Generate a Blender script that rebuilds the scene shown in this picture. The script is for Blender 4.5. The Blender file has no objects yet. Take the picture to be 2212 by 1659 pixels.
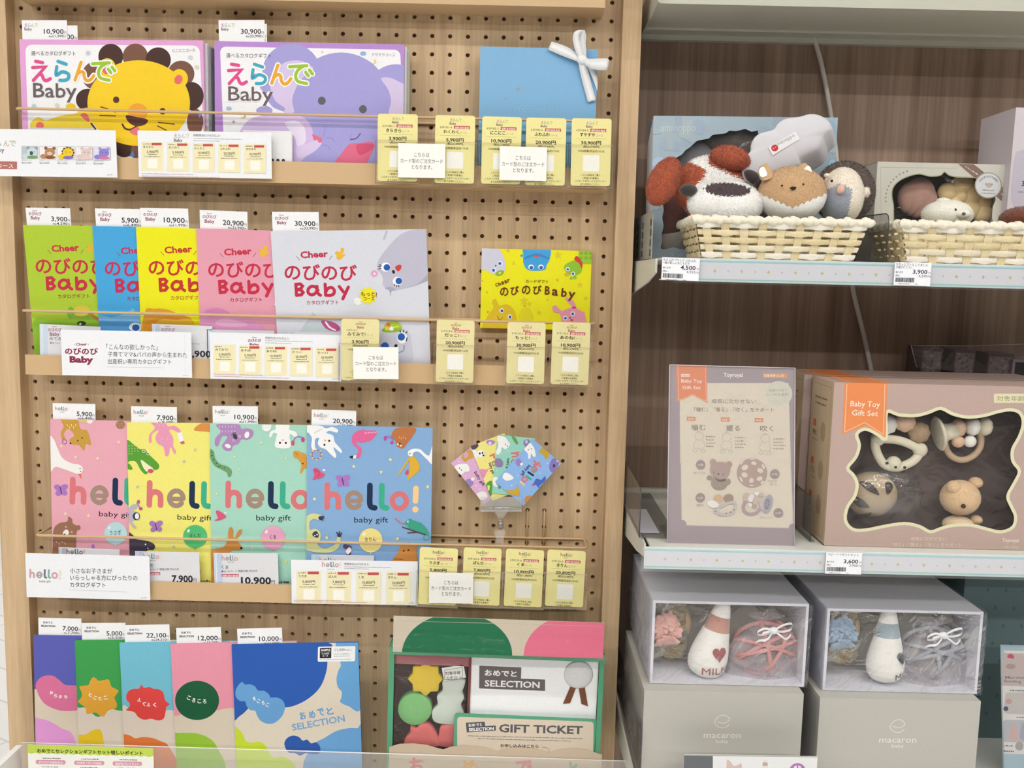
import bpy, bmesh, math, random
from mathutils import Vector, Matrix
random.seed(7)
S = bpy.context.scene
COL = S.collection
PI = math.pi
# ---------------------------------------------------------------- camera, world, lights, exposure
FPX = 1952.24
CAM = Vector((0.70026, -1.31072, 1.43893))
RW = ((0.9997301, 0.00460197, 0.02277187),      # camera right
      (0.02314924, -0.11455082, -0.99314763),   # camera down
      (-0.0019619, 0.99340673, -0.11462643))    # camera forward
RT, DN, FW = [Vector(r) for r in RW]
cd = bpy.data.cameras.new('camera'); cam = bpy.data.objects.new('camera', cd); COL.objects.link(cam)
cd.sensor_fit = 'HORIZONTAL'; cd.sensor_width = 36.0; cd.lens = 36.0*FPX/2212.0
cd.clip_start = 0.02; cd.clip_end = 60
cam.matrix_world = Matrix(((RT.x, -DN.x, -FW.x, CAM.x), (RT.y, -DN.y, -FW.y, CAM.y), (RT.z, -DN.z, -FW.z, CAM.z), (0, 0, 0, 1)))
S.camera = cam
S.view_settings.view_transform = 'Standard'; S.view_settings.look = 'None'
S.view_settings.gamma = 1.0; S.view_settings.use_curve_mapping = False
S.view_settings.exposure = -0.17
W = bpy.data.worlds.new('shop_light'); S.world = W; W.use_nodes = True
bgn = W.node_tree.nodes['Background']; bgn.inputs[0].default_value = (1.0, 0.985, 0.955, 1); bgn.inputs[1].default_value = 0.06
def lamp(name, loc, sx, sy, watts, tilt=0.0, col=(1, 0.98, 0.955)):
    l = bpy.data.lights.new(name, 'AREA'); l.shape = 'RECTANGLE'; l.size = sx; l.size_y = sy
    l.energy = watts; l.color = col
    o = bpy.data.objects.new(name, l); COL.objects.link(o); o.location = loc; o.rotation_euler = (tilt, 0, 0)
    return o
lamp('ceiling_lamp', (0.6, -1.25, 2.78), 5.0, 0.07, 34)
lamp('ceiling_lamp', (0.6, -2.55, 2.78), 5.0, 0.07, 60)
lamp('ceiling_lamp', (0.6, -4.2, 2.78), 6.0, 0.10, 105)
lamp('ceiling_lamp', (-1.5, 2.6, 2.78), 5.0, 0.10, 90)  # unseen lamp added to brighten the floor behind the unit
lamp('ceiling_lamp', (3.6, -1.6, 2.78), 0.10, 4.0, 16)
lamp('ceiling_lamp', (-2.6, -1.6, 2.78), 0.10, 4.0, 16)

# ---------------------------------------------------------------- projection helpers
def ray(x, y): return RT*((x-1106.0)/FPX) + DN*((y-829.5)/FPX) + FW
def aY(x, y, Y): r = ray(x, y); return CAM + r*((Y-CAM.y)/r.y)
def aZ(x, y, Z): r = ray(x, y); return CAM + r*((Z-CAM.z)/r.z)
def aX(x, y, X): r = ray(x, y); return CAM + r*((X-CAM.x)/r.x)
def pr(p):
    d = Vector(p)-CAM; w = d.dot(FW)
    return (1106+FPX*d.dot(RT)/w, 829.5+FPX*d.dot(DN)/w)
class Pl:
    def __init__(s, O, u, v):
        s.O = Vector(O); s.u = Vector(u).normalized(); s.v = Vector(v); s.v = (s.v-s.u*s.v.dot(s.u)).normalized()
        s.n = s.u.cross(s.v); s.w = s.h = 0.1
    def px(s, x, y):
        r = ray(x, y); t = (s.O-CAM).dot(s.n)/r.dot(s.n); p = CAM+r*t-s.O
        return (p.dot(s.u), p.dot(s.v))
    def P(s, a, b, h=0.0): return s.O+s.u*a+s.v*b+s.n*h
    def off(s, h):
        q = Pl(s.O+s.n*h, s.u, s.v); q.w = s.w; q.h = s.h; return q
def VP(Y): return Pl((0, Y, 0), (1, 0, 0), (0, 0, 1))
def lean(yt, zt, yb, zb): return Pl((0, yb, zb), (1, 0, 0), (0, yt-yb, zt-zb))
def fit(pl, TL, TR, BL=None, zb=None, w=None):
    """a card or book face in plane pl from its pixel corners: origin at the top-left, a to the right, b up (so b runs 0..-h)"""
    a = Vector(pl.px(*TL)); b = Vector(pl.px(*TR)); d = b-a
    u2 = d.normalized(); v2 = Vector((-u2.y, u2.x))
    q = Pl(pl.P(a.x, a.y), pl.u*u2.x+pl.v*u2.y, pl.u*v2.x+pl.v*v2.y)
    q.w = w or d.length
    if BL is not None:
        c = Vector(pl.px(*BL))-a; q.h = -c.dot(v2)
    else: q.h = (q.O.z-zb)/q.v.z
    return q

# ---------------------------------------------------------------- materials
MC = {}
def lin(c):
    c = c/255.0
    return c/12.92 if c <= 0.04045 else ((c+0.055)/1.055)**2.4
def rgb(hx, k=1.0): return tuple(min(1.0, lin(int(hx[i:i+2], 16))*k) for i in (0, 2, 4))+(1.0,)
def nt(name):
    m = bpy.data.materials.new(name); m.use_nodes = True
    t = m.node_tree; t.nodes.clear(); o = t.nodes.new('ShaderNodeOutputMaterial')
    return m, t, o
def N(t, ty, **kw):
    n = t.nodes.new(ty)
    for k, v in kw.items():
        if k in n.inputs.keys() if isinstance(k, str) else False: n.inputs[k].default_value = v
        else: setattr(n, k, v)
    return n
def solid(hx, rough=0.5, spec=0.35, kind='paper', bump=0.0, scale=300.0, var=0.04, sheen=0.0, metal=0.0):
    key = (hx, rough, spec, kind, bump, scale, var, sheen, metal)
    if key in MC: return MC[key]
    m, t, o = nt(kind+'_'+hx)
    b = t.nodes.new('ShaderNodeBsdfPrincipled'); t.links.new(b.outputs[0], o.inputs[0])
    b.inputs['Roughness'].default_value = rough; b.inputs['Specular IOR Level'].default_value = spec
    b.inputs['Metallic'].default_value = metal
    if sheen: b.inputs['Sheen Weight'].default_value = sheen; b.inputs['Sheen Roughness'].default_value = 0.6
    tc = t.nodes.new('ShaderNodeTexCoord'); nz = t.nodes.new('ShaderNodeTexNoise'); nz.inputs['Scale'].default_value = scale; nz.inputs['Detail'].default_value = 2
    t.links.new(tc.outputs['Object'], nz.inputs['Vector'])
    mx = t.nodes.new('ShaderNodeMix'); mx.data_type = 'RGBA'
    mx.inputs[6].default_value = rgb(hx, 1-var); mx.inputs[7].default_value = rgb(hx, 1+var)
    t.links.new(nz.outputs[0], mx.inputs[0]); t.links.new(mx.outputs[2], b.inputs['Base Color'])
    if bump:
        bp = t.nodes.new('ShaderNodeBump'); bp.inputs['Strength'].default_value = bump; bp.inputs['Distance'].default_value = 0.001
        t.links.new(nz.outputs[0], bp.inputs['Height']); t.links.new(bp.outputs[0], b.inputs['Normal'])
    MC[key] = m; return m
def paper(hx): return solid(hx, 0.5, 0.16)
def clear(name='clear_plastic', tint='FFFFFF', refl=0.10, haze=0.0, rough=0.06, bump=0.0, bscale=30.0, hazecol='E8E8E8', fr=0.3):
    """thin clear sheet: mostly see-through with a mirror-like coat stronger at grazing angles, and a little white haze"""
    key = ('clear', tint, refl, haze, rough, bump, bscale, hazecol, fr)
    if key in MC: return MC[key]
    m, t, o = nt(name)
    tr = t.nodes.new('ShaderNodeBsdfTransparent'); tr.inputs[0].default_value = rgb(tint)
    gl = t.nodes.new('ShaderNodeBsdfGlossy'); gl.inputs['Roughness'].default_value = rough
    df = t.nodes.new('ShaderNodeBsdfDiffuse'); df.inputs[0].default_value = rgb(hazecol)
    lw = t.nodes.new('ShaderNodeLayerWeight'); lw.inputs[0].default_value = 0.35
    mt = t.nodes.new('ShaderNodeMath'); mt.operation = 'MULTIPLY_ADD'; mt.inputs[1].default_value = fr; mt.inputs[2].default_value = refl
    mt.use_clamp = True
    t.links.new(lw.outputs['Fresnel'], mt.inputs[0])
    m1 = t.nodes.new('ShaderNodeMixShader'); m1.inputs[0].default_value = haze
    t.links.new(tr.outputs[0], m1.inputs[1]); t.links.new(df.outputs[0], m1.inputs[2])
    m2 = t.nodes.new('ShaderNodeMixShader')
    t.links.new(mt.outputs[0], m2.inputs[0]); t.links.new(m1.outputs[0], m2.inputs[1]); t.links.new(gl.outputs[0], m2.inputs[2])
    if bump:
        tc = t.nodes.new('ShaderNodeTexCoord'); nz = t.nodes.new('ShaderNodeTexNoise'); nz.inputs['Scale'].default_value = bscale
        nz.inputs['Detail'].default_value = 3; nz.inputs['Distortion'].default_value = 0.8
        t.links.new(tc.outputs['Object'], nz.inputs['Vector'])
        bp = t.nodes.new('ShaderNodeBump'); bp.inputs['Strength'].default_value = bump; bp.inputs['Distance'].default_value = 0.01
        t.links.new(nz.outputs[0], bp.inputs['Height']); t.links.new(bp.outputs[0], gl.inputs['Normal']); t.links.new(bp.outputs[0], lw.inputs['Normal'])
    t.links.new(m2.outputs[0], o.inputs[0]); MC[key] = m; return m
def wood(name, c0, c1, rough=0.5, sx=60.0, sz=2.2, contrast=1.0, off=0.0):
    m, t, o = nt(name)
    b = t.nodes.new('ShaderNodeBsdfPrincipled'); t.links.new(b.outputs[0], o.inputs[0])
    b.inputs['Roughness'].default_value = rough; b.inputs['Specular IOR Level'].default_value = 0.3
    tc = t.nodes.new('ShaderNodeTexCoord'); mp = t.nodes.new('ShaderNodeMapping'); mp.inputs['Scale'].default_value = (sx, sx, sz); mp.inputs['Location'].default_value = (off, off, 0)
    t.links.new(tc.outputs['Object'], mp.inputs[0])
    n1 = t.nodes.new('ShaderNodeTexNoise'); n1.inputs['Scale'].default_value = 1.0; n1.inputs['Detail'].default_value = 6; n1.inputs['Distortion'].default_value = 0.35
    t.links.new(mp.outputs[0], n1.inputs['Vector'])
    mp2 = t.nodes.new('ShaderNodeMapping'); mp2.inputs['Scale'].default_value = (sx*7, sx*7, sz*9); t.links.new(tc.outputs['Object'], mp2.inputs[0])
    n2 = t.nodes.new('ShaderNodeTexNoise'); n2.inputs['Scale'].default_value = 1.0; n2.inputs['Detail'].default_value = 3; t.links.new(mp2.outputs[0], n2.inputs['Vector'])
    ad = t.nodes.new('ShaderNodeMath'); ad.operation = 'MULTIPLY_ADD'; ad.inputs[1].default_value = 0.5; t.links.new(n2.outputs[0], ad.inputs[0]); t.links.new(n1.outputs[0], ad.inputs[2])
    cr = t.nodes.new('ShaderNodeValToRGB'); cr.color_ramp.elements[0].position = 0.75-0.2/contrast; cr.color_ramp.elements[1].position = 0.75+0.2/contrast
    cr.color_ramp.elements[0].color = rgb(c0); cr.color_ramp.elements[1].color = rgb(c1)
    t.links.new(ad.outputs[0], cr.inputs[0]); t.links.new(cr.outputs[0], b.inputs['Base Color'])
    return m

# ---------------------------------------------------------------- meshes and objects
def tag(o, label=None, cat=None, group=None, kind=None):
    if label: o['label'] = label
    if cat: o['category'] = cat
    if group: o['group'] = group
    if kind: o['kind'] = kind
    return o
def thing(name, label, cat, loc=(0, 0, 0), group=None):
    o = bpy.data.objects.new(name, None); COL.objects.link(o); o.location = loc; o.empty_display_size = 0.02
    return tag(o, label, cat, group)
class MB:
    def __init__(s): s.v = []; s.f = []; s.m = []; s.mats = []; s.sm = []
    def mi(s, mat):
        if mat not in s.mats: s.mats.append(mat)
        return s.mats.index(mat)
    def face(s, pts, mat, smooth=False):
        k = len(s.v); s.v += [Vector(p) for p in pts]; s.f.append(tuple(range(k, k+len(pts)))); s.m.append(s.mi(mat)); s.sm.append(smooth)
    def grid(s, rows, mat, smooth=True, closed=False, cap=False, flip=False):
        """rows of points lofted into quads"""
        k = len(s.v); n = len(rows[0]); i = s.mi(mat)
        for r in rows: s.v += [Vector(p) for p in r]
        for a in range(len(rows)-1):
            for b in range(n if closed else n-1):
                c = (b+1) % n; q = (k+a*n+b, k+a*n+c, k+(a+1)*n+c, k+(a+1)*n+b)
                s.f.append(q[::-1] if flip else q); s.m.append(i); s.sm.append(smooth)
        if cap:
            s.f.append(tuple(k+b for b in reversed(range(n)))); s.m.append(i); s.sm.append(False)
            e = k+(len(rows)-1)*n; s.f.append(tuple(e+b for b in range(n))); s.m.append(i); s.sm.append(False)
    def box(s, O, u, v, n, mat, faces='LRBTFK'):
        """box from corner O with edge vectors u (right), v (up), n (toward the back)"""
        O, u, v, n = Vector(O), Vector(u), Vector(v), Vector(n)
        c = [O, O+u, O+u+v, O+v, O+n, O+u+n, O+u+v+n, O+v+n]
        F = {'F': (0, 1, 2, 3), 'K': (5, 4, 7, 6), 'L': (4, 0, 3, 7), 'R': (1, 5, 6, 2), 'T': (3, 2, 6, 7), 'B': (4, 5, 1, 0)}
        k = len(s.v); s.v += c; i = s.mi(mat)
        for q in faces: s.f.append(tuple(k+j for j in F[q])); s.m.append(i); s.sm.append(False)
    def abox(s, x0, x1, y0, y1, z0, z1, mat): s.box((x0, y0, z0), (x1-x0, 0, 0), (0, 0, z1-z0), (0, y1-y0, 0), mat)
    def plbox(s, pl, a0, b0, a1, b1, h0, h1, mat):
        """box on plane pl from (a0,b0) to (a1,b1), from height h1 (front) back to h0"""
        s.box(pl.P(a0, b0, h1), pl.u*(a1-a0), pl.v*(b1-b0), pl.n*(h0-h1), mat)
    def tube(s, pts, r, mat, n=8, closed=False, cap=True):
        pts = [Vector(p) for p in pts]; rows = []; up = None; L = len(pts)
        for i, p in enumerate(pts):
            if closed: d = pts[(i+1) % L]-pts[i-1]
            else: d = pts[min(i+1, L-1)]-pts[max(i-1, 0)]
            d.normalize()
            if up is None: up = d.orthogonal().normalized()
            up = (up-d*up.dot(d)).normalized(); sd = d.cross(up); rr = r[i] if isinstance(r, (list, tuple)) else r
            rows.append([p+(up*math.cos(2*PI*j/n)+sd*math.sin(2*PI*j/n))*rr for j in range(n)])
        if closed: rows.append(rows[0])
        s.grid(rows, mat, True, True, cap and not closed)
    def ball(s, c, rx, ry, rz, mat, nu=20, nv=12, fn=None, bump=None, R=None):
        """ellipsoid; fn(point)->material, bump(dir)->scale"""
        c = Vector(c); k = len(s.v); pts = []
        for a in range(nv+1):
            th = PI*a/nv
            for b in range(nu):
                ph = 2*PI*b/nu; d = Vector((math.sin(th)*math.cos(ph), math.sin(th)*math.sin(ph), math.cos(th)))
                q = bump(d) if bump else 1.0
                e = Vector((d.x*rx*q, d.y*ry*q, d.z*rz*q))
                pts.append(c+((R @ e) if R else e))
        s.v += pts
        for a in range(nv):
            for b in range(nu):
                b2 = (b+1) % nu; q = (k+a*nu+b, k+(a+1)*nu+b, k+(a+1)*nu+b2, k+a*nu+b2)
                if a == 0: q = (q[0], q[1], q[2])
                elif a == nv-1: q = (q[0], q[1], q[3])
                mat2 = mat
                if fn:
                    ce = sum((s.v[j] for j in q), Vector())/len(q); mat2 = fn(ce)
                s.f.append(q); s.m.append(s.mi(mat2)); s.sm.append(True)
    def extr(s, pl, pts, h0, h1, mat, side=None, smooth_side=False):
        """outline (plane coords, counter-clockwise) extruded from h0 to h1"""
        if area2(pts) < 0: pts = pts[::-1]
        s.face([pl.P(a, b, h1) for a, b in pts], mat)
        s.face([pl.P(a, b, h0) for a, b in reversed(pts)], mat)
        n = len(pts)
        for i in range(n):
            a, b = pts[i], pts[(i+1) % n]
            s.face([pl.P(*a, h0), pl.P(*b, h0), pl.P(*b, h1), pl.P(*a, h1)], side or mat, smooth_side)
    def build(s, name, parent=None, loc=None, label=None):
        L = Vector(parent_loc(parent)) if parent else Vector(loc if loc is not None else (0, 0, 0))
        me = bpy.data.meshes.new(name); me.from_pydata([v-L for v in s.v], [], s.f)
        for m in s.mats: me.materials.append(m)
        me.polygons.foreach_set('material_index', s.m); me.polygons.foreach_set('use_smooth', s.sm); me.update()
        o = bpy.data.objects.new(name, me); COL.objects.link(o)
        if parent: o.parent = parent
        else: o.location = L
        if label: o['label'] = label
        return o
def parent_loc(o):
    L = Vector((0, 0, 0))
    while o: L = L+Vector(o.location); o = o.parent
    return L
def area2(p): return sum(p[i][0]*p[(i+1) % len(p)][1]-p[(i+1) % len(p)][0]*p[i][1] for i in range(len(p)))
def spline(pts, n=5, closed=True):
    out = []; L = len(pts)
    g = (lambda i: pts[i % L]) if closed else (lambda i: pts[max(0, min(L-1, i))])
    for i in range(L if closed else L-1):
        p0, p1, p2, p3 = g(i-1), g(i), g(i+1), g(i+2)
        for k in range(n):
            t = k/n
            out.append(tuple(0.5*(2*b+(c-a)*t+(2*a-5*b+4*c-d)*t*t+(3*b-a-3*c+d)*t**3) for a, b, c, d in zip(p0, p1, p2, p3)))
    if not closed: out.append(tuple(pts[-1]))
    return out
def clipr(p, w, h):
    """clip polygon to 0..w, -h..0"""
    for ax, sg, lim in ((0, 1, 0.0), (0, -1, -w), (1, -1, 0.0), (1, 1, -h)):
        q = []
        for i in range(len(p)):
            a, b = p[i-1], p[i]; da, db = a[ax]*sg-lim, b[ax]*sg-lim
            if da >= 0 and db >= 0: q.append(b)
            elif da >= 0 or db >= 0:
                t = da/(da-db); x = tuple(a[k]+(b[k]-a[k])*t for k in (0, 1)); q.append(x)
                if db >= 0: q.append(b)
        p = q
        if len(p) < 3: return []
    return p
# ---------------------------------------------------------------- lettering
_tc = bpy.data.curves.new('lettering', 'FONT'); _to = bpy.data.objects.new('lettering', _tc); COL.objects.link(_to)
TX = {}
def glyphs(s, bold=0.0, res=2):
    k = (s, bold, res)
    if k not in TX:
        _tc.body = s; _tc.offset = bold; _tc.resolution_u = res
        dg = bpy.context.evaluated_depsgraph_get(); dg.update()
        e = _to.evaluated_get(dg); m = e.to_mesh()
        v = [(q.co.x, q.co.y) for q in m.vertices]; f = [tuple(q.vertices) for q in m.polygons]
        e.to_mesh_clear()
        xs = [q[0] for q in v] or [0, 1]; ys = [q[1] for q in v] or [0, 1]
        TX[k] = (v, f, min(xs), max(xs), max(ys))
    return TX[k]
class Art:
    """printed artwork on a face: shapes in pixel coordinates (org) or in units of the card (unit), laid flat on the face in thin layers"""
    def __init__(s, pl, mb, base=0.0, clip=True, step=1.3e-5):
        s.pl = pl; s.mb = mb; s.h = base; s.step = step; s.clip = clip; s.ox = s.oy = 0.0; s.sc = 1.0; s.unit = None; s.mk = paper; s.dx = s.dy = 0.0
    def org(s, ox, oy, sc=1.0): s.ox, s.oy, s.sc = ox, oy, sc; s.unit = None; return s
    def units(s, W=100.0): s.unit = s.pl.w/W; return s
    def xy(s, x, y):
        x += s.dx; y += s.dy
        if s.unit: return (x*s.unit, -y*s.unit)
        return s.pl.px(s.ox+x/s.sc, s.oy+y/s.sc)
    def mat(s, c): return c if not isinstance(c, str) else s.mk(c)
    def raw(s, pts, c, up=True):
        if up: s.h += s.step
        if s.clip: pts = clipr(pts, s.pl.w, s.pl.h)
        if len(pts) < 3: return
        if area2(pts) < 0: pts = pts[::-1]
        s.mb.face([s.pl.P(a, b, s.h) for a, b in pts], s.mat(c))
    def bg(s, c): s.raw([(0, 0), (s.pl.w, 0), (s.pl.w, -s.pl.h), (0, -s.pl.h)], c)
    def poly(s, pts, c): s.raw([s.xy(*p) for p in pts], c)
    def blob(s, pts, c, n=5): s.poly(spline(pts, n), c)
    def ell(s, cx, cy, rx, ry, c, rot=0.0, n=28):
        q = math.radians(rot); k, z = math.cos(q), math.sin(q)
        s.poly([(cx+rx*math.cos(t)*k-ry*math.sin(t)*z, cy+rx*math.cos(t)*z+ry*math.sin(t)*k) for t in [2*PI*i/n for i in range(n)]], c)
    def rect(s, x0, y0, x1, y1, c, r=0.0): s.quad((x0, y0), (x1, y0), (x1, y1), (x0, y1), c, r)
    def quad(s, a, b, c2, d, c, r=0.0):
        if not r: s.poly([a, b, c2, d], c); return
        P = [Vector(q) for q in (a, b, c2, d)]; out = []
        for i in range(4):
            p, q, z = P[i], P[i-1], P[(i+1) % 4]; e1 = (q-p).normalized()*r; e2 = (z-p).normalized()*r
            for k in range(5):
                t = k/4*PI/2; out.append(tuple(p+e1*(1-math.sin(t))+e2*(1-math.cos(t))))
        s.poly(out, c)
    def line(s, pts, w, c, smooth=False, closed=False, caps=True):
        if smooth: pts = spline(pts, 5, closed)
        P = [Vector(s.xy(*p)) for p in pts]
        k = s.unit if s.unit else (Vector(s.xy(pts[0][0]+10, pts[0][1]))-Vector(s.xy(pts[0][0], pts[0][1]))).length/10
        r = w*k/2; s.h += s.step
        Q = [p for i, p in enumerate(P) if i == 0 or (p-P[i-1]).length > 1e-7]
        if closed and (Q[0]-Q[-1]).length < 1e-7: Q.pop()
        n = len(Q)
        if n < 2: return
        lf, rt = [], []
        for i in range(n):
            d1 = (Q[i]-Q[i-1]).normalized() if (i > 0 or closed) else None
            d2 = (Q[(i+1) % n]-Q[i]).normalized() if (i < n-1 or closed) else None
            d1 = d1 or d2; d2 = d2 or d1
            m = d1+d2
            m = m.normalized() if m.length > 1e-6 else d1
            nn = Vector((-m.y, m.x)); f = r/max(0.5, nn.dot(Vector((-d1.y, d1.x))))
            lf.append(Q[i]+nn*f); rt.append(Q[i]-nn*f)
        for i in range(n if closed else n-1):
            j = (i+1) % n; s.raw([tuple(lf[i]), tuple(rt[i]), tuple(rt[j]), tuple(lf[j])], c, False)
        if caps and not closed:
            for a, b in ((Q[0], Q[1]), (Q[-1], Q[-2])):
                an = math.atan2((a-b).y, (a-b).x)
                s.raw([(a.x+r*math.cos(an+PI*(i/7-0.5)), a.y+r*math.sin(an+PI*(i/7-0.5))) for i in range(8)], c, False)
    def star(s, cx, cy, r, c, n=5, inner=0.45, rot=-90.0):
        s.poly([(cx+(r if i % 2 == 0 else r*inner)*math.cos(math.radians(rot)+PI*i/n), cy+(r if i % 2 == 0 else r*inner)*math.sin(math.radians(rot)+PI*i/n)) for i in range(2*n)], c)
    def text(s, t, x0, y0, x1, y1, h, c, bold=0.0, res=2, up=True):
        """t set along the baseline (x0,y0)-(x1,y1), h tall above it"""
        v, f, mn, mx, my = glyphs(t, bold, res)
        A = Vector(s.xy(x0, y0)); B = Vector(s.xy(x1, y1)); d = B-A; e = d/(mx-mn)
        k = s.unit if s.unit else d.length/max(1e-6, math.hypot(x1-x0, y1-y0))
        g = Vector((-d.y, d.x)).normalized()*(h*k/my)
        if up: s.h += s.step
        Q = [A+e*(p[0]-mn)+g*p[1] for p in v]; m = s.mat(c); mb = s.mb
        if s.clip and any(q.x < 0 or q.x > s.pl.w or q.y > 0 or q.y < -s.pl.h for q in Q):
            for q in f: s.raw([tuple(Q[i]) for i in q], c, False)
            return
        k0 = len(mb.v); mb.v += [s.pl.P(q.x, q.y, s.h) for q in Q]; i = mb.mi(m)
        for q in f: mb.f.append(tuple(k0+j for j in q)); mb.m.append(i); mb.sm.append(False)
    def fine(s, x0, y0, x1, y1, h, c, dens=0.8, seed=1):
        """a line of print too small to read: broken dashes"""
        rd = random.Random(seed*977+int(x0*13+y0)); x = x0; L = x1-x0; s.h += s.step
        while x < x1-h*0.3:
            w = h*(0.35+0.6*rd.random()); xe = min(x1, x+w); t0 = (x-x0)/L; t1 = (xe-x0)/L; hh = h*(0.35+0.4*rd.random())
            ya, yb = y0+(y1-y0)*t0, y0+(y1-y0)*t1
            s.raw([s.xy(x, ya), s.xy(xe, yb), s.xy(xe, yb-hh*0.75), s.xy(x, ya-hh*0.75)], c, False)
            x = xe+h*(0.12+0.35*rd.random()*(1.6-dens))
def rpts(w, h, r, n=5):
    out = []
    for cx, cy, a in ((w-r, -r, 90), (r, -r, 180), (r, -h+r, 270), (w-r, -h+r, 0)):
        st = {90: 0, 180: 90, 270: 180, 0: 270}[a]
        for k in range(n+1):
            t = math.radians(st+90*k/n); out.append((cx+r*math.cos(t), cy+r*math.sin(t)))
    return out
def card(name, label, cat, pl, color, art=None, thick=0.0006, group=None, r=0.0, parent=None, clip=True, mk=None):
    """one printed card or sheet on face pl (front at height 0)"""
    mb = MB(); m = (mk or paper)(color) if isinstance(color, str) else color
    mb.extr(pl, rpts(pl.w, pl.h, r) if r else [(0, 0), (0, -pl.h), (pl.w, -pl.h), (pl.w, 0)], -thick, 0.0, m)
    if art:
        A = Art(pl, mb, 2e-5, clip)
        if mk: A.mk = mk
        art(A)
    o = mb.build(name, parent, None if parent else pl.P(pl.w/2, -pl.h))
    if not parent: tag(o, label, cat, group)
    return o
def book(name, label, pl, thick, color, art, group, edge='E9E6E0', cat='catalogue', spine=None):
    t = thing(name, label, cat, pl.P(pl.w/2, -pl.h, -thick/2), group)
    mb = MB(); m = paper(color)
    mb.plbox(pl, 0, -pl.h, pl.w, 0, -0.0005, 0, m)
    if art: art(Art(pl, mb, 2e-5))
    mb.build('cover', t)
    mb = MB(); mb.plbox(pl, 0.0002, -pl.h+0.001, pl.w-0.0008, -0.0008, -thick+0.0006, -0.0024 if thick > 0.004 else -0.0006, paper(edge)); mb.build('page_block', t)
    mb = MB(); mb.plbox(pl, 0, -pl.h, pl.w, 0, -thick, -thick+0.0005, paper(spine or color)); mb.build('back_cover', t)
    return t
# ================================================================ setting and the two display units
def floor_mat():
    m, t, o = nt('floor_tile'); b = t.nodes.new('ShaderNodeBsdfPrincipled'); t.links.new(b.outputs[0], o.inputs[0])
    b.inputs['Roughness'].default_value = 0.35
    tc = t.nodes.new('ShaderNodeTexCoord'); br = t.nodes.new('ShaderNodeTexBrick'); br.offset = 0.5
    for k, v in (('Scale', 1.0), ('Mortar Size', 0.004), ('Brick Width', 0.9), ('Row Height', 0.15)): br.inputs[k].default_value = v
    br.inputs[1].default_value = rgb('F1F0EE'); br.inputs[2].default_value = rgb('ECEAE7'); br.inputs[3].default_value = rgb('D6D4D0')
    mp = t.nodes.new('ShaderNodeMapping'); mp.inputs['Rotation'].default_value = (0, 0, 0.5); t.links.new(tc.outputs['Object'], mp.inputs[0])
    t.links.new(mp.outputs[0], br.inputs['Vector']); t.links.new(br.outputs[0], b.inputs['Base Color']); return m
mb = MB(); mb.abox(-7, 8, -7, 9, -0.02, 0, floor_mat()); o = mb.build('floor'); tag(o, kind='structure')
WALLM = solid('E9E7E2', 0.7, 0.2)
mb = MB(); mb.abox(-7, 8, 8.98, 9.1, 0, 2.9, WALLM); tag(mb.build('wall_back'), kind='structure')
mb = MB(); mb.abox(-7, 8, -7, 9, 2.9, 2.95, WALLM); tag(mb.build('ceiling'), kind='structure')

PEG = wood('pegboard_veneer', 'B69A79', 'D9BE98', 0.5, 42, 1.6, 0.9)
POSTM = wood('post_veneer', 'BE9F7A', 'DABD97', 0.45, 70, 2.4, 0.9, 3.3)
DARKW = wood('dark_veneer', '806858', 'AC9280', 0.5, 34, 0.7, 0.9, 1.7)
HOLE = solid('4A3526', 0.8, 0.1); BACKING = solid('8E7253', 0.7, 0.2)
TAN = solid('D0B086', 0.38, 0.4, 'coated_metal', 0.04, 900, 0.03)
unit = thing('pegboard_display_unit', 'light wood pegboard unit with slim posts holding the gift catalogues', 'display unit', (0.41, 0, 0.6))
mb = MB(); k = 16; R_ = 0.003; P_ = 0.025; XL, XR = -0.0096, 0.8374
hole = [(math.cos(2*PI*i/k), math.sin(2*PI*i/k)) for i in range(k)]
for r in range(-2, 49):
    for c in range(34):
        cx, cz = c*P_, 1.8-r*P_; x0 = XL if c == 0 else cx-P_/2; x1 = XR if c == 33 else cx+P_/2; z0, z1 = cz-P_/2, cz+P_/2
        sq = []
        for a, b in hole:
            q = max(abs(a), abs(b)); a, b = a/q, b/q
            sq.append((cx+(x1-cx)*a if a > 0 else cx+(cx-x0)*a, 0, cz+P_/2*b))
        f = [(cx+R_*a, 0, cz+R_*b) for a, b in hole]; g = [(cx+R_*a, 0.0055, cz+R_*b) for a, b in hole]
        for i in range(k):
            j = (i+1) % k
            mb.face([sq[j], sq[i], f[i], f[j]][::-1], PEG); mb.face([f[j], f[i], g[i], g[j]][::-1], PEG)
mb.build('pegboard', unit)
mb = MB(); mb.abox(XL, XR, 0.0075, 0.03, 0.6, 1.85, BACKING); mb.build('backing_board', unit)
mb = MB(); mb.abox(-0.0478, XL, -0.0223, 0.085, 0.0, 2.25, POSTM); mb.build('post', unit)
mb = MB(); mb.abox(XR, 0.8632, -0.03, 0.085, 0.0, 2.25, POSTM); mb.build('post', unit)
mb = MB(); mb.abox(XL, XR, -0.12, 0.0, 1.88, 1.905, POSTM); mb.build('header_shelf', unit)
mb = MB(); mb.abox(XL, XR, -0.45, 0.03, 0.56, 0.60, solid('E6E5E0', 0.4)); mb.build('base_shelf', unit)

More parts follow.
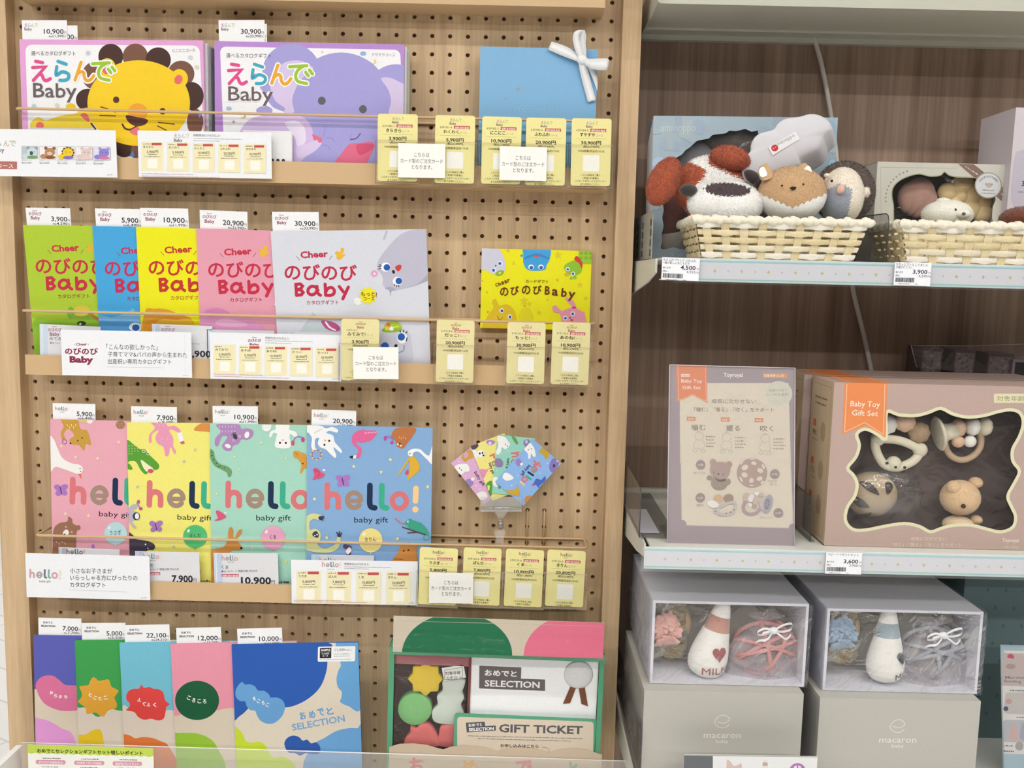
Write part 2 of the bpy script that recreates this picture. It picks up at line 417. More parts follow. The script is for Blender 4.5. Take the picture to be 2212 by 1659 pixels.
def tray(label, x0, x1, zb, zl, zr, xr0, xr1, hooks=()):
    t = thing('wire_front_tray', label, 'tray', ((x0+x1)/2, -0.025, zb), 'shallow tan trays on the pegboard')
    mb = MB(); th = 0.0014
    mb.abox(x0, x1, -0.05, -0.0008, zb, zb+th, TAN); mb.abox(x0, x1, -0.05, -0.05+th, zb+th, zl, TAN)
    mb.abox(x0, x1, -0.0022, -0.0008, zb+th, zb+0.02, TAN); mb.build('metal_tray', t)
    if zr:
        mb = MB(); c = 0.006; y0, y1 = -0.05, -0.004
        loop = []
        for cx, cy, a in ((xr0+c, y0+c, 180), (xr1-c, y0+c, 270), (xr1-c, y1-c, 0), (xr0+c, y1-c, 90)):
            for i in range(5): q = math.radians(a+i*22.5); loop.append((cx+c*math.cos(q), cy+c*math.sin(q), zr))
        mb.tube(loop, 0.0019, TAN, 8, True)
        for hx, hz in hooks:
            mb.tube([(hx, 0.004, hz), (hx, -0.002, hz), (hx, -0.004, hz-0.003), (hx, -0.004, zr-0.012)], 0.0016, TAN, 6)
        mb.build('wire_rail', t)
    return t
tray('upper tan metal tray, only its underside edge showing above the lion and elephant catalogues', 0.0135, 0.8108, 1.8035, 1.832, None, 0, 0)
tray('tan metal tray with wire rail holding the lion and elephant catalogues', 0.0195, 0.8215, 1.5635, 1.5925, 1.655, 0.0138, 0.8226)
tray('tan metal tray with wire rail holding the green, blue, yellow, pink and grey catalogues', 0.0139, 0.8101, 1.291, 1.3192, 1.3806, 0.0118, 0.8112)
tray('tan metal tray with wire rail holding the four square animal catalogues', 0.0139, 0.8134, 0.9672, 0.9944, 1.0590, 0.0191, 0.8105, ((0.725, 1.1), (0.75, 1.1), (0.05, 1.1), (0.075, 1.1)))

# acrylic guard and white side board of the bottom shelf
t = thing('acrylic_shelf_guard', 'clear acrylic guard strip across the bottom shelf of the pegboard unit', 'guard', (0.45, -0.13, 0.60))
mb = MB(); CL = clear('clear_acrylic', 'F7F8F6', 0.07, 0.16, 0.05, 0, 30, 'EDEDE8')
mb.face([(0.0305, -0.13, 0.6006), (0.8695, -0.13, 0.6006), (0.8695, -0.13, 0.7825), (0.0305, -0.13, 0.7885)], CL); mb.build('front_sheet', t)
mb = MB(); mb.tube([(0.0305, -0.13, 0.7885), (0.8695, -0.13, 0.7825)], 0.0007, solid('F2F2EE', 0.2, 0.5), 6)
mb.build('top_edge', t)
mb = MB(); mb.abox(0.012, 0.0205, -0.42, -0.1085, 0.6006, 0.7725, solid('F0EFEB', 0.45)); o = mb.build('side_board', None, (0.016, -0.25, 0.6))
tag(o, 'white board standing at the end of the bottom shelf by the floor', 'board')

# ---------------------------------------------------------------- metal shelving unit on the right
MET = solid('D9DAD2', 0.35, 0.45, 'enamel', 0, 300, 0.015)
su = thing('shelving_unit', 'dark wood backed shelving unit with gift boxes beside the pegboard', 'shelving unit', (1.3, 0.1, 0.3))
mb = MB(); mb.abox(0.8634, 1.95, 0.085, 0.10, 0.3, 2.3, DARKW); mb.build('back_panel', su)
mb = MB(); mb.abox(0.8634, 0.8680, 0.05, 0.085, 0.3, 2.3, solid('8F8F88', 0.4)); mb.build('upright', su)
MET0 = MET
def metal_shelf(label, z, yf, lip, rail, x0=0.8745):
    MET = MET0
    t = thing('metal_shelf', label, 'shelf', (1.3, -0.05, z), 'enamelled metal shelves on the right')
    mb = MB()
    if lip == 'under':
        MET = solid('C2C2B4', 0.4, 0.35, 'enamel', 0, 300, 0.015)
        zt = z+0.03
        mb.abox(0.8768, 1.78, yf, 0.084, z+0.004, zt, MET)
        mb.abox(0.8768, 1.78, yf, yf+0.028, z-0.001, z+0.004, MET)
        mb.abox(0.8768, 1.78, 0.072, 0.084, z-0.003, z+0.004, MET); mb.abox(0.8768, 1.78, 0.035, 0.05, z+0.001, z+0.004, MET)
        mb.build('shelf_board', t)
        mb = MB(); mb.box((0.8738, yf-0.01, z-0.002), (0.0022, 0, 0), (0, 0, 0.04), (0, 0.094-yf, 0), MET); mb.build('bracket', t)
        return t
    mb.abox(0.8745, 1.78, yf, 0.084, z-0.003, z, MET); mb.abox(0.8745, 1.78, yf, yf+0.002, z-0.027, z-0.003, MET)
    mb.abox(0.8745, 1.78, yf+0.002, yf+0.02, z-0.027, z-0.0255, MET)
    mb.abox(0.8745, 1.78, 0.074, 0.084, z, z+0.005, MET)
    mb.build('shelf_board', t)
    mb = MB(); X = 0.871; pts = [(-0.205, z-0.001), (-0.205, z-0.018), (-0.14, z-0.03), (0.0, z-0.046), (0.084, z-0.06), (0.084, z-0.001)]
    br = Pl((X, 0, 0), (0, 1, 0), (0, 0, 1)); mb.extr(br, pts, -0.0025, 0.0, MET); mb.build('bracket', t)
    if rail:
        pl = Pl((x0, yf-0.003, z), (1, 0, 0), (0, 0, 1)); pl.w = 1.78-x0; pl.h = 0.0275
        mb = MB(); mb.plbox(pl, 0, -pl.h, pl.w, 0, -0.0025, 0, solid('EEF0F0', 0.25, 0.5, 'paper'))
        A = Art(pl, mb, 3e-5); A.unit = 0.001
        A.rect(0, 0, 1000, 27.5, 'E3E4EA')
        A.rect(0, 0.9, 1000, 2.6, 'C9E2E2'); A.rect(0, 2.6, 1000, 4.6, 'A9D3D6'); A.rect(0, 24.0, 1000, 25.6, 'A9D3D0'); A.rect(0, 25.6, 1000, 27, 'C6E4E0')
        x = 34.0+(14 if z > 1.3 else -8)
        while x < 900:
            A.poly([(x, 12.2), (x+0.8, 14), (x+2.3, 14.8), (x+0.8, 15.6), (x, 17.4), (x-0.8, 15.6), (x-2.3, 14.8), (x-0.8, 14)], 'D3C48C'); A.ell(x+16, 14.8, 1.2, 1.2, 'C9CBD2', 0, 10); x += 32.0
        mb.build('price_rail', t)
        mb = MB(); mb.box((x0-0.004, yf-0.0062, z-0.030), (0.905, 0, 0), (0, 0, 0.0305), (0, 0.0006, 0), clear('rail_cover', 'FFFFFF', 0.03, 0.02, 0.1)); mb.build('rail_cover', t)
    return t
metal_shelf('topmost metal shelf of the right unit seen from below', 1.7985, -0.095, 'under', False)
metal_shelf('metal shelf with diamond patterned strip carrying the two plush baskets', 1.4695, -0.22, 'top', True, 0.889)
metal_shelf('metal shelf with diamond patterned strip carrying the mauve toy gift sets', 1.1145, -0.22, 'top', True, 0.8665)
metal_shelf('lowest metal shelf under the stacked grey boxes', 0.80, -0.24, 'top', False)
# white cord taped down the back panel
t = thing('white_cable', 'white cable hanging down the dark back panel of the right unit', 'cable', (1.17, 0.06, 1.3))
mb = MB(); pts = [aY(x, y, 0.075) for x, y in ((1758, 84), (1762, 94), (1772, 130), (1783, 180), (1791, 225), (1798, 270), (1806, 330), (1818, 450), (1838, 600), (1850, 660), (1866, 725), (1880, 790), (1893, 860))]
mb.tube(spline(pts, 4, False), 0.0035, solid('D5CEC6', 0.4), 8); mb.build('cord', t)
# clear dividers
def divider(label, X, yf, yb, z, h, foot, col='EDEDEC', extra=None):
    t = thing('shelf_divider', label, 'divider', (X, (yf+yb)/2, z), 'clear plastic shelf dividers')
    CM = clear('divider_plastic', 'C9C6C6', 0.05, 0.05, 0.06)
    mb = MB(); pl = Pl((X, 0, 0), (0, 1, 0), (0, 0, 1)); c = 0.010
    pts = [(yf, z+0.0015), (yf, z+h-c), (yf+0.003, z+h-0.003), (yf+c, z+h), (yb, z+h+0.004), (yb, z+0.0015)]
    mb.face([pl.P(a, b) for a, b in pts], CM); mb.build('upright_sheet', t)
    mb = MB(); mb.tube([pl.P(a, b) for a, b in pts[:5]], 0.0007, solid('4A4A4A', 0.3, 0.5), 6); mb.build('edge', t)
    mb = MB(); mb.box((X, yf, z+0.0004), (foot, 0, 0), (0, 0, 0.0012), (0, yb-yf, 0), clear('divider_foot', 'EDEFEE', 0.08, 0.1)); mb.build('foot', t)
    return t
divider('clear divider at the left end of the toy gift set shelf', 0.8650, -0.186, 0.06, 1.1145, 0.063, 0.05)
mb = MB(); mb.box((0.868, -0.165, 1.1163), (0.026, 0, 0), (0, 0, 0.0006), (0, 0.12, 0), solid('DADCE6', 0.4)); o = mb.build('paper_slip', None, (0.881, -0.1, 1.1162)); tag(o, 'pale slip of paper lying on the clear divider foot by the post', 'paper')
divider('clear divider between the toy poster and the toy gift set box', 1.083, -0.186, -0.02, 1.1145, 0.058, 0.006)
divider('clear divider between the two plush baskets', 1.155, -0.186, 0.0, 1.4695, 0.061, 0.008)
divider('clear divider at the left end of the grey box shelf', 0.8725, -0.21, 0.06, 0.80, 0.07, 0.006)
# grey plate in place of a clear divider, reflected shelf slots painted on it
t = thing('slot_reflection_plate', 'grey plate with painted slot reflections beside the pale blue plush box', 'plate', (0.878, -0.05, 1.47))
mb = MB(); SL = solid('A9AAA6', 0.35, 0.5); DK = solid('4B4A48', 0.5)
mb.box((0.8752, -0.12, 1.4705), (0.0012, 0, 0), (0, 0, 0.062), (0, 0.19, 0), SL)
pl = Pl((0.8751, 0, 0), (0, -1, 0), (0, 0, 1)); A = Art(pl, mb, 2e-4, False); A.unit = 1.0
for y in (-0.105, -0.03, 0.02):
    for z in (1.474, 1.487, 1.500, 1.513): A.quad((-y, -z-0.009), (-y+0.010, -z-0.009), (-y+0.010, -z), (-y, -z), DK)
mb.build('plate', t)
# ================================================================ shared printed matter
def logo_elande(A, x, y, w, cols=('D9668F', '8DB9C6', 'C9B27E', 'B4C59A'), bold=0.02, halo=None, baby='6A6062', bx=None):
    """the two-line wordmark: four coloured kana in the units of A, w wide, with Baby beneath; y is the top"""
    h = w*0.27
    for i, ch in enumerate('えらんで'):
        x0 = x+w*0.25*i+w*0.01; A.text(ch, x0, y+h, x0+w*0.225, y+h, h*0.95, cols[i], bold)
    if baby: A.text('Baby', x, y+h*1.95, x+w*0.56, y+h*1.95, h*0.72, baby, 0.02)
def logo_nobi(A, x, y, w, col='8E3550', bold=0.02):
    A.text('Cheer', x+w*0.3, y+w*0.10, x+w*0.68, y+w*0.10, w*0.09, col, bold)
    A.text('のびのび', x, y+w*0.40, x+w, y+w*0.40, w*0.24, col, bold)
    A.text('Baby', x+w*0.14, y+w*0.72, x+w*0.85, y+w*0.72, w*0.24, col, bold)
HC = ('D8787C', 'A48B7C', '1E3352', '3FAE8C', 'D8787C', 'F3CE94')
def hello(A, x0, y0, x1, y1, cols=HC, k=1.0, dots=True):
    """rounded lower-case wordmark drawn with strokes; (x0,y0)-(x1,y1) is the baseline, 720 units long"""
    dx, dy = (x1-x0)/720.0, (y1-y0)/720.0
    L = math.hypot(dx, dy)
    T = lambda pts: [(x0+dx*a+dy*b*k, y0+dy*a-dx*b*k) for a, b in pts]
    w = 43*L
    A.line(T([(25, 22), (25, 190)]), w, cols[0])
    A.line(T([(25, 75), (34, 104), (60, 122), (90, 116), (108, 92), (110, 22)]), w, cols[0], True)
    A.line(T([(184, 72), (276, 72)]), 34*L, cols[1])
    A.line(T([(229+52*math.cos(math.radians(a)), 77+57*math.sin(math.radians(a))) for a in range(0, 322, 20)]), 38*L, cols[1])
    for xo, c in ((348, cols[2]), (438, cols[3])): A.line(T([(xo, 190), (xo, 120), (xo, 56), (xo+11, 28), (xo+38, 21)]), w, c, True)
    A.line(T([(572+53*math.cos(math.radians(a)), 74+56*math.sin(math.radians(a))) for a in range(0, 360, 20)]), 41*L, cols[4], False, True)
    A.line(T([(697, 172), (694, 76)]), w, cols[5]); cx, cy = T([(694, 12)])[0]; A.ell(cx, cy, 24*L, 24*L, cols[5], 0, 16)
FADED = ('CFA3A6', 'A8A09C', '6E7684', '86AFAC', 'CFA3A6', 'E3DCCB')
INK = '3A3640'
def price_tab(label, pl, art_logo, price, tax, group='white price tabs behind the catalogues'):
    def art(A):
        A.units(100); art_logo(A)
        A.text(price, 48, 29 if len(price) > 4 else 29, 92, 29.6, 10.5, INK, 0.014) if len(price) > 5 else A.text(price, 56, 29, 92, 29.6, 10.5, INK, 0.014)
        A.text('円', 93, 29.5, 98, 29.6, 5, INK); A.text('税込', 59, 36.5, 67, 36.6, 3.2, INK, 0.03)
        A.text(tax, 67.5, 36.8, 92, 37, 5.6, INK, 0.01); A.text('円', 93, 36.9, 97, 37, 3.6, INK)
    return card('price_tab', label, 'price tag', pl, 'F2F3F5', art, 0.0005, group)
L_E = lambda A: logo_elande(A, 5, 6, 30)
L_N = lambda A: logo_nobi(A, 6, 5, 29)
L_H = lambda A: (hello(A, 5, 17, 38, 17.3, FADED), A.text('baby gift', 17, 21.5, 28, 21.6, 2.2, '555'+'058'))
def L_O(A): A.text('おめでと', 11, 13, 33, 13.3, 5, INK, 0.03); A.text('SELECTION', 6, 21, 39, 21.4, 4.3, INK, 0.04)
YEL = 'EFE6A0'
def order_card(label, pl, art_logo, code, badge, course, price, tax, count, yel, group):
    def art(A):
        A.units(100); art_logo(A)
        A.text(code, 12 if badge else 14, 32, 42, 32.3, 5, '5B5640')
        if badge: A.rect(47, 25.5, 87, 33, 'C2414E'); A.text('送料当社負担', 49, 32, 85, 32.2, 5.2, 'F6E9E2', 0.02)
        n = len(course); w = 9.5*n; x = 36-w/2+4
        A.text(course, x, 44, x+w, 44.4, 8.5, '3E3A2E', 0.02); A.text('コース', x+w+2, 44.6, x+w+20, 44.8, 5, 'A9A177')
        A.line([(12, 49.5), (88, 50)], 0.5, 'B9B079', caps=False)
        A.text(price+'円', 28 if len(price) < 6 else 24, 64, 72 if len(price) < 6 else 75, 64.4, 9, '3A3730', 0.02)
        A.text('(税込'+tax+'円)', 30, 72, 71, 72.3, 5.5, '4A4638', 0.01)
        A.text('WEB掲載商品約'+count+'点', 17, 83, 84, 83.3, 5.6, '4A4638', 0)
        A.rect(30, 90, 72, 131, 'F6F5EC', 3)                       # blank patch
        for i, s in enumerate(('こちらの商品をご購入', 'ご希望のお客様は', 'このカードをサービスカウンター', 'までお持ちください。')):
            w = (50, 42, 80, 50)[i]; A.text(s, 50-w/2, 142+i*7.6, 50+w/2, 142.3+i*7.6, 5, '57523F')
    return card('order_card', label, 'card', pl, yel, art, 0.0008, group, 0.0035)
def pocket(label, pl, drop=0.0, group='clear card pockets along the rails'):
    """clear pocket round the lower part of an order card: back sheet, lower front sheet, side and bottom edges"""
    t = thing('card_pocket', label, 'pocket', pl.P(pl.w/2, -pl.h-0.002), group)
    C = clear('pocket_plastic', 'FFFFFF', 0.012, 0.01, 0.05, fr=0.12); m = 0.003; w, h = pl.w, pl.h
    mb = MB(); mb.face([pl.P(a, b, 0.0026) for a, b in ((-m, -h-m), (w+m, -h-m), (w+m, -h*0.40), (-m, -h*0.40))], C); mb.build('front_sheet', t)
    mb = MB(); mb.face([pl.P(a, b, -0.0018) for a, b in ((-m, -h-m), (w+m, -h-m), (w+m, -h*0.22), (-m, -h*0.22))], C); mb.build('back_sheet', t)
    E = clear('pocket_edge', 'E9DFC9', 0.12, 0.25, 0.1)
    mb = MB()
    mb.plbox(pl, -m, -h-m, w+m, -h-m+0.0008, -0.0018, 0.0026, E)
    for a in (-m, w+m-0.0006): mb.plbox(pl, a, -h-m, a+0.0006, -h*0.40, -0.0018, 0.0026, E)
    mb.plbox(pl, -m, -h*0.40-0.0003, w+m, -h*0.40+0.0003, 0.0022, 0.0026, E); mb.build('rim', t)
    return t
def note(label, pl):
    def art(A):
        A.units(100)
        for s, x0, x1, y in (('こちらは', 34, 66, 27), ('カード型のご注文カード', 5, 95, 40), ('となります。', 29, 73, 53)): A.text(s, x0, y, x1, y+0.4, 8.4, '5A5653', 0.004)
    return card('paper_note', label, 'note', pl, 'F6F5F0', art, 0.0004, 'white notes on the order cards')
def tabrow(org, sc, quads, zoff, logo, prices, labels, pls, depth=0.052):
    for (tl, tr), (p, t), lb, off in zip(quads, prices, labels, pls):
        f = lambda q: (org[0]+q[0]/sc, org[1]+q[1]/sc)
        pl = fit(off, f(tl), f(tr), zb=0); pl.h = pl.w*0.62
        price_tab(lb, pl, logo, p, t)
def fr(pl, org, sc, tl, tr, bl=None, **kw):
    f = lambda q: (org[0]+q[0]/sc, org[1]+q[1]/sc)
    return fit(pl, f(tl), f(tr), f(bl) if bl else None, **kw)

# ================================================================ first row: lion and elephant catalogues
G1 = 'landscape animal catalogues in the first tray'
P1 = lean(-0.0335, 1.75, -0.0405, 1.565)
pl = fr(P1, (0, 0), 3.95, (165, 336), (1733, 345), zb=1.5735)
KANA = ([[(305, 524), (365, 534)], [(280, 577), (388, 571), (286, 686)], [(336, 634), (358, 640), (374, 676), (396, 689), (430, 672)]],
        [[(496, 524), (566, 548)], [(486, 570), (481, 640), (532, 613), (580, 628), (588, 660), (562, 684), (512, 686)]],
        [[(694, 532), (642, 684)], [(664, 632), (694, 612), (716, 624), (722, 662), (744, 690), (776, 680), (802, 646)]],
        [[(792, 546), (936, 537)], [(905, 543), (862, 574), (842, 622), (862, 668), (934, 686)], [(926, 592), (948, 622)], [(958, 574), (982, 606)]])
def kana_title(A, dx, dy, sc, cols, halo):
    """the rounded four kana headline drawn with strokes, white outlined from letter number halo on"""
    for i in range(4):
        S_ = [[(275+dx+(x-275)*sc, 512+dy+(y-512)*sc) for x, y in st] for st in KANA[i]]
        sm = lambda k, st: len(st) > 3
        if i >= halo:
            for k, st in enumerate(S_): A.line(st, 50, 'F5F5F2', sm(k, st))
        for k, st in enumerate(S_): A.line(st, 27, cols[i], sm(k, st))
TC = ('E0508F', '43A9C6', 'E8A93C', '9CC63F')
def lion(A):
    A.bg('E3A6DA'); A.org(0, 0, 3.95)
    A.quad((215, 381), (1703, 388), (1747, 1400), (252, 1400), 'F1F2F5', 55)
    DB, LB, YE = '4B342F', '7B5747', 'F3CD2C'
    A.ell(1665, 1040, 70, 115, LB); A.poly([(1690, 960), (1725, 975), (1700, 1010)], '6F8FD0'); A.poly([(1745, 1085), (1765, 1075), (1765, 1110), (1735, 1110)], 'F0C52B')
    for x, y, rx, ry, c in ((945, 482, 106, 108, DB), (1155, 482, 108, 110, LB), (1350, 512, 108, 108, DB), (1545, 630, 114, 112, LB), (1635, 820, 103, 120, DB), (808, 645, 108, 118, LB), (748, 852, 100, 95, DB), (1060, 1250, 90, 92, DB), (1190, 1290, 75, 80, LB)): A.ell(x, y, rx, ry, c, 0, 32)
    A.poly([(1100, 1335), (1135, 1285), (1150, 1335)], '5F86CE')
    A.ell(1530, 670, 74, 80, YE); A.ell(915, 575, 72, 78, YE)
    A.ell(1184, 880, 438, 366, YE, 0, 48); A.ell(1523, 680, 34, 42, 'E4706F', 20); A.ell(905, 600, 27, 34, 'E4706F')
    A.ell(992, 852, 27, 28, '5B3A31'); A.ell(1388, 950, 27, 28, '5B3A31')
    A.ell(1176, 958, 84, 76, 'F0A63E'); A.blob([(1075, 985), (1160, 998), (1258, 1020), (1240, 1062), (1165, 1078), (1100, 1045)], '5A382F')
    for w in ([(860, 912), (915, 928), (985, 958)], [(853, 985), (985, 990)], [(1352, 1045), (1488, 1060)], [(1346, 1075), (1420, 1112)]): A.line(w, 9, '6A4526')
    A.line([(1046, 1062), (1068, 1096), (1110, 1106), (1150, 1090), (1170, 1070)], 16, '5A382F', True)
    A.blob([(1108, 1118), (1176, 1084), (1190, 1120), (1172, 1155), (1130, 1145)], 'E4787E')
    A.blob([(258, 1100), (268, 1040), (330, 1000), (392, 1030), (450, 1008), (560, 980), (640, 972), (690, 935), (745, 920), (792, 950), (800, 1040), (780, 1110), (760, 1330), (255, 1330)], 'EBD044')
    A.ell(605, 912, 42, 30, 'EBC62F'); A.ell(342, 1072, 34, 32, 'E4706F'); A.blob([(688, 985), (715, 965), (745, 975), (765, 1020), (752, 1040)], 'E4706F')
    A.line([(780, 1055), (815, 1100)], 16, '5A382F')
    A.text('選べるカタログギフト', 268, 471, 645, 473, 36, '6E6A6A'); A.text('にこにこコース', 1474, 445, 1665, 441, 24, '8F8C90')
    kana_title(A, 0, 0, 1.0, TC, 2)
    A.text('Baby', 286, 829, 657, 834, 118, '6B6163', 0.008)
    for x, y, c in ((753, 453, 'CFCBD6'), (1625, 492, 'D5D2DA'), (1680, 575, 'D8D8B8'), (292, 905, 'B5D3DE'), (490, 900, 'D6DDD0')): A.ell(x, y, 20, 18, c, 0, 10)
book('lion_catalogue', 'landscape catalogue with a yellow lion face and pink border, front copy', pl, 0.006, 'E3A6DA', lion, G1)
for i in range(5):
    q = pl.off(-0.0064*(i+1)+0.0); q = Pl(q.P(0.0035+0.0022*i, -0.002-0.0012*i), q.u, q.v); q.w = pl.w; q.h = pl.h-0.002-0.0012*i
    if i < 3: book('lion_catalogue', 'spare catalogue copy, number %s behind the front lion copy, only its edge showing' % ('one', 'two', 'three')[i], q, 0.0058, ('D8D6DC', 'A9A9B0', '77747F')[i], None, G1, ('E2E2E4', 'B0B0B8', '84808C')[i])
pl2 = fr(P1, (420, 0), 3.95, (170, 351), (1790, 379), zb=1.5735)
def elephant(A):
    PU, LP, LL = 'A7A2DC', 'D6C8EA', 'E6DCF1'
    A.bg('BA8FD6'); A.org(420, 0, 3.95); A.quad((218, 397), (1755, 425), (1808, 1420), (258, 1420), 'F1F2F6', 50)
    A.ell(828, 625, 250, 252, PU, 0, 40); A.ell(1720, 800, 250, 252, PU, 0, 40)
    A.blob([(560, 730), (600, 800), (640, 880), (700, 930), (850, 960), (850, 800), (700, 700)], PU)
    A.ell(1250, 860, 420, 412, PU, 0, 48); A.blob([(850, 900), (1680, 900), (1700, 1200), (1560, 1410), (820, 1410), (800, 1100)], PU)
    A.blob([(850, 515), (930, 525), (990, 560), (1010, 590), (910, 680), (850, 790), (835, 870), (848, 960), (765, 962), (770, 920), (690, 860), (648, 745), (672, 640), (750, 545)], LP)
    A.blob([(1592, 672), (1660, 662), (1750, 700), (1830, 760), (1830, 980), (1665, 985), (1678, 860), (1650, 760)], LP)
    A.blob([(395, 1110), (430, 1055), (500, 1005), (610, 985), (760, 975), (900, 990), (965, 1030), (1005, 1100), (1020, 1180), (1085, 1205), (1060, 1260), (960, 1330), (820, 1400), (300, 1400), (330, 1200)], 'D2BCE6')
    A.blob([(528, 935), (600, 900), (665, 935), (640, 985), (560, 985)], PU)
    A.blob([(772, 1048), (850, 1028), (915, 1055), (948, 1120), (945, 1215), (880, 1250), (855, 1175), (805, 1105)], LL)
    A.blob([(870, 1260), (960, 1225), (1040, 1200), (1085, 1210), (1050, 1270), (950, 1335), (880, 1340)], 'D9C9EB')
    A.poly([(1000, 1143), (1092, 1180), (1085, 1216), (1062, 1218), (1045, 1190), (1022, 1200)], 'E2708E')
    A.blob([(1195, 1420), (1270, 1290), (1328, 1228), (1420, 1222), (1495, 1210), (1540, 1238), (1510, 1310), (1430, 1420)], 'E2718F'); A.blob([(1380, 1240), (1470, 1225), (1530, 1240), (1490, 1290), (1410, 1322)], 'D8587A')
    A.ell(1087, 860, 33, 35, '5F636A'); A.ell(1438, 932, 33, 35, '5F636A')
    A.line([(1330, 1190), (1380, 1181), (1415, 1140)], 8, '5C4F73', True)
    for w in ([(1115, 1070), (1110, 1130), (1095, 1170)], [(1125, 1178), (1170, 1180), (1197, 1208)], [(1090, 1240), (1135, 1245), (1160, 1280)], [(1340, 1150), (1330, 1200)]): A.line(w, 3.5, '8580BE', True)
    A.text('選べるカタログギフト', 272, 490, 655, 494, 37, '6E6A6A'); A.text('すやすやコース', 1512, 478, 1712, 482, 26, 'B49AC4')
    kana_title(A, 11, 24, 1.02, TC, 1); A.text('Baby', 290, 858, 672, 864, 118, 'F4F2F4', 0.06); A.text('Baby', 290, 858, 672, 864, 118, '6B6163', 0.008)
    A.ell(1440, 457, 26, 18, '93B5E0'); A.ell(1530, 527, 20, 22, 'EBD27A'); A.ell(1520, 522, 17, 19, 'F1F2F6'); A.star(335, 1040, 18, 'CBA3D2'); A.ell(295, 925, 24, 16, 'A9C6E2'); A.ell(418, 985, 22, 24, 'DCBE50'); A.ell(408, 980, 18, 20, 'F1F2F6'); A.ell(1092, 445, 8, 8, 'C9C4D6')
book('elephant_catalogue', 'landscape catalogue with a lilac elephant and purple border, front copy', pl2, 0.006, 'BA8FD6', elephant, G1)
for i in range(2):
    q = pl2.off(-0.0064*(i+1)); q = Pl(q.P(0.0025+0.0035*i, -0.0015-0.001*i), q.u, q.v); q.w = pl2.w; q.h = pl2.h-0.0015-0.001*i
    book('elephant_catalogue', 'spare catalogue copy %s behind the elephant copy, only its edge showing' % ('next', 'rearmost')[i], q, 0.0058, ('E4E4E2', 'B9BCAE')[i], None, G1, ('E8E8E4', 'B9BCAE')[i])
# price tabs of the first row
tb = P1.off(-0.0008)
for org, sc, tl, tr, pz, tx, lb in (((0, 0), 3.95, (186, 173), (570, 173), '10,900', '11,990', 'white price tab reading 10,900 yen above the lion catalogue'), ((420, 0), 3.95, (205, 172), (597, 170), '30,900', '33,990', 'white price tab reading 30,900 yen above the elephant catalogue')):
    q = fr(tb, org, sc, tl, tr, zb=0); q.h = 0.045; price_tab(lb, q, L_E, pz, tx)
for org, sc, tl, tr, lb in (((0, 0), 3.95, (270, 212), (660, 218), 'second white price tab half hidden behind the 10,900 yen tab'), ((420, 0), 3.95, (228, 200), (617, 203), 'second white price tab showing only its edge behind the 30,900 yen tab')):
    q = fr(tb.off(-0.0009), org, sc, tl, tr, zb=0); q.h = 0.045; price_tab(lb, q, L_E, '5,900', '6,490')
# blue card box with a white bow
q = fr(lean(-0.03, 1.75, -0.038, 1.565), (780, 0), 3.687, (950, 370), (1886, 393), zb=1.5735)
t = thing('ribboned_gift_card', 'pale blue card folder tied with a white ribbon bow, in the top tray', 'gift card', q.P(q.w/2, -q.h, -0.005))
mb = MB(); mb.plbox(q, 0, -q.h, q.w, 0, -0.010, 0, solid('84B7DF', 0.6, 0.25, 'paper', 0.25, 900, 0.03))
A = Art(q, mb, 3e-5).org(780, 0, 3.687)
A.text('Welcome baby', 1204, 890, 1604, 893, 52, '98C3E4', -0.004); A.text('Welcome baby', 1200, 886, 1600, 889, 52, '79ABD3', -0.018)
A.star(1250, 711, 24, '9AA6B6'); A.star(1150, 788, 20, '9AA6B6', 4, 0.3); A.star(1302, 755, 12, '8FB4D2')
mb.build('folder', t)
RB = solid('F0F1F3', 0.35, 0.4, 'satin', 0.2, 1500, 0.02, 0.2)
def rib(parent, name, L, R, hs):
    """ribbon between two pixel edge lines L and R, lifted off the folder by hs"""
    mb = MB(); a = [(q.px(780+x/3.687, y/3.687)) for x, y in L]; b = [(q.px(780+x/3.687, y/3.687)) for x, y in R]
    l3 = spline([tuple(q.P(p[0], p[1], h)) for p, h in zip(a, hs)], 5, False); r3 = spline([tuple(q.P(p[0], p[1], h)) for p, h in zip(b, hs)], 5, False)
    mb.grid([l3, r3], RB, True); o = mb.build(name, parent); sm = o.modifiers.new('thick', 'SOLIDIFY'); sm.thickness = 0.0005; return o
rib(t, 'ribbon_tail', [(1517, 338), (1640, 385), (1740, 455), (1775, 480)], [(1487, 402), (1600, 455), (1710, 500), (1750, 515)], [0.004, 0.006, 0.008, 0.009])
rib(t, 'ribbon_tail', [(1725, 505), (1745, 600), (1775, 710), (1805, 820)], [(1785, 500), (1810, 590), (1840, 700), (1868, 803)], [0.009, 0.006, 0.004, 0.004])
rib(t, 'ribbon_tail', [(1780, 500), (1815, 570), (1850, 650), (1880, 735)], [(1800, 490), (1850, 560), (1878, 610), (1882, 660)], [0.007, 0.004, 0.003, 0.003])
rib(t, 'ribbon_loop', [(1735, 490), (1700, 420), (1680, 340), (1690, 290), (1725, 272)], [(1775, 480), (1760, 420), (1735, 350), (1730, 310), (1760, 272)], [0.009, 0.011, 0.014, 0.017, 0.018])
rib(t, 'ribbon_loop', [(1745, 272), (1715, 300), (1715, 350), (1740, 420), (1765, 490)], [(1775, 275), (1788, 310), (1785, 360), (1790, 420), (1790, 470)], [0.018, 0.012, 0.010, 0.009, 0.008])
rib(t, 'ribbon_loop', [(1765, 480), (1820, 490), (1890, 495), (1950, 497), (1967, 505)], [(1775, 530), (1815, 565), (1880, 585), (1940, 587), (1963, 570)], [0.009, 0.013, 0.017, 0.018, 0.014])
mb = MB(); p = q.px(780+1757/3.687, 490/3.687); mb.ball(q.P(p[0], p[1], 0.0085), 0.0075, 0.005, 0.0065, RB); mb.build('knot', t)

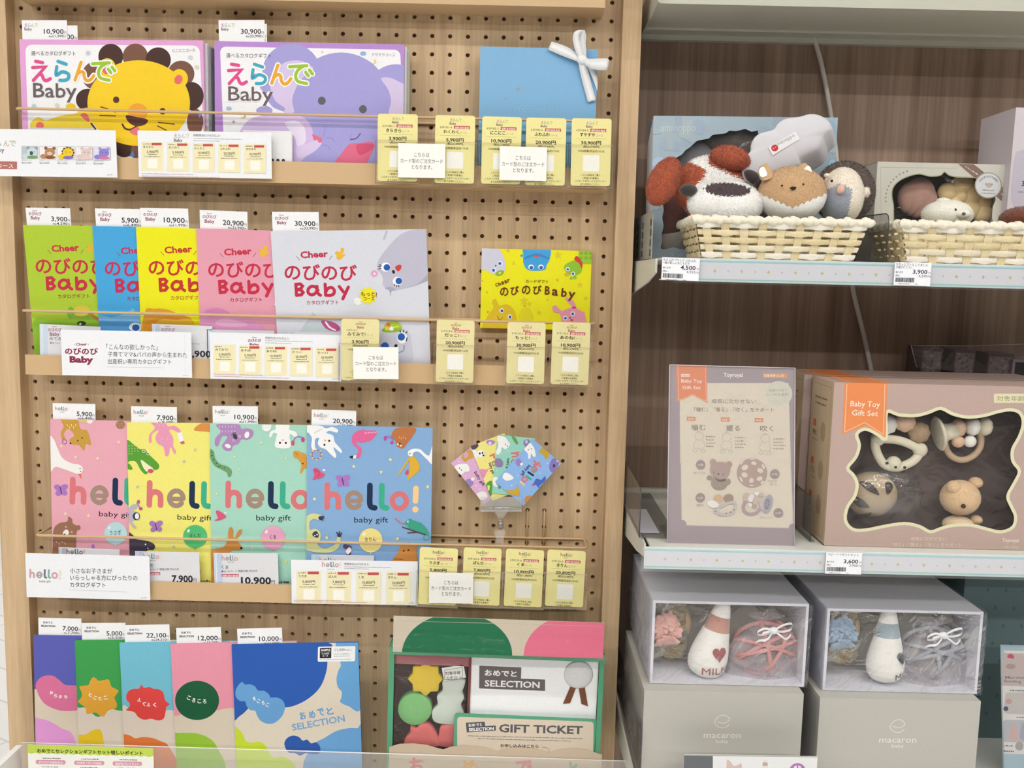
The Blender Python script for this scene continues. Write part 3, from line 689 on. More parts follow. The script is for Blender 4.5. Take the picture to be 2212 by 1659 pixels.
# order cards of the first row
OC = lean(-0.0645, 1.655, -0.0665, 1.56)
Y1 = [((133, 905), (452, 911), (147, 1441), '639180-3', 'きらきら', '3,900', '4,290', '195', 'first'), ((592, 915), (910, 923), (597, 1456), '639181-4', 'わくわく', '5,900', '6,490', '175', 'second'), ((966, 926), (1280, 934), (957, 1462), '639182-5', 'にこにこ', '10,900', '11,990', '170', 'third'), ((1317, 936), (1636, 943), (1305, 1472), '639183-6', 'ふわふわ', '20,900', '22,990', '170', 'fourth'), ((1679, 941), (1996, 946), (1661, 1478), '639184-0', 'すやすや', '30,900', '33,990', '105', 'last')]
for tl, tr, bl, code, nm, pz, tx, ct, wh in Y1:
    q = fr(OC, (780, 0), 3.687, tl, tr, bl)
    order_card('yellow order card priced %s yen on the rail of the lion and elephant tray' % pz, q, lambda A: logo_elande(A, 36, 7, 30), code, True, nm, pz, tx, ct, YEL, 'yellow order cards on the first rail')
    pocket('clear card pocket round the yellow %s yen order card of the top row' % pz, q)
NP = lean(-0.0700, 1.655, -0.0715, 1.56)
note('white order note between the 3,900 and 5,900 yen cards in the top row', fr(NP, (780, 0), 3.687, (296, 1140), (671, 1147), (293, 1412)))
note('white order note between the 10,900 and 20,900 yen cards in the top row', fr(NP, (780, 0), 3.687, (1106, 1165), (1481, 1173), (1101, 1434)))

# long white shelf signs
SG = VP(-0.0575)
def minicard(A, x, y, w, code, nm, pz, badge, y2=0.0):
    h = w*1.32; A.quad((x, y), (x+w, y+y2), (x+w-1, y+h+y2), (x-1, y+h), 'EFE7BE')
    A.fine(x+w*.06, y+w*.11, x+w*.42, y+w*.11, w*.09, '8C8468', 1, 3)
    if badge: A.rect(x+w*.46, y+w*.04+y2*.5, x+w*.92, y+w*.15+y2*.5, 'C4535A')
    A.text(nm, x+w*.08, y+w*.27, x+w*.08+w*.115*len(nm), y+w*.275, w*.10, '57503F', 0.02)
    A.text(pz+'円', x+w*.24, y+w*.50, x+w*.76, y+w*.505, w*.12, '57503F', 0.015)
    A.fine(x+w*.28, y+w*.58, x+w*.74, y+w*.585, w*.07, '6C6450', 1, 5); A.fine(x+w*.12, y+w*.68, x+w*.86, y+w*.685, w*.06, '6C6450', 1, 6)
    A.rect(x+w*.28, y+w*.76+y2*.4, x+w*.74, y+w*1.2+y2*.4, 'F7F5EA', w*.04)
def sign(label, pl, art): return card('shelf_sign', label, 'sign', pl, 'EEF0F4', art, 0.0008, 'long white signs on the tray fronts')
q = fr(SG, (0, 220), 6.913, (-270, 402), (1727, 426), (-262, 1106))
def s1(A):
    A.org(0, 220, 6.913)
    for ch, x0, x1, c in (('え', -190, -110, 'D9668F'), ('ら', -75, 20, '8DB9C6'), ('ん', 50, 140, 'C9B27E'), ('で', 140, 240, 'B4C59A')): A.text(ch, x0, 660, x1, 664, 82, c, 0.015)
    A.text('Baby', -110, 745, 66, 748, 60, '6A6062', 0.015)
    A.quad((-200, 885), (255, 892), (255, 1008), (-200, 1000), 'B5716A', 10); A.text('全5コース', -180, 975, 200, 985, 60, 'F3E9E4', 0.01)
    P = ((325, '8FA6B2', 'CBD8DC', '7FA06A'), (592, '8A5A44', 'B98A66', '8A5A44'), (862, '6B4234', 'EAC92E', '8870B8'), (1135, 'D9BFBA', 'DCC8C4', 'E6C9C6'), (1402, 'A79BD8', '8F84D0', 'D879A0'))
    for k, (x, c1, c2, c3) in enumerate(P):
        y = 662+k*3; A.rect(x-4, y-4, x+250, y+196, 'C9CCD0', 14); A.rect(x+4, y+4, x+242, y+188, ('B9C6CB', 'EFEDEA', 'F1EFE6', 'EFEAE8', 'E4DDF0')[k], 10)
        if k == 2:
            for j in range(11): A.ell(x+155+78*math.cos(j*.571), y+92+72*math.sin(j*.571), 22, 20, c1, 0, 10)
        else: A.ell(x+95, y+28, 26, 26, c1); A.ell(x+215, y+32, 26, 26, c1)
        A.ell(x+155, y+90, 78, 66, c2); A.ell(x+60, y+150, 52, 36, c2); A.ell(x+160, y+165, 80, 24, c3)
        if k == 1: A.ell(x+150, y+105, 40, 26, 'E3C6A5')
        if k == 0: A.ell(x+145, y+105, 26, 30, '4A5A66')
        A.ell(x+130, y+82, 6, 7, '4A3A3A', 0, 8); A.ell(x+185, y+84, 6, 7, '4A3A3A', 0, 8)
        A.text(('きらきら コース', 'わくわく コース', 'にこにこ コース', 'ふわふわ コース', 'すやすや コース')[k], x, y+222, x+150, y+223, 20, '8A8688'); A.text('税込'+('4,290', '6,490', '11,990', '22,990', '33,990')[k]+'円', x, y+258, x+145, y+259, 22, '4E4B4E')
    A.fine(1605, 1098, 1690, 1092, 22, 'A2A2A6', 1, 2)
sign('long white sign with five small animal pictures at the left of the top tray', q, s1)
q = fr(SG, (0, 0), 3.95, (1173, 1113), (2314, 1130), (1175, 1508))
def s2(A):
    A.org(0, 0, 3.95); A.dx = 0; logo_elande(A, 1484, 1140, 130, bold=0.01)
    A.text('掲載商品は105点以上!', 1650, 1162, 1878, 1167, 20, '54525A', 0)
    A.fine(1650, 1182, 2070, 1192, 9, '7A787E', 1, 4); A.fine(1650, 1202, 1875, 1207, 9, '7A787E', 1, 5)
    for i, (nm, pz) in enumerate((('きらきら', '3,900'), ('わくわく', '5,900'), ('にこにこ', '10,900'), ('ふわふわ', '20,900'), ('すやすや', '30,900'))): minicard(A, 1208+i*219, 1212+i*5, 186, '', nm, pz, True)
    A.fine(1208, 1482, 1650, 1492, 9, 'C58A90', 1, 8); A.fine(1208, 1502, 1870, 1517, 9, 'C58A90', 1, 9); A.fine(2240, 1534, 2300, 1530, 12, '9A9AA0', 1, 2)
sign('long white sign with five small yellow cards in front of the elephant catalogue', q, s2)
# folded white leaflets standing in the tray behind the signs
q = fr(VP(-0.0465), (560, 220), 6.913, (-250, 420), (493, 440), zb=1.5655)
def lf(A):
    A.units(100); A.rect(3, 0, 98, 80, 'E9EAEA')
    for i in range(3): A.ell(60+i*11, 58.5, 3.4, 4, '3F3A38')
card('leaflet', 'blank looking pale leaflet standing behind the sign in front of the elephant', 'leaflet', q, 'DFE0E0', lf, 0.0006, 'laminated info sheets in the trays')
q = fr(VP(-0.0465), (0, 220), 6.913, (440, 385), (1405, 395), zb=1.5655)
card('leaflet', 'pale leaflet just showing above the five picture sign under the lion', 'leaflet', q, 'D9DADA', None, 0.0006, 'laminated info sheets in the trays')
# ================================================================ second row: five nobi catalogues and the yellow card box
G2 = 'overlapping portrait catalogues in the second tray'
RED = 'C6344A'
def nobi(A, dx, dy, red=RED, brown='A23A36', bird='E9B93C', lines='8A4A3C'):
    A.org(400, 400, 3.6875); A.dx, A.dy = dx, dy
    A.text('Cheer', 920, 581, 1140, 570, 52, red, 0.035); A.line([(887, 567), (912, 596)], 4, lines); A.line([(1170, 562), (1150, 592)], 4, lines)
    A.text('のびのび', 793, 745, 1370, 752, 118, red, 0.02, 3)
    w = 25
    A.line([(887, 878), (882, 790), (918, 787), (935, 803), (922, 824), (898, 832)], w, red); A.line([(890, 832), (925, 836), (940, 855), (925, 874), (887, 877)], w, red)
    A.line([(1052, 835), (1038, 812), (1008, 806), (982, 826), (980, 856), (1004, 873), (1032, 865), (1052, 840)], w, red, True, True); A.line([(1050, 806), (1053, 845), (1062, 866), (1078, 877)], w, red, True)
    A.line([(1115, 788), (1119, 876)], w, red); A.line([(1120, 850), (1138, 822), (1168, 816), (1188, 838), (1182, 866), (1155, 878), (1122, 876)], w, red, True)
    A.line([(1228, 808), (1262, 852)], w, red); A.line([(1300, 812), (1256, 905)], w, red)
    A.text('カタログギフト', 968, 950, 1222, 947, 32, brown, 0.012)
    if bird:
        A.blob([(1195, 540), (1212, 525), (1235, 535), (1240, 505), (1262, 500), (1265, 530), (1250, 550), (1278, 552), (1255, 575), (1235, 592), (1210, 590), (1205, 560)], bird)
        A.poly([(1190, 542), (1205, 538), (1203, 550)], 'D98F3A')
    A.dx = A.dy = 0
P2 = lambda k: lean(-0.0425-k*0.0031, 1.495, -0.0275-k*0.0031, 1.293)
W2 = 335.0
def green_art(A):
    A.bg('AFCB3C'); nobi(A, -1981, -50, brown='8A5A2C', bird='D9B83C'); A.org(0, 400, 3.686)
    A.blob([(560, 1060), (620, 1030), (720, 1040), (800, 1080), (830, 1400), (300, 1400), (270, 1080), (420, 1070)], '8FBB3A')
    A.blob([(535, 1030), (545, 980), (570, 968), (590, 985), (620, 965), (680, 960), (715, 1000), (705, 1050), (660, 1040), (600, 1030), (560, 1060)], '7DB33C')
    A.blob([(590, 990), (620, 962), (680, 960), (712, 990), (690, 1035), (610, 1040)], 'D9C24A'); A.line([(715, 1020), (800, 1085)], 22, 'C07F3A')
    A.ell(650, 1100, 36, 18, '31402C'); A.ell(640, 1106, 10, 8, 'E8EDE0')
def blue_art(A):
    A.bg('4AA6DE'); nobi(A, -1430, -32, 'C23358', '8C3A5C', None); A.org(0, 400, 3.686)
    A.blob([(745, 1060), (900, 1050), (1020, 1010), (1060, 980), (1080, 1010), (1150, 1060), (1200, 1400), (790, 1400)], '7CB7E2')
    A.blob([(760, 1110), (900, 1080), (1100, 1090), (1200, 1140), (1200, 1400), (800, 1400)], '5AA0D8')
    A.ell(1080, 1130, 52, 36, 'F0F2F4'); A.ell(1082, 1135, 30, 26, '2E5FB0')
def yellow_art(A):
    A.bg('EBE722'); nobi(A, -1082, -38, 'C23A36', 'A0522C', None); A.org(0, 400, 3.686)
    A.blob([(1150, 1020), (1230, 985), (1330, 990), (1430, 1030), (1540, 1090), (1600, 1400), (1140, 1400)], 'DDA038')
    A.blob([(1150, 1100), (1250, 1060), (1360, 1045), (1440, 1060), (1500, 1075), (1380, 1100), (1280, 1130), (1200, 1200), (1140, 1230)], 'D9922F'); A.blob([(1240, 1100), (1400, 1075), (1540, 1095), (1560, 1400), (1200, 1400)], 'E6B83C')
def pink_art(A):
    A.bg('E4A0B2'); nobi(A, -608, -22); A.org(400, 400, 3.6875)
    A.star(740, 940, 36, 'F0EEF0', 10, 0.65); A.blob([(140, 1020), (200, 985), (270, 975), (340, 1000), (420, 1050), (560, 1090), (640, 1160), (660, 1430), (140, 1430)], 'DE9AC6')
    A.blob([(160, 1020), (180, 990), (250, 980), (320, 995), (360, 1030), (280, 1045), (190, 1050)], 'D689BA'); A.blob([(240, 1090), (320, 1060), (420, 1080), (500, 1110), (420, 1130), (280, 1120)], 'E7AFD0')
def grey_art(A):
    GR = 'CDCBDA'
    A.bg('D7DAE4'); nobi(A, 0, 0, 'C0304A', 'A2344C'); A.org(400, 400, 3.6875)
    A.blob([(1610, 500), (1720, 390), (1860, 350), (1990, 380), (2000, 700), (1930, 720), (1860, 780), (1760, 820), (1640, 838), (1580, 800), (1530, 680), (1540, 600)], 'C0BED0')
    A.blob([(1760, 820), (1860, 780), (1945, 700), (1960, 745), (1860, 790)], 'A9A8BE'); A.blob([(1590, 820), (1625, 840), (1635, 885), (1645, 845), (1680, 835), (1640, 810)], 'A9A8BE'); A.line([(1605, 370), (1595, 400), (1583, 430)], 16, 'BDBCCB', True)
    A.ell(1535, 740, 38, 62, 'DADCE4', -20)
    for x, y, px, py in ((1597, 652, 1607, 655), (1692, 765, 1702, 763)): A.ell(x, y, 38, 36, 'F4F5F8'); A.ell(px, py, 26, 26, '2A5EB0')
    for w in ([(1548, 632), (1562, 640)], [(1540, 648), (1558, 650)], [(1542, 668), (1560, 662)], [(1665, 800), (1670, 790)], [(1685, 808), (1686, 796)], [(1703, 808), (1700, 796)]): A.line(w, 7, '2E3346')
    A.ell(1660, 690, 11, 15, '20242E', -25); A.blob([(1672, 655), (1700, 634), (1722, 640), (1718, 668), (1695, 686)], 'D0483E')
    A.star(1508, 705, 34, 'DDA0C6', 12, 0.6); A.ell(1508, 705, 9, 9, 'F6EEF4'); A.star(1375, 925, 40, 'ECEDEF', 12, 0.65); A.star(1455, 880, 80, 'EEE52C', 14, 0.66)
    A.text('もっと!', 1400, 882, 1528, 884, 34, '8C4A20', 0.03); A.text('コース', 1422, 917, 1508, 917, 25, '8C4A20', 0.03)
    A.blob([(950, 1110), (1000, 1050), (1015, 1010), (1022, 1035), (1032, 1020), (1050, 1050), (1100, 1075), (1200, 1120), (1240, 1180), (1240, 1430), (800, 1430)], 'C3C6D2'); A.blob([(930, 1150), (980, 1110), (1060, 1100), (1120, 1150), (1100, 1200), (980, 1200)], 'BFD0D2')
    A.blob([(1085, 1080), (1160, 1085), (1215, 1110), (1235, 1150), (1190, 1165), (1120, 1140)], 'B9568A'); A.line([(1120, 1090), (1150, 1130), (1195, 1155)], 14, 'EDE6EE', True)
    A.blob([(1560, 1190), (1640, 1160), (1780, 1180), (1800, 1260), (1790, 1420), (1560, 1430)], 'C9CBDA')
    A.ell(1648, 1150, 82, 24, '8FB83C', -4); A.blob([(1590, 1130), (1610, 1095), (1680, 1085), (1718, 1110), (1720, 1140)], 'A9C94A'); A.line([(1600, 1150), (1700, 1122)], 10, 'E2DC4A')
    for x, y, c in ((1618, 1112, 'D8684A'), (1608, 1138, 'E9D23C'), (1643, 1142, 'F0F0EA')): A.star(x, y, 22, c, 9, 0.6)
    A.ell(1728, 1215, 40, 46, 'F4F5F8'); A.ell(1722, 1208, 29, 30, '2A5EB0'); A.ell(1592, 1285, 32, 34, '2A5EB0'); A.ell(1679, 1278, 14, 11, '20242E', -20)
    for w in ([(1715, 1170), (1712, 1158)], [(1738, 1168), (1742, 1154)], [(1758, 1178), (1768, 1166)], [(1768, 1215), (1762, 1240)]): A.line(w, 8, '24283A')
    A.line([(1745, 1275), (1740, 1315), (1700, 1335)], 7, '8288A8', True)
N2 = (('green_x', (0, 400), 3.686, (183, 318), (735, 323), 'AFCB3C', green_art, 'green portrait baby catalogue at the far left of the second tray', '3,900', '4,290'),
      ('blue_x', (0, 400), 3.686, (735, 325), (1115, 332), '4AA6DE', blue_art, 'bright blue portrait baby catalogue between the green and yellow ones', '5,900', '6,490'),
      ('yellow_x', (0, 400), 3.686, (1083, 331), (1558, 345), 'EBE722', yellow_art, 'bright yellow portrait baby catalogue between the blue and pink ones', '10,900', '11,990'),
      ('pink_x', (400, 400), 3.6875, (88, 344), (680, 361), 'E4A0B2', pink_art, 'pink portrait baby catalogue half covered by the pale grey one', '20,900', '22,990'),
      ('grey_x', (400, 400), 3.6875, (680, 369), (1920, 350), 'D7DAE4', grey_art, 'pale grey baby catalogue with an upside down lilac creature, fully visible', '30,900', '33,990'))
wf = None
for k, (nm, og, sc, tl, tr, col, art, lb, pz, tx) in reversed(list(enumerate(N2))):
    q = fr(P2(k), og, sc, tl, tr, zb=1.3015)
    if k == 4: wf = q.w
    q.w = wf; book('portrait_catalogue', lb, q, 0.0022, col, art, G2)
TB2 = (((0, 400), 3.686, (203, 178), (557, 184)), ((0, 400), 3.686, (755, 185), (1125, 190)), ((0, 400), 3.686, (1115, 180), (1497, 187)), ((400, 400), 3.6875, (115, 197), (495, 212)), ((400, 400), 3.6875, (690, 212), (1063, 214)))
for k, (og, sc, tl, tr) in enumerate(TB2):
    q = fr(P2(k).off(-0.0024), og, sc, tl, tr, zb=0); q.h = 0.042
    price_tab('white price tab reading %s yen above the %s baby catalogue' % (N2[k][8], ('green', 'bright blue', 'bright yellow', 'pink', 'pale grey')[k]), q, L_N, N2[k][8], N2[k][9])
# yellow card box
q = fr(VP(-0.014), (720, 480), 3.3515, (1075, 189), (1872, 209), (1062, 765))
t = thing('card_gift_box', 'bright yellow flat box with cartoon animals standing at the right of the second tray', 'gift box', q.P(q.w/2, -q.h, -0.006))
mb = MB(); mb.plbox(q, 0, -q.h, q.w, 0, -0.011, 0, paper('EBE622')); A = Art(q, mb, 2e-5).org(720, 480, 3.3515)
def yb(A):
    for x, y, r in ((1265, 208, 16), (1305, 297, 20), (1628, 238, 34), (1622, 420, 16), (1785, 455, 26), (1828, 552, 20), (1112, 508, 12), (1380, 570, 36), (1420, 592, 22), (1385, 604, 15), (1550, 563, 10), (1488, 655, 22), (1120, 650, 14), (1080, 425, 9), (1700, 380, 14)): A.star(x, y, r, 'DCCB2E' if r > 18 else 'E0AE3A')
    A.blob([(1060, 170), (1180, 185), (1230, 240), (1250, 320), (1235, 360), (1170, 378), (1110, 350), (1060, 330)], 'CFCFE0')
    A.blob([(1172, 372), (1200, 350), (1235, 352), (1225, 380), (1190, 390)], '93B63C'); A.ell(1205, 367, 8, 7, 'EEE9A0', 0, 8)
    for x, y in ((1208, 298), (1162, 347)): A.ell(x, y, 17, 16, 'F2F3F8'); A.ell(x-2, y+1, 11, 11, '2F62B4')
    A.ell(1176, 315, 5, 6, '23262E', 0, 8)
    A.blob([(1385, 190), (1560, 190), (1568, 260), (1545, 310), (1530, 345), (1450, 352), (1400, 340), (1375, 290), (1378, 240)], '46A2DE'); A.ell(1365, 242, 12, 9, '46A2DE'); A.ell(1472, 238, 38, 14, 'D8584C'); A.line([(1385, 262), (1470, 235), (1555, 262)], 16, '3A8BC8', True)
    for x in (1432, 1503): A.ell(x, 325, 20, 18, 'F2F4F8'); A.ell(x+1, 329, 13, 13, '2F62B4')
    A.rect(1775, 205, 1880, 302, '9CC63C')
    for i in range(7): A.ell(1795+(i % 3)*34, 225+(i//3)*34, 13, 13, '86B432', 0, 12)
    A.blob([(1670, 320), (1720, 285), (1775, 280), (1800, 320), (1790, 365), (1740, 385), (1690, 365)], '8FC13A'); A.blob([(1745, 270), (1760, 245), (1785, 262), (1803, 300), (1798, 335), (1780, 300)], 'D0443A'); A.ell(1748, 400, 14, 14, '8FC13A'); A.ell(1722, 405, 10, 12, '8FC13A'); A.ell(1690, 378, 18, 14, 'E0B03A')
    for x, y in ((1697, 340), (1735, 372)): A.ell(x, y, 15, 14, 'F2F4EE'); A.ell(x, y+1, 9, 9, '2F62B4')
    A.blob([(1090, 780), (1110, 690), (1160, 620), (1150, 575), (1175, 555), (1200, 600), (1260, 595), (1310, 640), (1330, 720), (1330, 780)], 'DDBE2C'); A.ell(1395, 680, 48, 66, 'E3D62A', 0)
    for x, y in ((1220, 640), (1278, 684)): A.ell(x, y, 16, 17, 'F2F4EE'); A.ell(x+1, y+2, 10, 11, '2F62B4')
    A.line([(1190, 680), (1202, 708), (1225, 690)], 5, '8C6A1E', True)
    A.blob([(1650, 720), (1640, 660), (1600, 650), (1585, 615), (1610, 602), (1650, 640), (1700, 625), (1730, 615), (1700, 580), (1680, 555), (1700, 545), (1745, 580), (1760, 620), (1800, 645), (1820, 660), (1822, 780), (1650, 780)], 'E59AB0'); A.ell(1742, 618, 16, 8, 'C93C8A')
    for x, y in ((1680, 694), (1733, 662)): A.ell(x, y, 16, 16, 'F4F0F4'); A.ell(x, y+1, 10, 10, '2F62B4')
    A.ell(1726, 708, 10, 8, 'CE4A4E'); A.ell(1714, 692, 6, 5, '2A2226', 0, 8)
    A.text('カードギフト', 1392, 437, 1558, 439, 22, '7A6A28', 0.015)
    for i, ch in enumerate('Cheer'): A.text(ch, 1178+i*21, 468-i*8, 1196+i*21, 461-i*7, 24, '7A3A22', 0.03)
    for ch, x0, y0, x1, y1 in (('の', 1208, 533, 1270, 529), ('び', 1285, 524, 1345, 521), ('の', 1365, 519, 1428, 517), ('び', 1445, 517, 1508, 517), ('B', 1530, 522, 1566, 524), ('a', 1580, 527, 1625, 531), ('b', 1648, 536, 1688, 540), ('y', 1698, 546, 1748, 552)): A.text(ch, x0, y0, x1, y1, 60 if ch not in 'ay' else 44, '6E3020', 0.02)
yb(A); mb.build('lid', t)
OC2 = lean(-0.0645, 1.385, -0.0665, 1.29)
for tl, tr, bl, code, bd, nm, pz, tx, ct, wh in (((58, 698), (333, 704), (71, 1144), '519116-3', False, 'みてみて!', '3,900', '4,290', '195', 'first'), ((750, 705), (1024, 713), (754, 1156), '519119-6', True, 'だっこ!', '20,900', '22,990', '110', 'second'), ((1262, 722), (1538, 729), (1241, 1165), '519120-0', True, 'もっと!', '30,900', '33,990', '95', 'third'), ((1588, 721), (1863, 730), (1561, 1171), '519118-5', True, 'あのね!', '10,900', '11,990', '200', 'fourth')):
    q = fr(OC2, (720, 480), 3.3515, tl, tr, bl)
    order_card('yellow order card priced %s yen on the rail of the middle tray' % pz, q, lambda A: logo_nobi(A, 38, 6, 26, 'A2504A'), code, bd, nm, pz, tx, ct, 'E8DEA6', 'yellow order cards on the second rail')
    pocket('clear card pocket round the %s yen order card of the middle row' % pz, q)
note('white order note over the 3,900 yen card in front of the grey catalogue', fr(lean(-0.0700, 1.385, -0.0715, 1.29), (400, 400), 3.6875, (1337, 1289), (1698, 1291), (1337, 1543)))
q = fr(SG, (0, 400), 3.686, (483, 1150), (1522, 1172), (487, 1512))
def s3(A):
    A.org(0, 400, 3.686); A.text('Cheer', 604, 1277, 694, 1276, 21, '96405E', 0.03); A.line([(592, 1262), (598, 1276)], 2, '96405E'); A.line([(708, 1262), (702, 1276)], 2, '96405E')
    A.text('のびのび', 518, 1343, 782, 1346, 50, '8C3254', 0.035); A.text('Baby', 555, 1410, 744, 1413, 50, '8C3254', 0.05)
    A.text('「こんなの欲しかった」', 848, 1306, 1255, 1310, 42, '4C4A56', 0.003); A.text('子育てママ&パパの声から生まれた', 860, 1362, 1490, 1370, 38, '4C4A56', 0.003); A.text('出産祝い専用カタログギフト', 860, 1420, 1365, 1424, 38, '4C4A56', 0.003)
    A.line([(850, 1446), (1310, 1455)], 2, 'B9BBC4', caps=False); A.line([(1470, 1190), (1476, 1500)], 2, 'D5D8E2', caps=False); A.fine(1455, 1517, 1500, 1514, 10, 'A0A0A6')
sign('long white sign with four lines of print at the left of the middle tray', q, s3)
q = fr(SG, (400, 400), 3.6875, (195, 1172), (1243, 1195), (195, 1541))
def s4(A):
    A.org(400, 400, 3.6875); logo_nobi(A, 500, 1207, 104, '8C3254', 0.03)
    A.text('掲載商品は95点以上!', 637, 1224, 830, 1230, 18, '54525A', 0); A.fine(637, 1240, 1015, 1250, 8, '7A787E', 1, 4); A.fine(637, 1257, 845, 1263, 8, '7A787E', 1, 5)
    for i, (nm, pz, b) in enumerate((('みてみて!', '3,900', 0), ('あそぼ!', '5,900', 1), ('あのね!', '10,900', 1), ('だっこ!', '20,900', 1), ('もっと!', '30,900', 1))): minicard(A, 226+i*204, 1270+i*6, 176, '', nm, pz, b)
    A.fine(228, 1506, 620, 1518, 9, 'C58A90', 1, 8); A.fine(228, 1522, 830, 1540, 9, 'C58A90', 1, 9); A.fine(1172, 1545, 1228, 1543, 12, '9A9AA0', 1, 2)
sign('long white sign with five small yellow cards in the middle tray', q, s4)
# laminated sheets standing in the second tray
def sheet(label, pl, art=None, edge='C9D7E6'):
    def a2(A):
        w = pl.w*1000; A.unit = 0.001; A.rect(1, 0.8, w*0.13, 100, edge); A.rect(2.5, 0.8, 4.2, 100, 'DCE6EE')
        if art: art(A)
    return card('info_sheet', label, 'info sheet', pl, 'DDDEE2', a2, 0.0006, 'laminated info sheets in the trays')
q = fr(VP(-0.0468), (0, 400), 3.686, (315, 1104), (800, 1128), zb=1.2935)
def a(A):
    A.org(0, 400, 3.686); logo_nobi(A, 382, 1120, 108, '8C4A6A'); A.text('みてみて!コース', 393, 1233, 640, 1240, 26, '77757E', 0.01); A.text('●全114ページ', 398, 1262, 520, 1266, 14, '77757E')
sheet('laminated sheet leaning in front of the green and blue catalogues', q, a)
q = fr(VP(-0.0468), (0, 400), 3.686, (1210, 1104), (1690, 1122), zb=1.2935)
def a(A):
    A.org(0, 400, 3.686); logo_nobi(A, 1283, 1118, 110, '8C4A7A'); A.text('約190点', 1520, 1268, 1590, 1269, 12, '77757E'); A.text('10,900', 1455, 1365, 1680, 1370, 52, '35323A', 0.03); A.text('円', 1690, 1365, 1720, 1365, 24, '35323A')
sheet('laminated sheet with a large price leaning in front of the yellow catalogue', q, a, 'C3CFE0')
sheet('laminated sheet showing its top edge in front of the pink catalogue', fr(VP(-0.0468), (400, 400), 3.6875, (173, 1149), (708, 1160), zb=1.2935))
sheet('laminated sheet showing its top edge in front of the pale grey catalogue', fr(VP(-0.0468), (400, 400), 3.6875, (808, 1164), (1243, 1173), zb=1.2935))

# ================================================================ third row: hello catalogues
G3 = 'four overlapping square catalogues in the third tray'
P3 = lambda k: lean(-0.024-k*0.0036, 1.235, -0.034-k*0.0036, 0.97)
def fur(A, pts, c, w=4):
    for x, y, dx, dy in pts: A.line([(x, y), (x+dx, y+dy)], w, c, caps=False)
def bfly(A, x, y, k, c='A878C4', rot=0):
    for dx, dy, rx, ry in ((-16, -14, 20, 14), (-14, 14, 15, 13), (16, -16, 20, 14), (16, 12, 15, 13)): A.ell(x+dx*k, y+dy*k, rx*k, ry*k, c, 25 if dx*dy > 0 else -25, 14)
    A.line([(x-4*k, y-16*k), (x+4*k, y+18*k)], 5*k, '5A3C66')
def balloon(A, x, y, rx, ry, c, t, tw):
    A.ell(x, y, rx, ry, c, 0, 36); A.poly([(x-8, y+ry+10), (x, y+ry-6), (x+8, y+ry+10)], c); A.ell(x-rx*.55, y-ry*.5, rx*.1, ry*.16, 'F3F3EF', 30, 10); A.text(t, x-tw/2, y+10, x+tw/2, y+6, 32, '3A3C48', 0.01)
def pink3(A):
    A.bg('E6A9B7'); A.org(40, 850, 3.53); hello(A, 385, 848, 1110, 862); A.text('baby gift', 614, 935, 880, 945, 38, '26222C', 0.0)
    BR = 'C79C44'; A.blob([(325, 190), (440, 190), (475, 270), (520, 280), (545, 340), (550, 395), (515, 385), (500, 437), (460, 395), (400, 385), (390, 350), (425, 320), (380, 270), (345, 310), (360, 350), (335, 355), (322, 300), (345, 250)], BR)
    fur(A, [(370+i*16, 232+(i % 2)*18, 4, 18) for i in range(5)], 'F2E6CF'); A.ell(486, 338, 6, 6, '2A2024', 0, 8); A.ell(453, 360, 6, 6, '2A2024', 0, 8); A.ell(397, 380, 8, 7, '2A2024', 0, 8); A.line([(345, 350), (335, 375), (360, 385), (368, 362)], 6, '9468B0', True, True); A.star(328, 400, 16, 'E9D79A', 4)
    A.blob([(235, 340), (270, 350), (300, 420), (335, 490), (400, 530), (470, 545), (492, 580), (470, 612), (440, 610), (330, 570), (280, 560), (235, 590)], 'EFEDEA'); A.poly([(455, 612), (478, 612), (480, 655)], 'DB7A58'); A.ell(470, 572, 4, 5, '3A3236', 0, 8); A.ell(475, 594, 4, 5, '3A3236', 0, 8)
    A.ell(778, 238, 35, 32, 'A47A5E'); fur(A, [(755+i*14, 225+(i % 2)*20, 4, 10) for i in range(4)], 'D9C3A8', 3); A.ell(505, 200, 46, 26, 'D9C28A'); A.ell(545, 210, 22, 20, 'F1EFEC')
    A.blob([(262, 1180), (268, 1040), (310, 990), (372, 975), (380, 940), (408, 955), (412, 985), (440, 1005), (465, 1005), (472, 1035), (445, 1050), (440, 1130), (430, 1300), (262, 1300)], '9A7158'); A.ell(362, 1017, 6, 6, 'F3EDE4', 0, 10); A.ell(407, 1055, 6, 6, 'F3EDE4', 0, 10); A.ell(362, 1017, 3, 3, '2A2024', 0, 8); A.ell(407, 1055, 3, 3, '2A2024', 0, 8); A.blob([(340, 1060), (365, 1035), (385, 1055), (372, 1090), (348, 1085)], 'F1ECE6'); A.ell(352, 1074, 8, 6, '2A2024', 0, 8); fur(A, [(285+i*22, 1125+(i % 2)*14, 10, 12) for i in range(4)], 'E9DAC6')
    bfly(A, 325, 738, 1.5); balloon(A, 742, 1066, 86, 86, 'B9DCE2', 'うさぎ', 86); A.ell(570, 1165, 12, 18, 'A878C4'); A.ell(575, 1190, 14, 12, 'D05A8A')
    for x, y in ((437, 485), (605, 494), (766, 371), (360, 915), (535, 930)): A.star(x, y, 15, 'F1E3B8')
    A.text('SHADDY GIFT', 600, 1425, 820, 1430, 24, '3A3438') if False else None
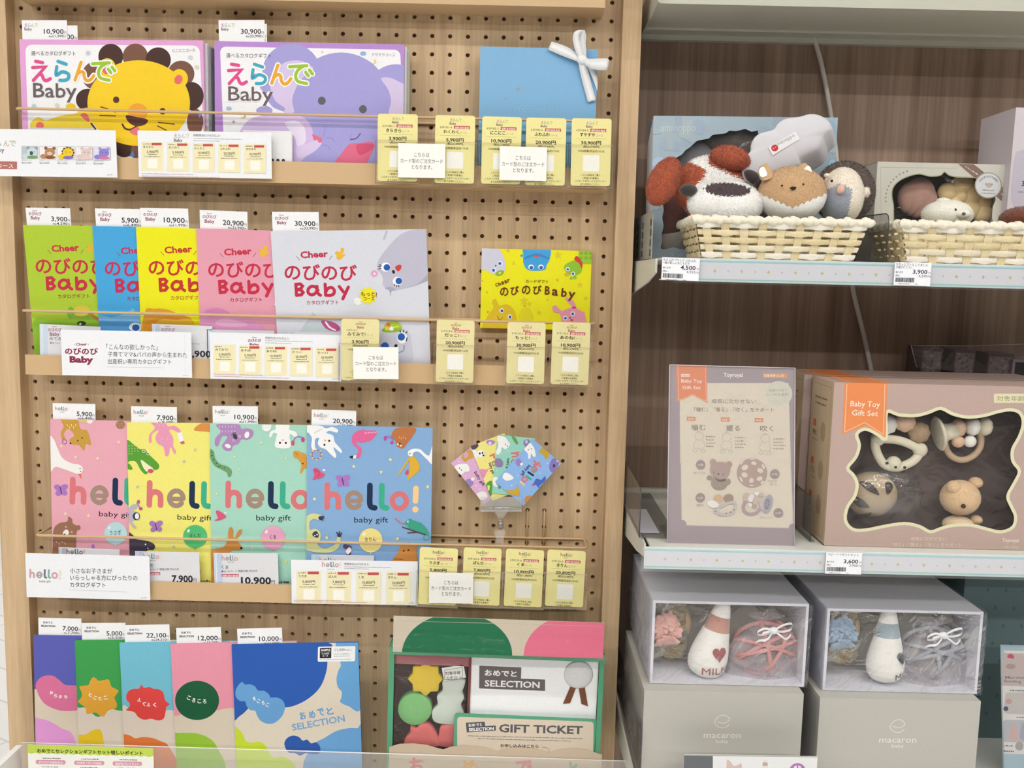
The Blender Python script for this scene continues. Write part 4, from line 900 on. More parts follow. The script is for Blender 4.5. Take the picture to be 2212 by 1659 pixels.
def yellow3(A):
    A.bg('EEE77C'); A.org(40, 850, 3.53); hello(A, 972, 872, 1695, 886); A.text('baby gift', 1212, 960, 1478, 970, 40, '26222C', 0.0)
    PK = 'E79AB8'; A.blob([(1000, 210), (1110, 210), (1140, 250), (1190, 245), (1235, 280), (1225, 300), (1170, 275), (1150, 285), (1180, 340), (1180, 400), (1202, 440), (1188, 462), (1160, 410), (1145, 470), (1120, 475), (1105, 410), (1060, 380), (1045, 330), (1070, 280), (1020, 310), (1015, 370), (995, 370), (1000, 310), (1040, 260)], PK)
    for x, y in ((1096, 357), (1140, 343)): A.ell(x, y, 7, 7, 'F6EEEC', 0, 10); A.ell(x, y, 4, 4, '3A2A30', 0, 8)
    A.quad((1210, 305), (1245, 292), (1262, 360), (1230, 372), 'F1F0EE', 6); A.poly([(1232, 370), (1262, 358), (1268, 384), (1242, 388)], 'D6647C'); fur(A, [(1060+i*14, 225+(i % 2)*14, 3, 10) for i in range(5)], 'F6E6EC', 3)
    A.blob([(1340, 280), (1370, 240), (1440, 215), (1480, 215), (1480, 290), (1430, 290)], 'D9934A')
    GN = '5B9E3A'; A.blob([(825, 360), (880, 390), (930, 425), (965, 425), (985, 455), (1010, 480), (1070, 540), (1065, 575), (1030, 580), (985, 540), (935, 505), (945, 550), (985, 600), (965, 615), (930, 580), (895, 520), (850, 515), (825, 520)], GN); A.blob([(935, 505), (985, 540), (1030, 578), (985, 598), (950, 560)], 'EFEBC4')
    fur(A, [(840+(i % 4)*22, 395+(i//4)*20, 8, 8) for i in range(14)], 'CFE0A8'); A.ell(957, 440, 12, 12, 'DCE8C8'); A.ell(957, 440, 6, 6, '2A2A2A', 0, 8); A.ell(988, 460, 11, 11, 'DCE8C8'); A.ell(988, 460, 6, 6, '2A2A2A', 0, 8); A.ell(1008, 590, 22, 16, 'D0567A'); A.blob([(826, 530), (850, 540), (870, 575), (845, 580), (826, 560)], GN)
    A.blob([(835, 890), (865, 850), (900, 845), (905, 870), (870, 895), (900, 900), (925, 925), (920, 965), (885, 965), (870, 985), (900, 1020), (880, 1025), (845, 985), (825, 980)], 'B9B5C4'); A.ell(900, 935, 28, 30, '3A3A48'); A.ell(905, 935, 16, 24, 'ECECEE'); A.line([(905, 835), (925, 870), (940, 875)], 10, 'A28CC6'); A.ell(916, 825, 12, 14, 'B65A9A'); A.ell(933, 878, 14, 12, 'C44A8A')
    bfly(A, 1050, 1015, 1.5); A.blob([(830, 1070), (880, 1085), (900, 1110), (990, 1125), (1040, 1155), (1030, 1190), (980, 1200), (960, 1300), (830, 1300)], '4A4152'); A.ell(970, 1150, 6, 7, 'E8E4EC', 0, 8); A.ell(988, 1180, 5, 6, 'E8E4EC', 0, 8)
    balloon(A, 1348, 1090, 92, 88, '57BE78', 'ぱんだ', 96); A.fine(1395, 1432, 1480, 1435, 26, '4A4440')
    for x, y in ((1349, 430), (1262, 516), (908, 712), (1185, 1168), (1385, 1355)): A.star(x, y, 15, 'BFC3C0')
def mint3(A):
    A.bg('A6D6C4'); A.org(440, 850, 3.529); hello(A, 160, 876, 885, 886); A.text('baby gift', 401, 967, 665, 968, 42, '26222C', 0.0)
    LI = 'B08ABC'; A.blob([(100, 235), (260, 235), (290, 270), (330, 265), (378, 285), (370, 330), (330, 355), (290, 350), (265, 385), (225, 400), (210, 435), (165, 435), (140, 400), (165, 360), (180, 330), (140, 330), (110, 400), (85, 390), (90, 340), (130, 290)], LI)
    fur(A, [(120+(i % 6)*24, 245+(i//6)*36, -3, 14) for i in range(12)], 'E6D6EA'); A.ell(330, 315, 18, 26, 'F3EFF4', 15); A.ell(185, 400, 24, 15, 'F3EFF4', 20); A.ell(240, 327, 16, 24, '4A4450', -25); A.line([(212, 318), (228, 300), (245, 300)], 4, '4A4450', True)
    for x, y in ((275, 327), (228, 356)): A.ell(x, y, 8, 8, 'F6F0F2', 0, 10); A.ell(x, y, 4, 4, '3A2A30', 0, 8)
    WH = 'F0F1EF'; A.blob([(555, 238), (650, 238), (655, 275), (700, 290), (715, 320), (700, 335), (665, 310), (655, 330), (660, 410), (550, 410), (552, 340), (560, 310), (535, 300), (515, 330), (500, 325), (510, 290), (550, 270)], WH); A.ell(582, 376, 8, 9, '2A2A30', 0, 10); A.ell(627, 377, 8, 9, '2A2A30', 0, 10); A.ell(604, 355, 10, 5, 'D9A8A0', 0, 10); A.ell(480, 250, 36, 38, WH)
    fur(A, [(455+(i % 4)*16, 240+(i//4)*16, 3, 8) for i in range(8)], 'C9D6D0', 3); A.line([(685, 370), (700, 335), (740, 330), (755, 350)], 8, '8A7CC8', True); A.ell(680, 378, 14, 20, 'D0567A'); A.ell(757, 352, 14, 20, 'C04A9A')
    A.blob([(682, 450), (710, 438), (780, 470), (800, 560), (770, 570), (748, 605), (735, 600), (745, 545), (720, 500), (690, 485)], 'D39A46'); A.ell(757, 534, 6, 6, '2A2024', 0, 8); A.line([(700, 452), (720, 470)], 4, '8A5A20')
    A.blob([(48, 425), (75, 440), (90, 500), (130, 540), (180, 555), (213, 585), (210, 625), (190, 635), (175, 600), (130, 575), (80, 545), (48, 480)], '6FA06A'); fur(A, [(62, 470, 6, 6), (75, 500, 6, 6), (95, 530, 6, 5), (125, 550, 6, 4), (155, 565, 6, 4), (60, 445, 4, 5), (110, 555, 6, 4)], '2E4A34', 9)
    A.blob([(80, 965), (110, 950), (95, 905), (108, 890), (150, 915), (172, 940), (150, 955), (110, 968)], 'D8587E'); A.ell(166, 910, 10, 7, 'F1F1EE', 0, 10)
    OR = 'CE8C48'; A.blob([(60, 1190), (150, 1170), (185, 1110), (190, 1050), (205, 1015), (225, 1040), (225, 1090), (240, 1095), (265, 1045), (292, 1035), (285, 1070), (255, 1110), (285, 1160), (298, 1180), (270, 1195), (210, 1200), (180, 1260), (170, 1440), (40, 1440), (40, 1240)], OR); A.ell(288, 1178, 10, 9, '2A2024', 0, 10); A.ell(207, 1117, 6, 6, '2A2024', 0, 8); A.line([(75, 1250), (70, 1330), (100, 1370), (85, 1400)], 4, 'A0642C', True)
    balloon(A, 530, 1100, 92, 92, 'E4A6C6', 'くま', 50); A.line([(530, 1205), (560, 1290), (640, 1340)], 2.5, 'DDE6E0', True); A.poly([(615, 1275), (645, 1270), (630, 1300)], 'E3DC6A'); A.fine(570, 1443, 655, 1445, 26, '4A4440')
    for x, y in ((440, 376), (236, 482), (626, 494), (270, 578), (100, 765), (373, 1175)): A.star(x, y, 15, 'DDE6A8')
def blue3(A):
    A.bg('87AED8'); A.org(440, 850, 3.529); hello(A, 915, 889, 1640, 896); A.text('baby gift', 1148, 983, 1406, 983, 42, '26222C', 0.0)
    WH = 'F1F2F3'; A.blob([(785, 245), (890, 245), (930, 265), (980, 255), (1022, 275), (1015, 298), (960, 285), (935, 300), (985, 320), (1000, 370), (1050, 430), (1045, 452), (990, 410), (1010, 470), (1000, 490), (965, 460), (930, 425), (890, 410), (870, 380), (880, 340), (850, 350), (850, 410), (865, 430), (840, 440), (820, 400), (825, 340), (800, 300), (785, 295)], WH); A.ell(957, 361, 8, 9, '2A2A30', 0, 10); A.ell(921, 391, 8, 9, '2A2A30', 0, 10); A.ell(925, 357, 10, 6, 'D9A8A0', 20, 10); fur(A, [(845+i*12, 305-i*6, 4, -12) for i in range(5)], '9FA6B0', 3)
    A.line([(860+36*math.cos(t), 465+34*math.sin(t)) for t in [i*PI/8 for i in range(16)]], 7, '9A5A8C', False, True)
    for i in range(8): A.ell(860+40*math.cos(i*PI/4), 465+38*math.sin(i*PI/4), 7, 7, 'E6D67A', 0, 8)
    FL = 'E0689A'; A.blob([(1215, 262), (1225, 280), (1320, 285), (1310, 320), (1270, 360), (1200, 375), (1165, 365), (1170, 390), (1205, 420), (1195, 480), (1160, 492), (1150, 480), (1180, 440), (1150, 400), (1130, 370), (1135, 320), (1170, 285), (1205, 280)], FL); A.poly([(1165, 468), (1160, 495), (1135, 492), (1140, 474)], WH); A.blob([(1112, 480), (1140, 474), (1135, 495), (1122, 492)], '2A2A30'); fur(A, [(1225+i*26, 305-i*2, 20, -8) for i in range(4)], 'F6DCE8', 4)
    A.blob([(1430, 320), (1470, 265), (1615, 265), (1590, 330), (1555, 375), (1520, 418), (1475, 405), (1460, 360), (1440, 340)], 'BB7648'); A.ell(1480, 387, 7, 7, 'F2E9DC', 0, 10); A.ell(1503, 398, 7, 7, 'F2E9DC', 0, 10); A.ell(1496, 382, 7, 6, '2A2024', 0, 8); fur(A, [(1490+i*16, 338+(i % 2)*10, 3, -10) for i in range(4)], 'ECD9C2'); A.line([(1385, 345), (1400, 330), (1440, 345), (1435, 372)], 12, '8A7CC8', True); A.ell(1385, 342, 12, 18, 'C04A9A'); A.ell(1435, 376, 14, 10, 'C04A9A')
    A.blob([(1745, 400), (1745, 535), (1700, 500), (1640, 445), (1600, 450), (1590, 480), (1560, 470), (1560, 440), (1600, 420), (1650, 425), (1690, 460), (1720, 470)], WH); A.blob([(1575, 490), (1605, 482), (1640, 530), (1645, 580), (1600, 625), (1550, 660), (1565, 600)], 'DDAE3A'); A.poly([(1560, 490), (1580, 492), (1482, 630), (1476, 625)], 'DDAE3A'); A.blob([(1535, 610), (1550, 580), (1562, 590), (1558, 618)], 'D6506E'); A.ell(1573, 458, 4, 5, '2A2024', 0, 8)
    A.blob([(830, 655), (845, 625), (835, 575), (865, 570), (900, 600), (925, 620), (900, 640), (860, 650)], 'D8587E'); A.ell(918, 583, 12, 8, WH, 0, 10); A.line([(845, 585), (880, 600), (875, 630)], 3, '8C2A50', True); bfly(A, 1062, 668, 1.55, 'B277C6')
    YG = 'D3D69A'; A.line([(880, 942), (830, 935), (790, 970), (790, 1040), (840, 1120)], 44, YG, True); A.blob([(770, 1100), (800, 1050), (850, 1030), (890, 1060), (890, 1110), (870, 1150), (920, 1180), (1000, 1150), (1020, 1090), (1045, 1100), (1030, 1170), (970, 1210), (860, 1210), (770, 1180)], YG)
    A.blob([(835, 1060), (860, 1048), (878, 1075), (870, 1098), (845, 1092), (830, 1080)], '3E3A4C'); A.ell(848, 1082, 6, 6, 'E8E4EC', 0, 8); A.ell(866, 1075, 6, 6, 'E8E4EC', 0, 8)
    for p in ([(880, 945), (915, 935)], [(880, 948), (918, 948)], [(882, 952), (910, 964)], [(1030, 1080), (1015, 1058)], [(1035, 1078), (1035, 1052)], [(1040, 1080), (1053, 1062)]): A.line(p, 9, '3E3A56')
    A.ell(893, 948, 18, 16, '3E3A56', 0, 12); A.ell(1034, 1080, 16, 14, '3E3A56', 0, 12)
    GN = '3FA286'; A.blob([(1535, 985), (1560, 960), (1580, 955), (1600, 968), (1660, 990), (1705, 1040), (1720, 1080), (1690, 1075), (1640, 1060), (1590, 1040), (1555, 1010)], GN); A.ell(1557, 975, 8, 8, 'CFE6DC', 0, 10); A.line([(1535, 992), (1500, 985), (1462, 950)], 8, 'D8687E', True); A.line([(1518, 1018), (1600, 1045), (1690, 1075)], 9, '5A4042', True); A.line([(1555, 1062), (1640, 1055)], 7, '5A4042'); A.line([(1715, 1080), (1722, 1100), (1700, 1112), (1675, 1105), (1680, 1090)], 8, '58AE92', True)
    balloon(A, 1274, 1118, 90, 92, 'EDDD8C', 'きりん', 86); A.blob([(1435, 1270), (1460, 1240), (1490, 1190), (1505, 1150), (1520, 1130), (1530, 1150), (1555, 1150), (1570, 1125), (1580, 1155), (1640, 1160), (1620, 1190), (1620, 1300), (1440, 1300)], 'CE8E4A'); A.ell(1526, 1198, 7, 7, '2A2024', 0, 8); A.ell(1561, 1193, 7, 7, '2A2024', 0, 8); A.line([(1450, 1260), (1520, 1262)], 4, '5A3A20', True); A.line([(1080, 1165), (1110, 1175), (1105, 1220)], 34, '5E4266'); A.blob([(1085, 1200), (1110, 1170), (1128, 1195), (1100, 1225)], 'ECEAEC')
    for x, y in ((1144, 556), (1354, 598), (1424, 503), (1708, 710), (847, 804), (940, 1097), (1478, 1107)): A.star(x, y, 17, 'ECE6A0')
N3 = (((40, 850), 3.53, (241, 196), (828, 210), 'E6A9B7', pink3, 'pink', '5,900', '6,490'), ((40, 850), 3.53, (826, 221), (1460, 228), 'EEE77C', yellow3, 'pale yellow', '7,900', '8,690'), ((440, 850), 3.529, (47, 229), (790, 242), 'A6D6C4', mint3, 'mint green', '10,900', '11,990'), ((440, 850), 3.529, (788, 241), (1745, 262), '87AED8', blue3, 'sky blue', '20,900', '22,990'))
for k, (og, sc, tl, tr, col, art, cn, pz, tx) in reversed(list(enumerate(N3))):
    q = fr(P3(k), og, sc, tl, tr, zb=0.9765)
    if k == 3: wf = q.w
    q.w = wf; book('square_catalogue', cn+' square catalogue with animal pictures'+(' at the left of the third tray', ' between the pink and mint ones', ' between the yellow and blue ones', ', uncovered, nearest the fanned cards')[k], q, 0.0026, col, art, G3)
for k, (og, sc, tl, tr) in enumerate((((40, 850), 3.53, (260, 73), (585, 80)), ((40, 850), 3.53, (858, 97), (1207, 103)), ((440, 850), 3.529, (67, 95), (412, 98)), ((440, 850), 3.529, (823, 122), (1163, 132)))):
    q = fr(P3(k).off(-0.0028), og, sc, tl, tr, zb=0); q.h = 0.042
    price_tab('white price tab reading %s yen above the %s animal catalogue' % (N3[k][7], N3[k][6]), q, L_H, N3[k][7], N3[k][8])
OC3 = lean(-0.0645, 1.06, -0.0665, 0.967)
for tl, tr, bl, code, nm, pz, tx, ct in (((102, 1063), (412, 1076), (101, 1528), '539124-5', 'うさぎ', '5,800', '6,380', '220'), ((460, 1065), (768, 1078), (447, 1530), '539160-6', 'ぱんだ', '7,800', '8,580', '220'), ((805, 1076), (1115, 1090), (787, 1541), '539125-6', 'くま', '10,800', '11,880', '200'), ((1143, 1083), (1455, 1098), (1133, 1540), '539126-0', 'きりん', '20,800', '22,880', '190')):
    q = fr(OC3, (880, 900), 3.771, tl, tr, bl)
    order_card('yellow order card priced %s yen hanging below the fanned cards' % pz, q, lambda A: (hello(A, 34, 16, 66, 16.5, ('C9857E', 'A0907C', '7A7468', '8FA68C', 'C9857E', 'D8CC8C')), A.text('baby gift', 44, 20.5, 55, 20.6, 2.3, '6A6450')), code, True, nm, pz, tx, ct, YEL, 'yellow order cards on the third rail')
    pocket('clear card pocket round the %s yen order card of the third row' % pz, q)
note('white order note over the 5,800 yen card of the third row', fr(lean(-0.0700, 1.06, -0.0715, 0.967), (880, 900), 3.771, (178, 1268), (538, 1275), (175, 1517)))
q = fr(SG, (40, 850), 3.53, (50, 1217), (997, 1241), (56, 1552))
def s5(A):
    A.org(40, 850, 3.53); hello(A, 80, 1408, 326, 1414, FADED); A.text('baby gift', 160, 1438, 245, 1440, 16, '55505A')
    for s, x1, y in (('小さなお子さまが', 716, 1368), ('いらっしゃる方にぴったりの', 908, 1420), ('カタログギフト', 664, 1474)): A.text(s, 394, y, x1, y+3, 38, '4C4A56', 0.006)
    A.line([(385, 1497), (830, 1512)], 2, 'B9BBC4', caps=False); A.fine(935, 1562, 980, 1560, 11, 'A0A0A6')
sign('long white sign with a rounded coloured wordmark at the left of the third tray', q, s5)
q = fr(SG, (440, 850), 3.529, (666, 1268), (1632, 1281), (662, 1600))
def s6(A):
    A.org(440, 850, 3.529); hello(A, 900, 1322, 1044, 1325, FADED); A.text('baby gift', 943, 1342, 995, 1343, 8, '55505A')
    A.text('掲載商品は190点以上!', 1070, 1306, 1262, 1308, 17, '54525A', 0); A.fine(1070, 1322, 1432, 1330, 8, '7A787E', 1, 4); A.fine(1070, 1336, 1262, 1340, 8, '7A787E', 1, 5)
    for i, (nm, pz) in enumerate((('うさぎ', '5,800'), ('ぱんだ', '7,800'), ('くま', '10,800'), ('きりん', '20,800'))): minicard(A, 708+i*228, 1350+i*3, 186, '', nm, pz, True)
    A.fine(686, 1576, 1050, 1580, 9, 'C58A90', 1, 8); A.fine(686, 1588, 1245, 1594, 9, 'C58A90', 1, 9); A.fine(1562, 1600, 1605, 1598, 12, '9A9AA0', 1, 2)
sign('long white sign with four small yellow cards in the third tray', q, s6)
S3P = VP(-0.0478)
q = fr(S3P, (40, 850), 3.53, (305, 1172), (770, 1190), zb=0.970)
sheet('laminated sheet showing only a coloured heading in front of the pink animal catalogue', q, lambda A: (A.org(40, 850, 3.53), hello(A, 364, 1224, 505, 1228, ('8A7478', '77706E', '565A66', '6A7A7A', '8A7478', 'AFA89A'))), 'B9B4C4')
def infoart(og, sc, x, y, nm, pages, pz, x1):
    def a(A):
        A.org(*og, sc); hello(A, x+60, y+58, x+200, y+60, FADED); A.text('baby gift', x+108, y+72, x+158, y+73, 8, '55505A')
        A.text(nm, x+62, y+118, x+62+26*len(nm), y+119, 26, '5A5862', 0.01); A.text(pages, x+62, y+146, x+335, y+143, 16, '5A5862', 0)
        A.rect(x+63, y+160, x+192, y+182, 'C04E60'); A.text('送料当社負担', x+68, y+179, x+188, y+179, 15, 'F4E8E6', 0.02)
        A.text(pz, x1-170 if len(pz) < 6 else x1-240, y+234, x1-10, y+236, 54, '2E2A32', 0.03); A.text('円', x1-8, y+230, x1+18, y+230, 24, '2E2A32')
    return a
q = fr(S3P, (40, 850), 3.53, (888, 1203), (1378, 1211), zb=0.970)
sheet('laminated sheet priced 7,900 yen in front of the pale yellow animal catalogue', q, infoart((40, 850), 3.53, 888, 1203, 'ぱんだ', '●全116ページ 掲載点数 約210点', '7,900', 1340), 'BFCFE4')
q = fr(S3P, (440, 850), 3.529, (75, 1216), (565, 1219), zb=0.970)
sheet('laminated sheet priced 10,900 yen in front of the mint green catalogue', q, infoart((440, 850), 3.529, 75, 1216, 'くま', '●全116ページ 掲載点数 約200点', '10,900', 525), 'BFCFE4')
q = fr(S3P, (440, 850), 3.529, (820, 1229), (1298, 1236), zb=0.970)
sheet('laminated sheet showing its top edge in front of the sky blue catalogue', q, lambda A: (A.org(440, 850, 3.529), hello(A, 880, 1290, 1025, 1294, FADED)), 'BFD3E4')
# fan of gift cards on a clear clip stand
def fan(label, Y, tl, tr, bl, col, art):
    q = fr(VP(Y), (880, 900), 3.771, tl, tr, bl)
    def a(A): A.bg(col); A.org(880, 900, 3.771); art(A)
    card('gift_card', label, 'card', q, col, a, 0.0008, 'small animal gift cards fanned in the clip', 0.0035)
def f_pink(A):
    A.blob([(440, 330), (490, 280), (520, 275), (540, 330), (500, 350), (470, 370)], 'CDA24A'); A.ell(478, 315, 18, 26, 'DDA6C0', 20); A.blob([(385, 410), (430, 385), (490, 390), (505, 440), (470, 450), (440, 470), (410, 460)], 'F0F0EE'); A.blob([(470, 530), (505, 505), (540, 540), (505, 575)], '9A86C2'); A.quad((515, 505), (540, 492), (550, 510), (525, 525), 'F0F0EE')
    A.blob([(560, 640), (600, 610), (640, 620), (650, 660), (600, 680)], 'F0F0EE'); A.ell(425, 420, 5, 5, '333344', 0, 8); A.ell(440, 435, 5, 5, '333344', 0, 8); A.text('baby gift', 543, 455, 615, 570, 26, '2A2630', 0.012)
    for x, y in ((420, 365), (480, 480), (560, 560), (590, 590)): A.star(x, y, 7, 'F3E6EC')
def f_yel(A):
    A.blob([(515, 225), (560, 215), (580, 235), (560, 260), (530, 270)], '5A4A66'); A.blob([(525, 270), (560, 280), (570, 330), (545, 350), (530, 310)], 'F0F0EE'); A.ell(597, 302, 30, 30, 'F2F2F0'); A.ell(590, 300, 7, 9, '2E2E36'); A.ell(612, 295, 7, 9, '2E2E36'); A.ell(620, 315, 8, 8, '2E2E36', 0, 8); A.blob([(640, 205), (665, 190), (715, 200), (700, 225), (665, 230)], 'A48CC4'); A.ell(673, 216, 12, 12, 'E6DCEC')
    A.blob([(585, 450), (600, 425), (640, 430), (665, 420), (640, 465), (625, 500), (595, 490)], 'E493B4'); A.text('hel', 680, 318, 730, 470, 50, 'D88080', 0.05) if False else None
    A.line([(675, 320), (705, 305)], 14, 'D8787C'); A.line([(700, 308), (708, 335)], 14, 'D8787C'); A.ell(705, 382, 18, 22, 'A48B7C'); A.ell(705, 382, 8, 11, 'EDE38A'); A.text('baby gift', 662, 378, 690, 470, 24, '2A2630', 0.012); A.blob([(640, 560), (660, 530), (690, 530), (685, 640), (640, 640)], '5B9E3A'); A.quad((652, 560), (672, 560), (668, 600), (655, 600), 'EDE38A')
def f_mint(A):
    A.blob([(725, 160), (790, 165), (820, 200), (835, 230), (800, 265), (770, 250), (760, 290), (735, 310), (722, 290), (740, 230)], 'F0F0EE'); A.ell(800, 225, 4, 5, '333', 0, 8) if False else A.ell(800, 225, 4, 5, '333344', 0, 8); A.ell(815, 240, 4, 5, '333344', 0, 8); A.blob([(848, 160), (875, 165), (900, 205), (895, 228), (870, 205)], '6E9E58'); A.blob([(710, 350), (750, 340), (780, 370), (770, 410), (720, 405)], '8E7EA4'); A.blob([(945, 200), (985, 185), (1000, 215), (960, 245)], '8E7EB4'); A.ell(970, 205, 12, 14, 'C3BED8')
    A.line([(850, 300), (905, 292)], 15, 'D8787C'); A.line([(878, 298), (908, 318), (855, 328)], 14, 'D8787C', True); A.ell(862, 368, 20, 22, 'A48B7C'); A.ell(862, 368, 9, 11, '97D2C2'); A.line([(840, 395), (850, 400)], 14, '1E3352'); A.text('baby gift', 812, 340, 806, 445, 24, '2A2630', 0.012); A.blob([(690, 510), (715, 490), (750, 510), (725, 545), (735, 570), (700, 560)], 'F0F0EE'); A.ell(750, 575, 10, 16, '6C7CC0'); A.blob([(865, 370), (890, 350), (930, 380), (905, 410)], '9A86C2')
    for x, y in ((770, 300), (800, 430), (820, 280), (730, 440)): A.star(x, y, 7, 'D9E9C8')
def f_blue(A):
    A.blob([(950, 260), (985, 205), (1030, 250), (1045, 320), (1025, 325), (1010, 300), (1000, 340), (985, 340), (980, 300)], 'F2F2F0'); A.ell(985, 270, 4, 5, '333344', 0, 8); A.ell(1010, 262, 4, 5, '333344', 0, 8); A.blob([(1070, 290), (1090, 260), (1130, 265), (1155, 310), (1130, 350), (1105, 310)], 'C9A63C'); A.blob([(1155, 400), (1180, 345), (1220, 345), (1235, 380), (1195, 450), (1165, 445)], '8A7CC0'); A.ell(1195, 400, 10, 14, '4A4466'); A.ell(1225, 360, 12, 10, 'C8C4E4')
    A.blob([(880, 370), (905, 340), (935, 375), (905, 405)], '9A86C2'); A.quad((915, 385), (935, 372), (945, 388), (925, 400), 'F0F0EE'); A.blob([(775, 490), (800, 455), (850, 480), (865, 500), (845, 515), (800, 520)], 'F2F2F0')
    for (x0, y0), (x1, y1), c in (((1075, 375), (1045, 400), HC[0]), ((1035, 430), (1022, 448), HC[1]), ((985, 452), (1025, 478), HC[2]), ((970, 485), (1005, 508), HC[3])): A.line([(x0, y0), (x1, y1)], 16, c)
    A.line([(1030, 360), (1085, 405)], 15, HC[0]); A.line([(1048, 378), (1030, 400), (1055, 425)], 14, HC[0], True); A.line([(1030+20*math.cos(t), 432+20*math.sin(t)) for t in [i*.5 for i in range(11)]], 12, HC[1]); A.line([(955+20*math.cos(t), 510+20*math.sin(t)) for t in [i*PI/6 for i in range(12)]], 13, HC[4], False, True); A.line([(922, 530), (945, 550)], 14, HC[5]); A.ell(952, 560, 7, 7, HC[5], 0, 8)
    A.text('baby gift', 990, 390, 920, 472, 26, '2A2630', 0.012); A.blob([(1020, 565), (1050, 505), (1090, 515), (1120, 485), (1125, 520), (1080, 560), (1070, 580), (1045, 555)], '4E6CC0'); A.line([(1010, 550), (1040, 555)], 6, 'D0567A'); A.blob([(780, 600), (840, 600), (880, 590), (895, 555), (910, 600), (915, 640), (880, 640), (800, 625)], 'CFA83C'); A.blob([(950, 680), (975, 645), (1020, 650), (990, 690), (960, 700)], 'C98A50')
    for x, y in ((900, 310), (1080, 460), (1140, 380), (850, 560), (900, 480), (1090, 600)): A.star(x, y, 7, 'E6EEF4')
fan('small blue gift card at the front of the fan in the clear clip', -0.0300, (1022, 183), (1252, 380), (736, 548), '8FB7EA', f_blue)
fan('small mint green gift card second in the fan in the clear clip', -0.0285, (735, 147), (1040, 178), (683, 623), '97D2C2', f_mint)
fan('small yellow gift card third in the fan in the clear clip', -0.0270, (513, 241), (790, 135), (682, 690), 'EDE38A', f_yel)
fan('small lilac pink gift card at the left of the fan in the clear clip', -0.0255, (355, 378), (560, 220), (606, 728), 'DDB0D2', f_pink)
t = thing('clip_stand', 'clear plastic clip holding the fan of small gift cards', 'clip', aY(1083, 1180, -0.046), None)
CP = clear('clear_clip', 'FBFBFA', 0.12, 0.06, 0.08)
f = lambda x, y: (880+x/3.771, 900+y/3.771)
def jaw(name, Y, y0, y1, th):
    q = fr(VP(Y), (880, 900), 3.771, (596, y0), (930, y0), (596, y1)); mb = MB(); mb.plbox(q, 0, -q.h, q.w, 0, -th, 0, CP); return mb.build(name, t)
jaw('front_jaw', -0.0345, 655, 775, 0.0012); jaw('back_jaw', -0.0235, 655, 775, 0.0012)
mb = MB(); pts = [aY(*f(x, 745), -0.033) for x in (600, 930)]; mb.tube(pts, 0.0028, CP, 10); mb.build('hinge_bar', t)
mb = MB(); q = VP(-0.031)
mb.extr(q, [q.px(*f(*p)) for p in ((690, 745), (830, 745), (800, 800), (783, 815), (783, 840), (740, 840), (740, 815), (725, 800))], -0.003, 0.003, CP); mb.build('neck', t)
mb = MB(); 
for y in (848, 870, 892): mb.ball(aY(*f(760, y), -0.034), 0.0052, 0.0052, 0.0045, CP, 12, 8)
mb.tube([aY(*f(760, 835), -0.033), aY(*f(758, 915), -0.038)], 0.003, CP, 10); mb.build('ball_joint', t)
mb = MB(); q = VP(-0.044); mb.extr(q, [q.px(*f(*p)) for p in ((712, 920), (795, 920), (800, 945), (785, 985), (788, 1060), (712, 1060), (722, 985), (706, 945))], -0.004, 0.005, CP); mb.build('grip', t)
# ================================================================ bottom row: celebration catalogues
G4 = 'overlapping tall catalogues on the bottom shelf'
BE = 'D9CDBB'
P4 = lambda k: lean(-0.040-k*0.0042, 0.91, -0.055-k*0.0042, 0.61)
def bubble(A, chars, pts, h, c='F6F2EE'):
    for ch, (x, y, r) in zip(chars, pts):
        d = math.radians(r); w = h*0.46; A.text(ch, x-w*math.cos(d), y+h/2-w*math.sin(d), x+w*math.cos(d), y+h/2+w*math.sin(d), h, c, 0.035)
def o1(A):
    A.bg(BE); A.org(0, 1300, 4.622); A.blob([(320, 300), (1300, 300), (1300, 1000), (740, 980), (560, 960), (440, 900), (370, 870), (320, 820)], '5C60B4')
    A.blob([(357, 850), (385, 775), (450, 738), (530, 740), (590, 780), (650, 828), (740, 835), (860, 850), (900, 960), (800, 1070), (650, 1090), (520, 1060), (420, 990)], 'D9749C')
    A.blob([(290, 1185), (400, 1168), (500, 1195), (620, 1265), (735, 1345), (780, 1700), (280, 1700)], 'DE9AD6'); bubble(A, 'ゆらゆら', ((510, 905, 20), (552, 935, 15), (602, 945, 5), (660, 945, -5)), 34)
def o2(A):
    A.bg('DDD2C5'); A.org(0, 1300, 4.622); A.blob([(735, 370), (1600, 370), (1600, 1000), (1400, 1100), (1185, 1085), (1080, 1065), (980, 1150), (860, 1060), (740, 990)], '3F9F52')
    A.blob([(930, 752), (960, 765), (985, 790), (1040, 780), (1085, 775), (1100, 810), (1115, 850), (1180, 880), (1178, 905), (1142, 955), (1165, 1010), (1160, 1060), (1090, 1080), (1060, 1110), (1035, 1148), (990, 1130), (950, 1105), (870, 1122), (860, 1090), (850, 1050), (778, 1000), (810, 960), (818, 910), (792, 850), (830, 838), (885, 830), (900, 790)], 'E0A63C', 2)
    A.blob([(720, 1290), (765, 1318), (850, 1325), (920, 1285), (985, 1272), (1010, 1290), (1030, 1370), (1050, 1700), (720, 1700)], 'E3C22C'); bubble(A, 'とことこ', ((898, 925, 15), (945, 955, 20), (1002, 962, -5), (1060, 955, -15)), 36)
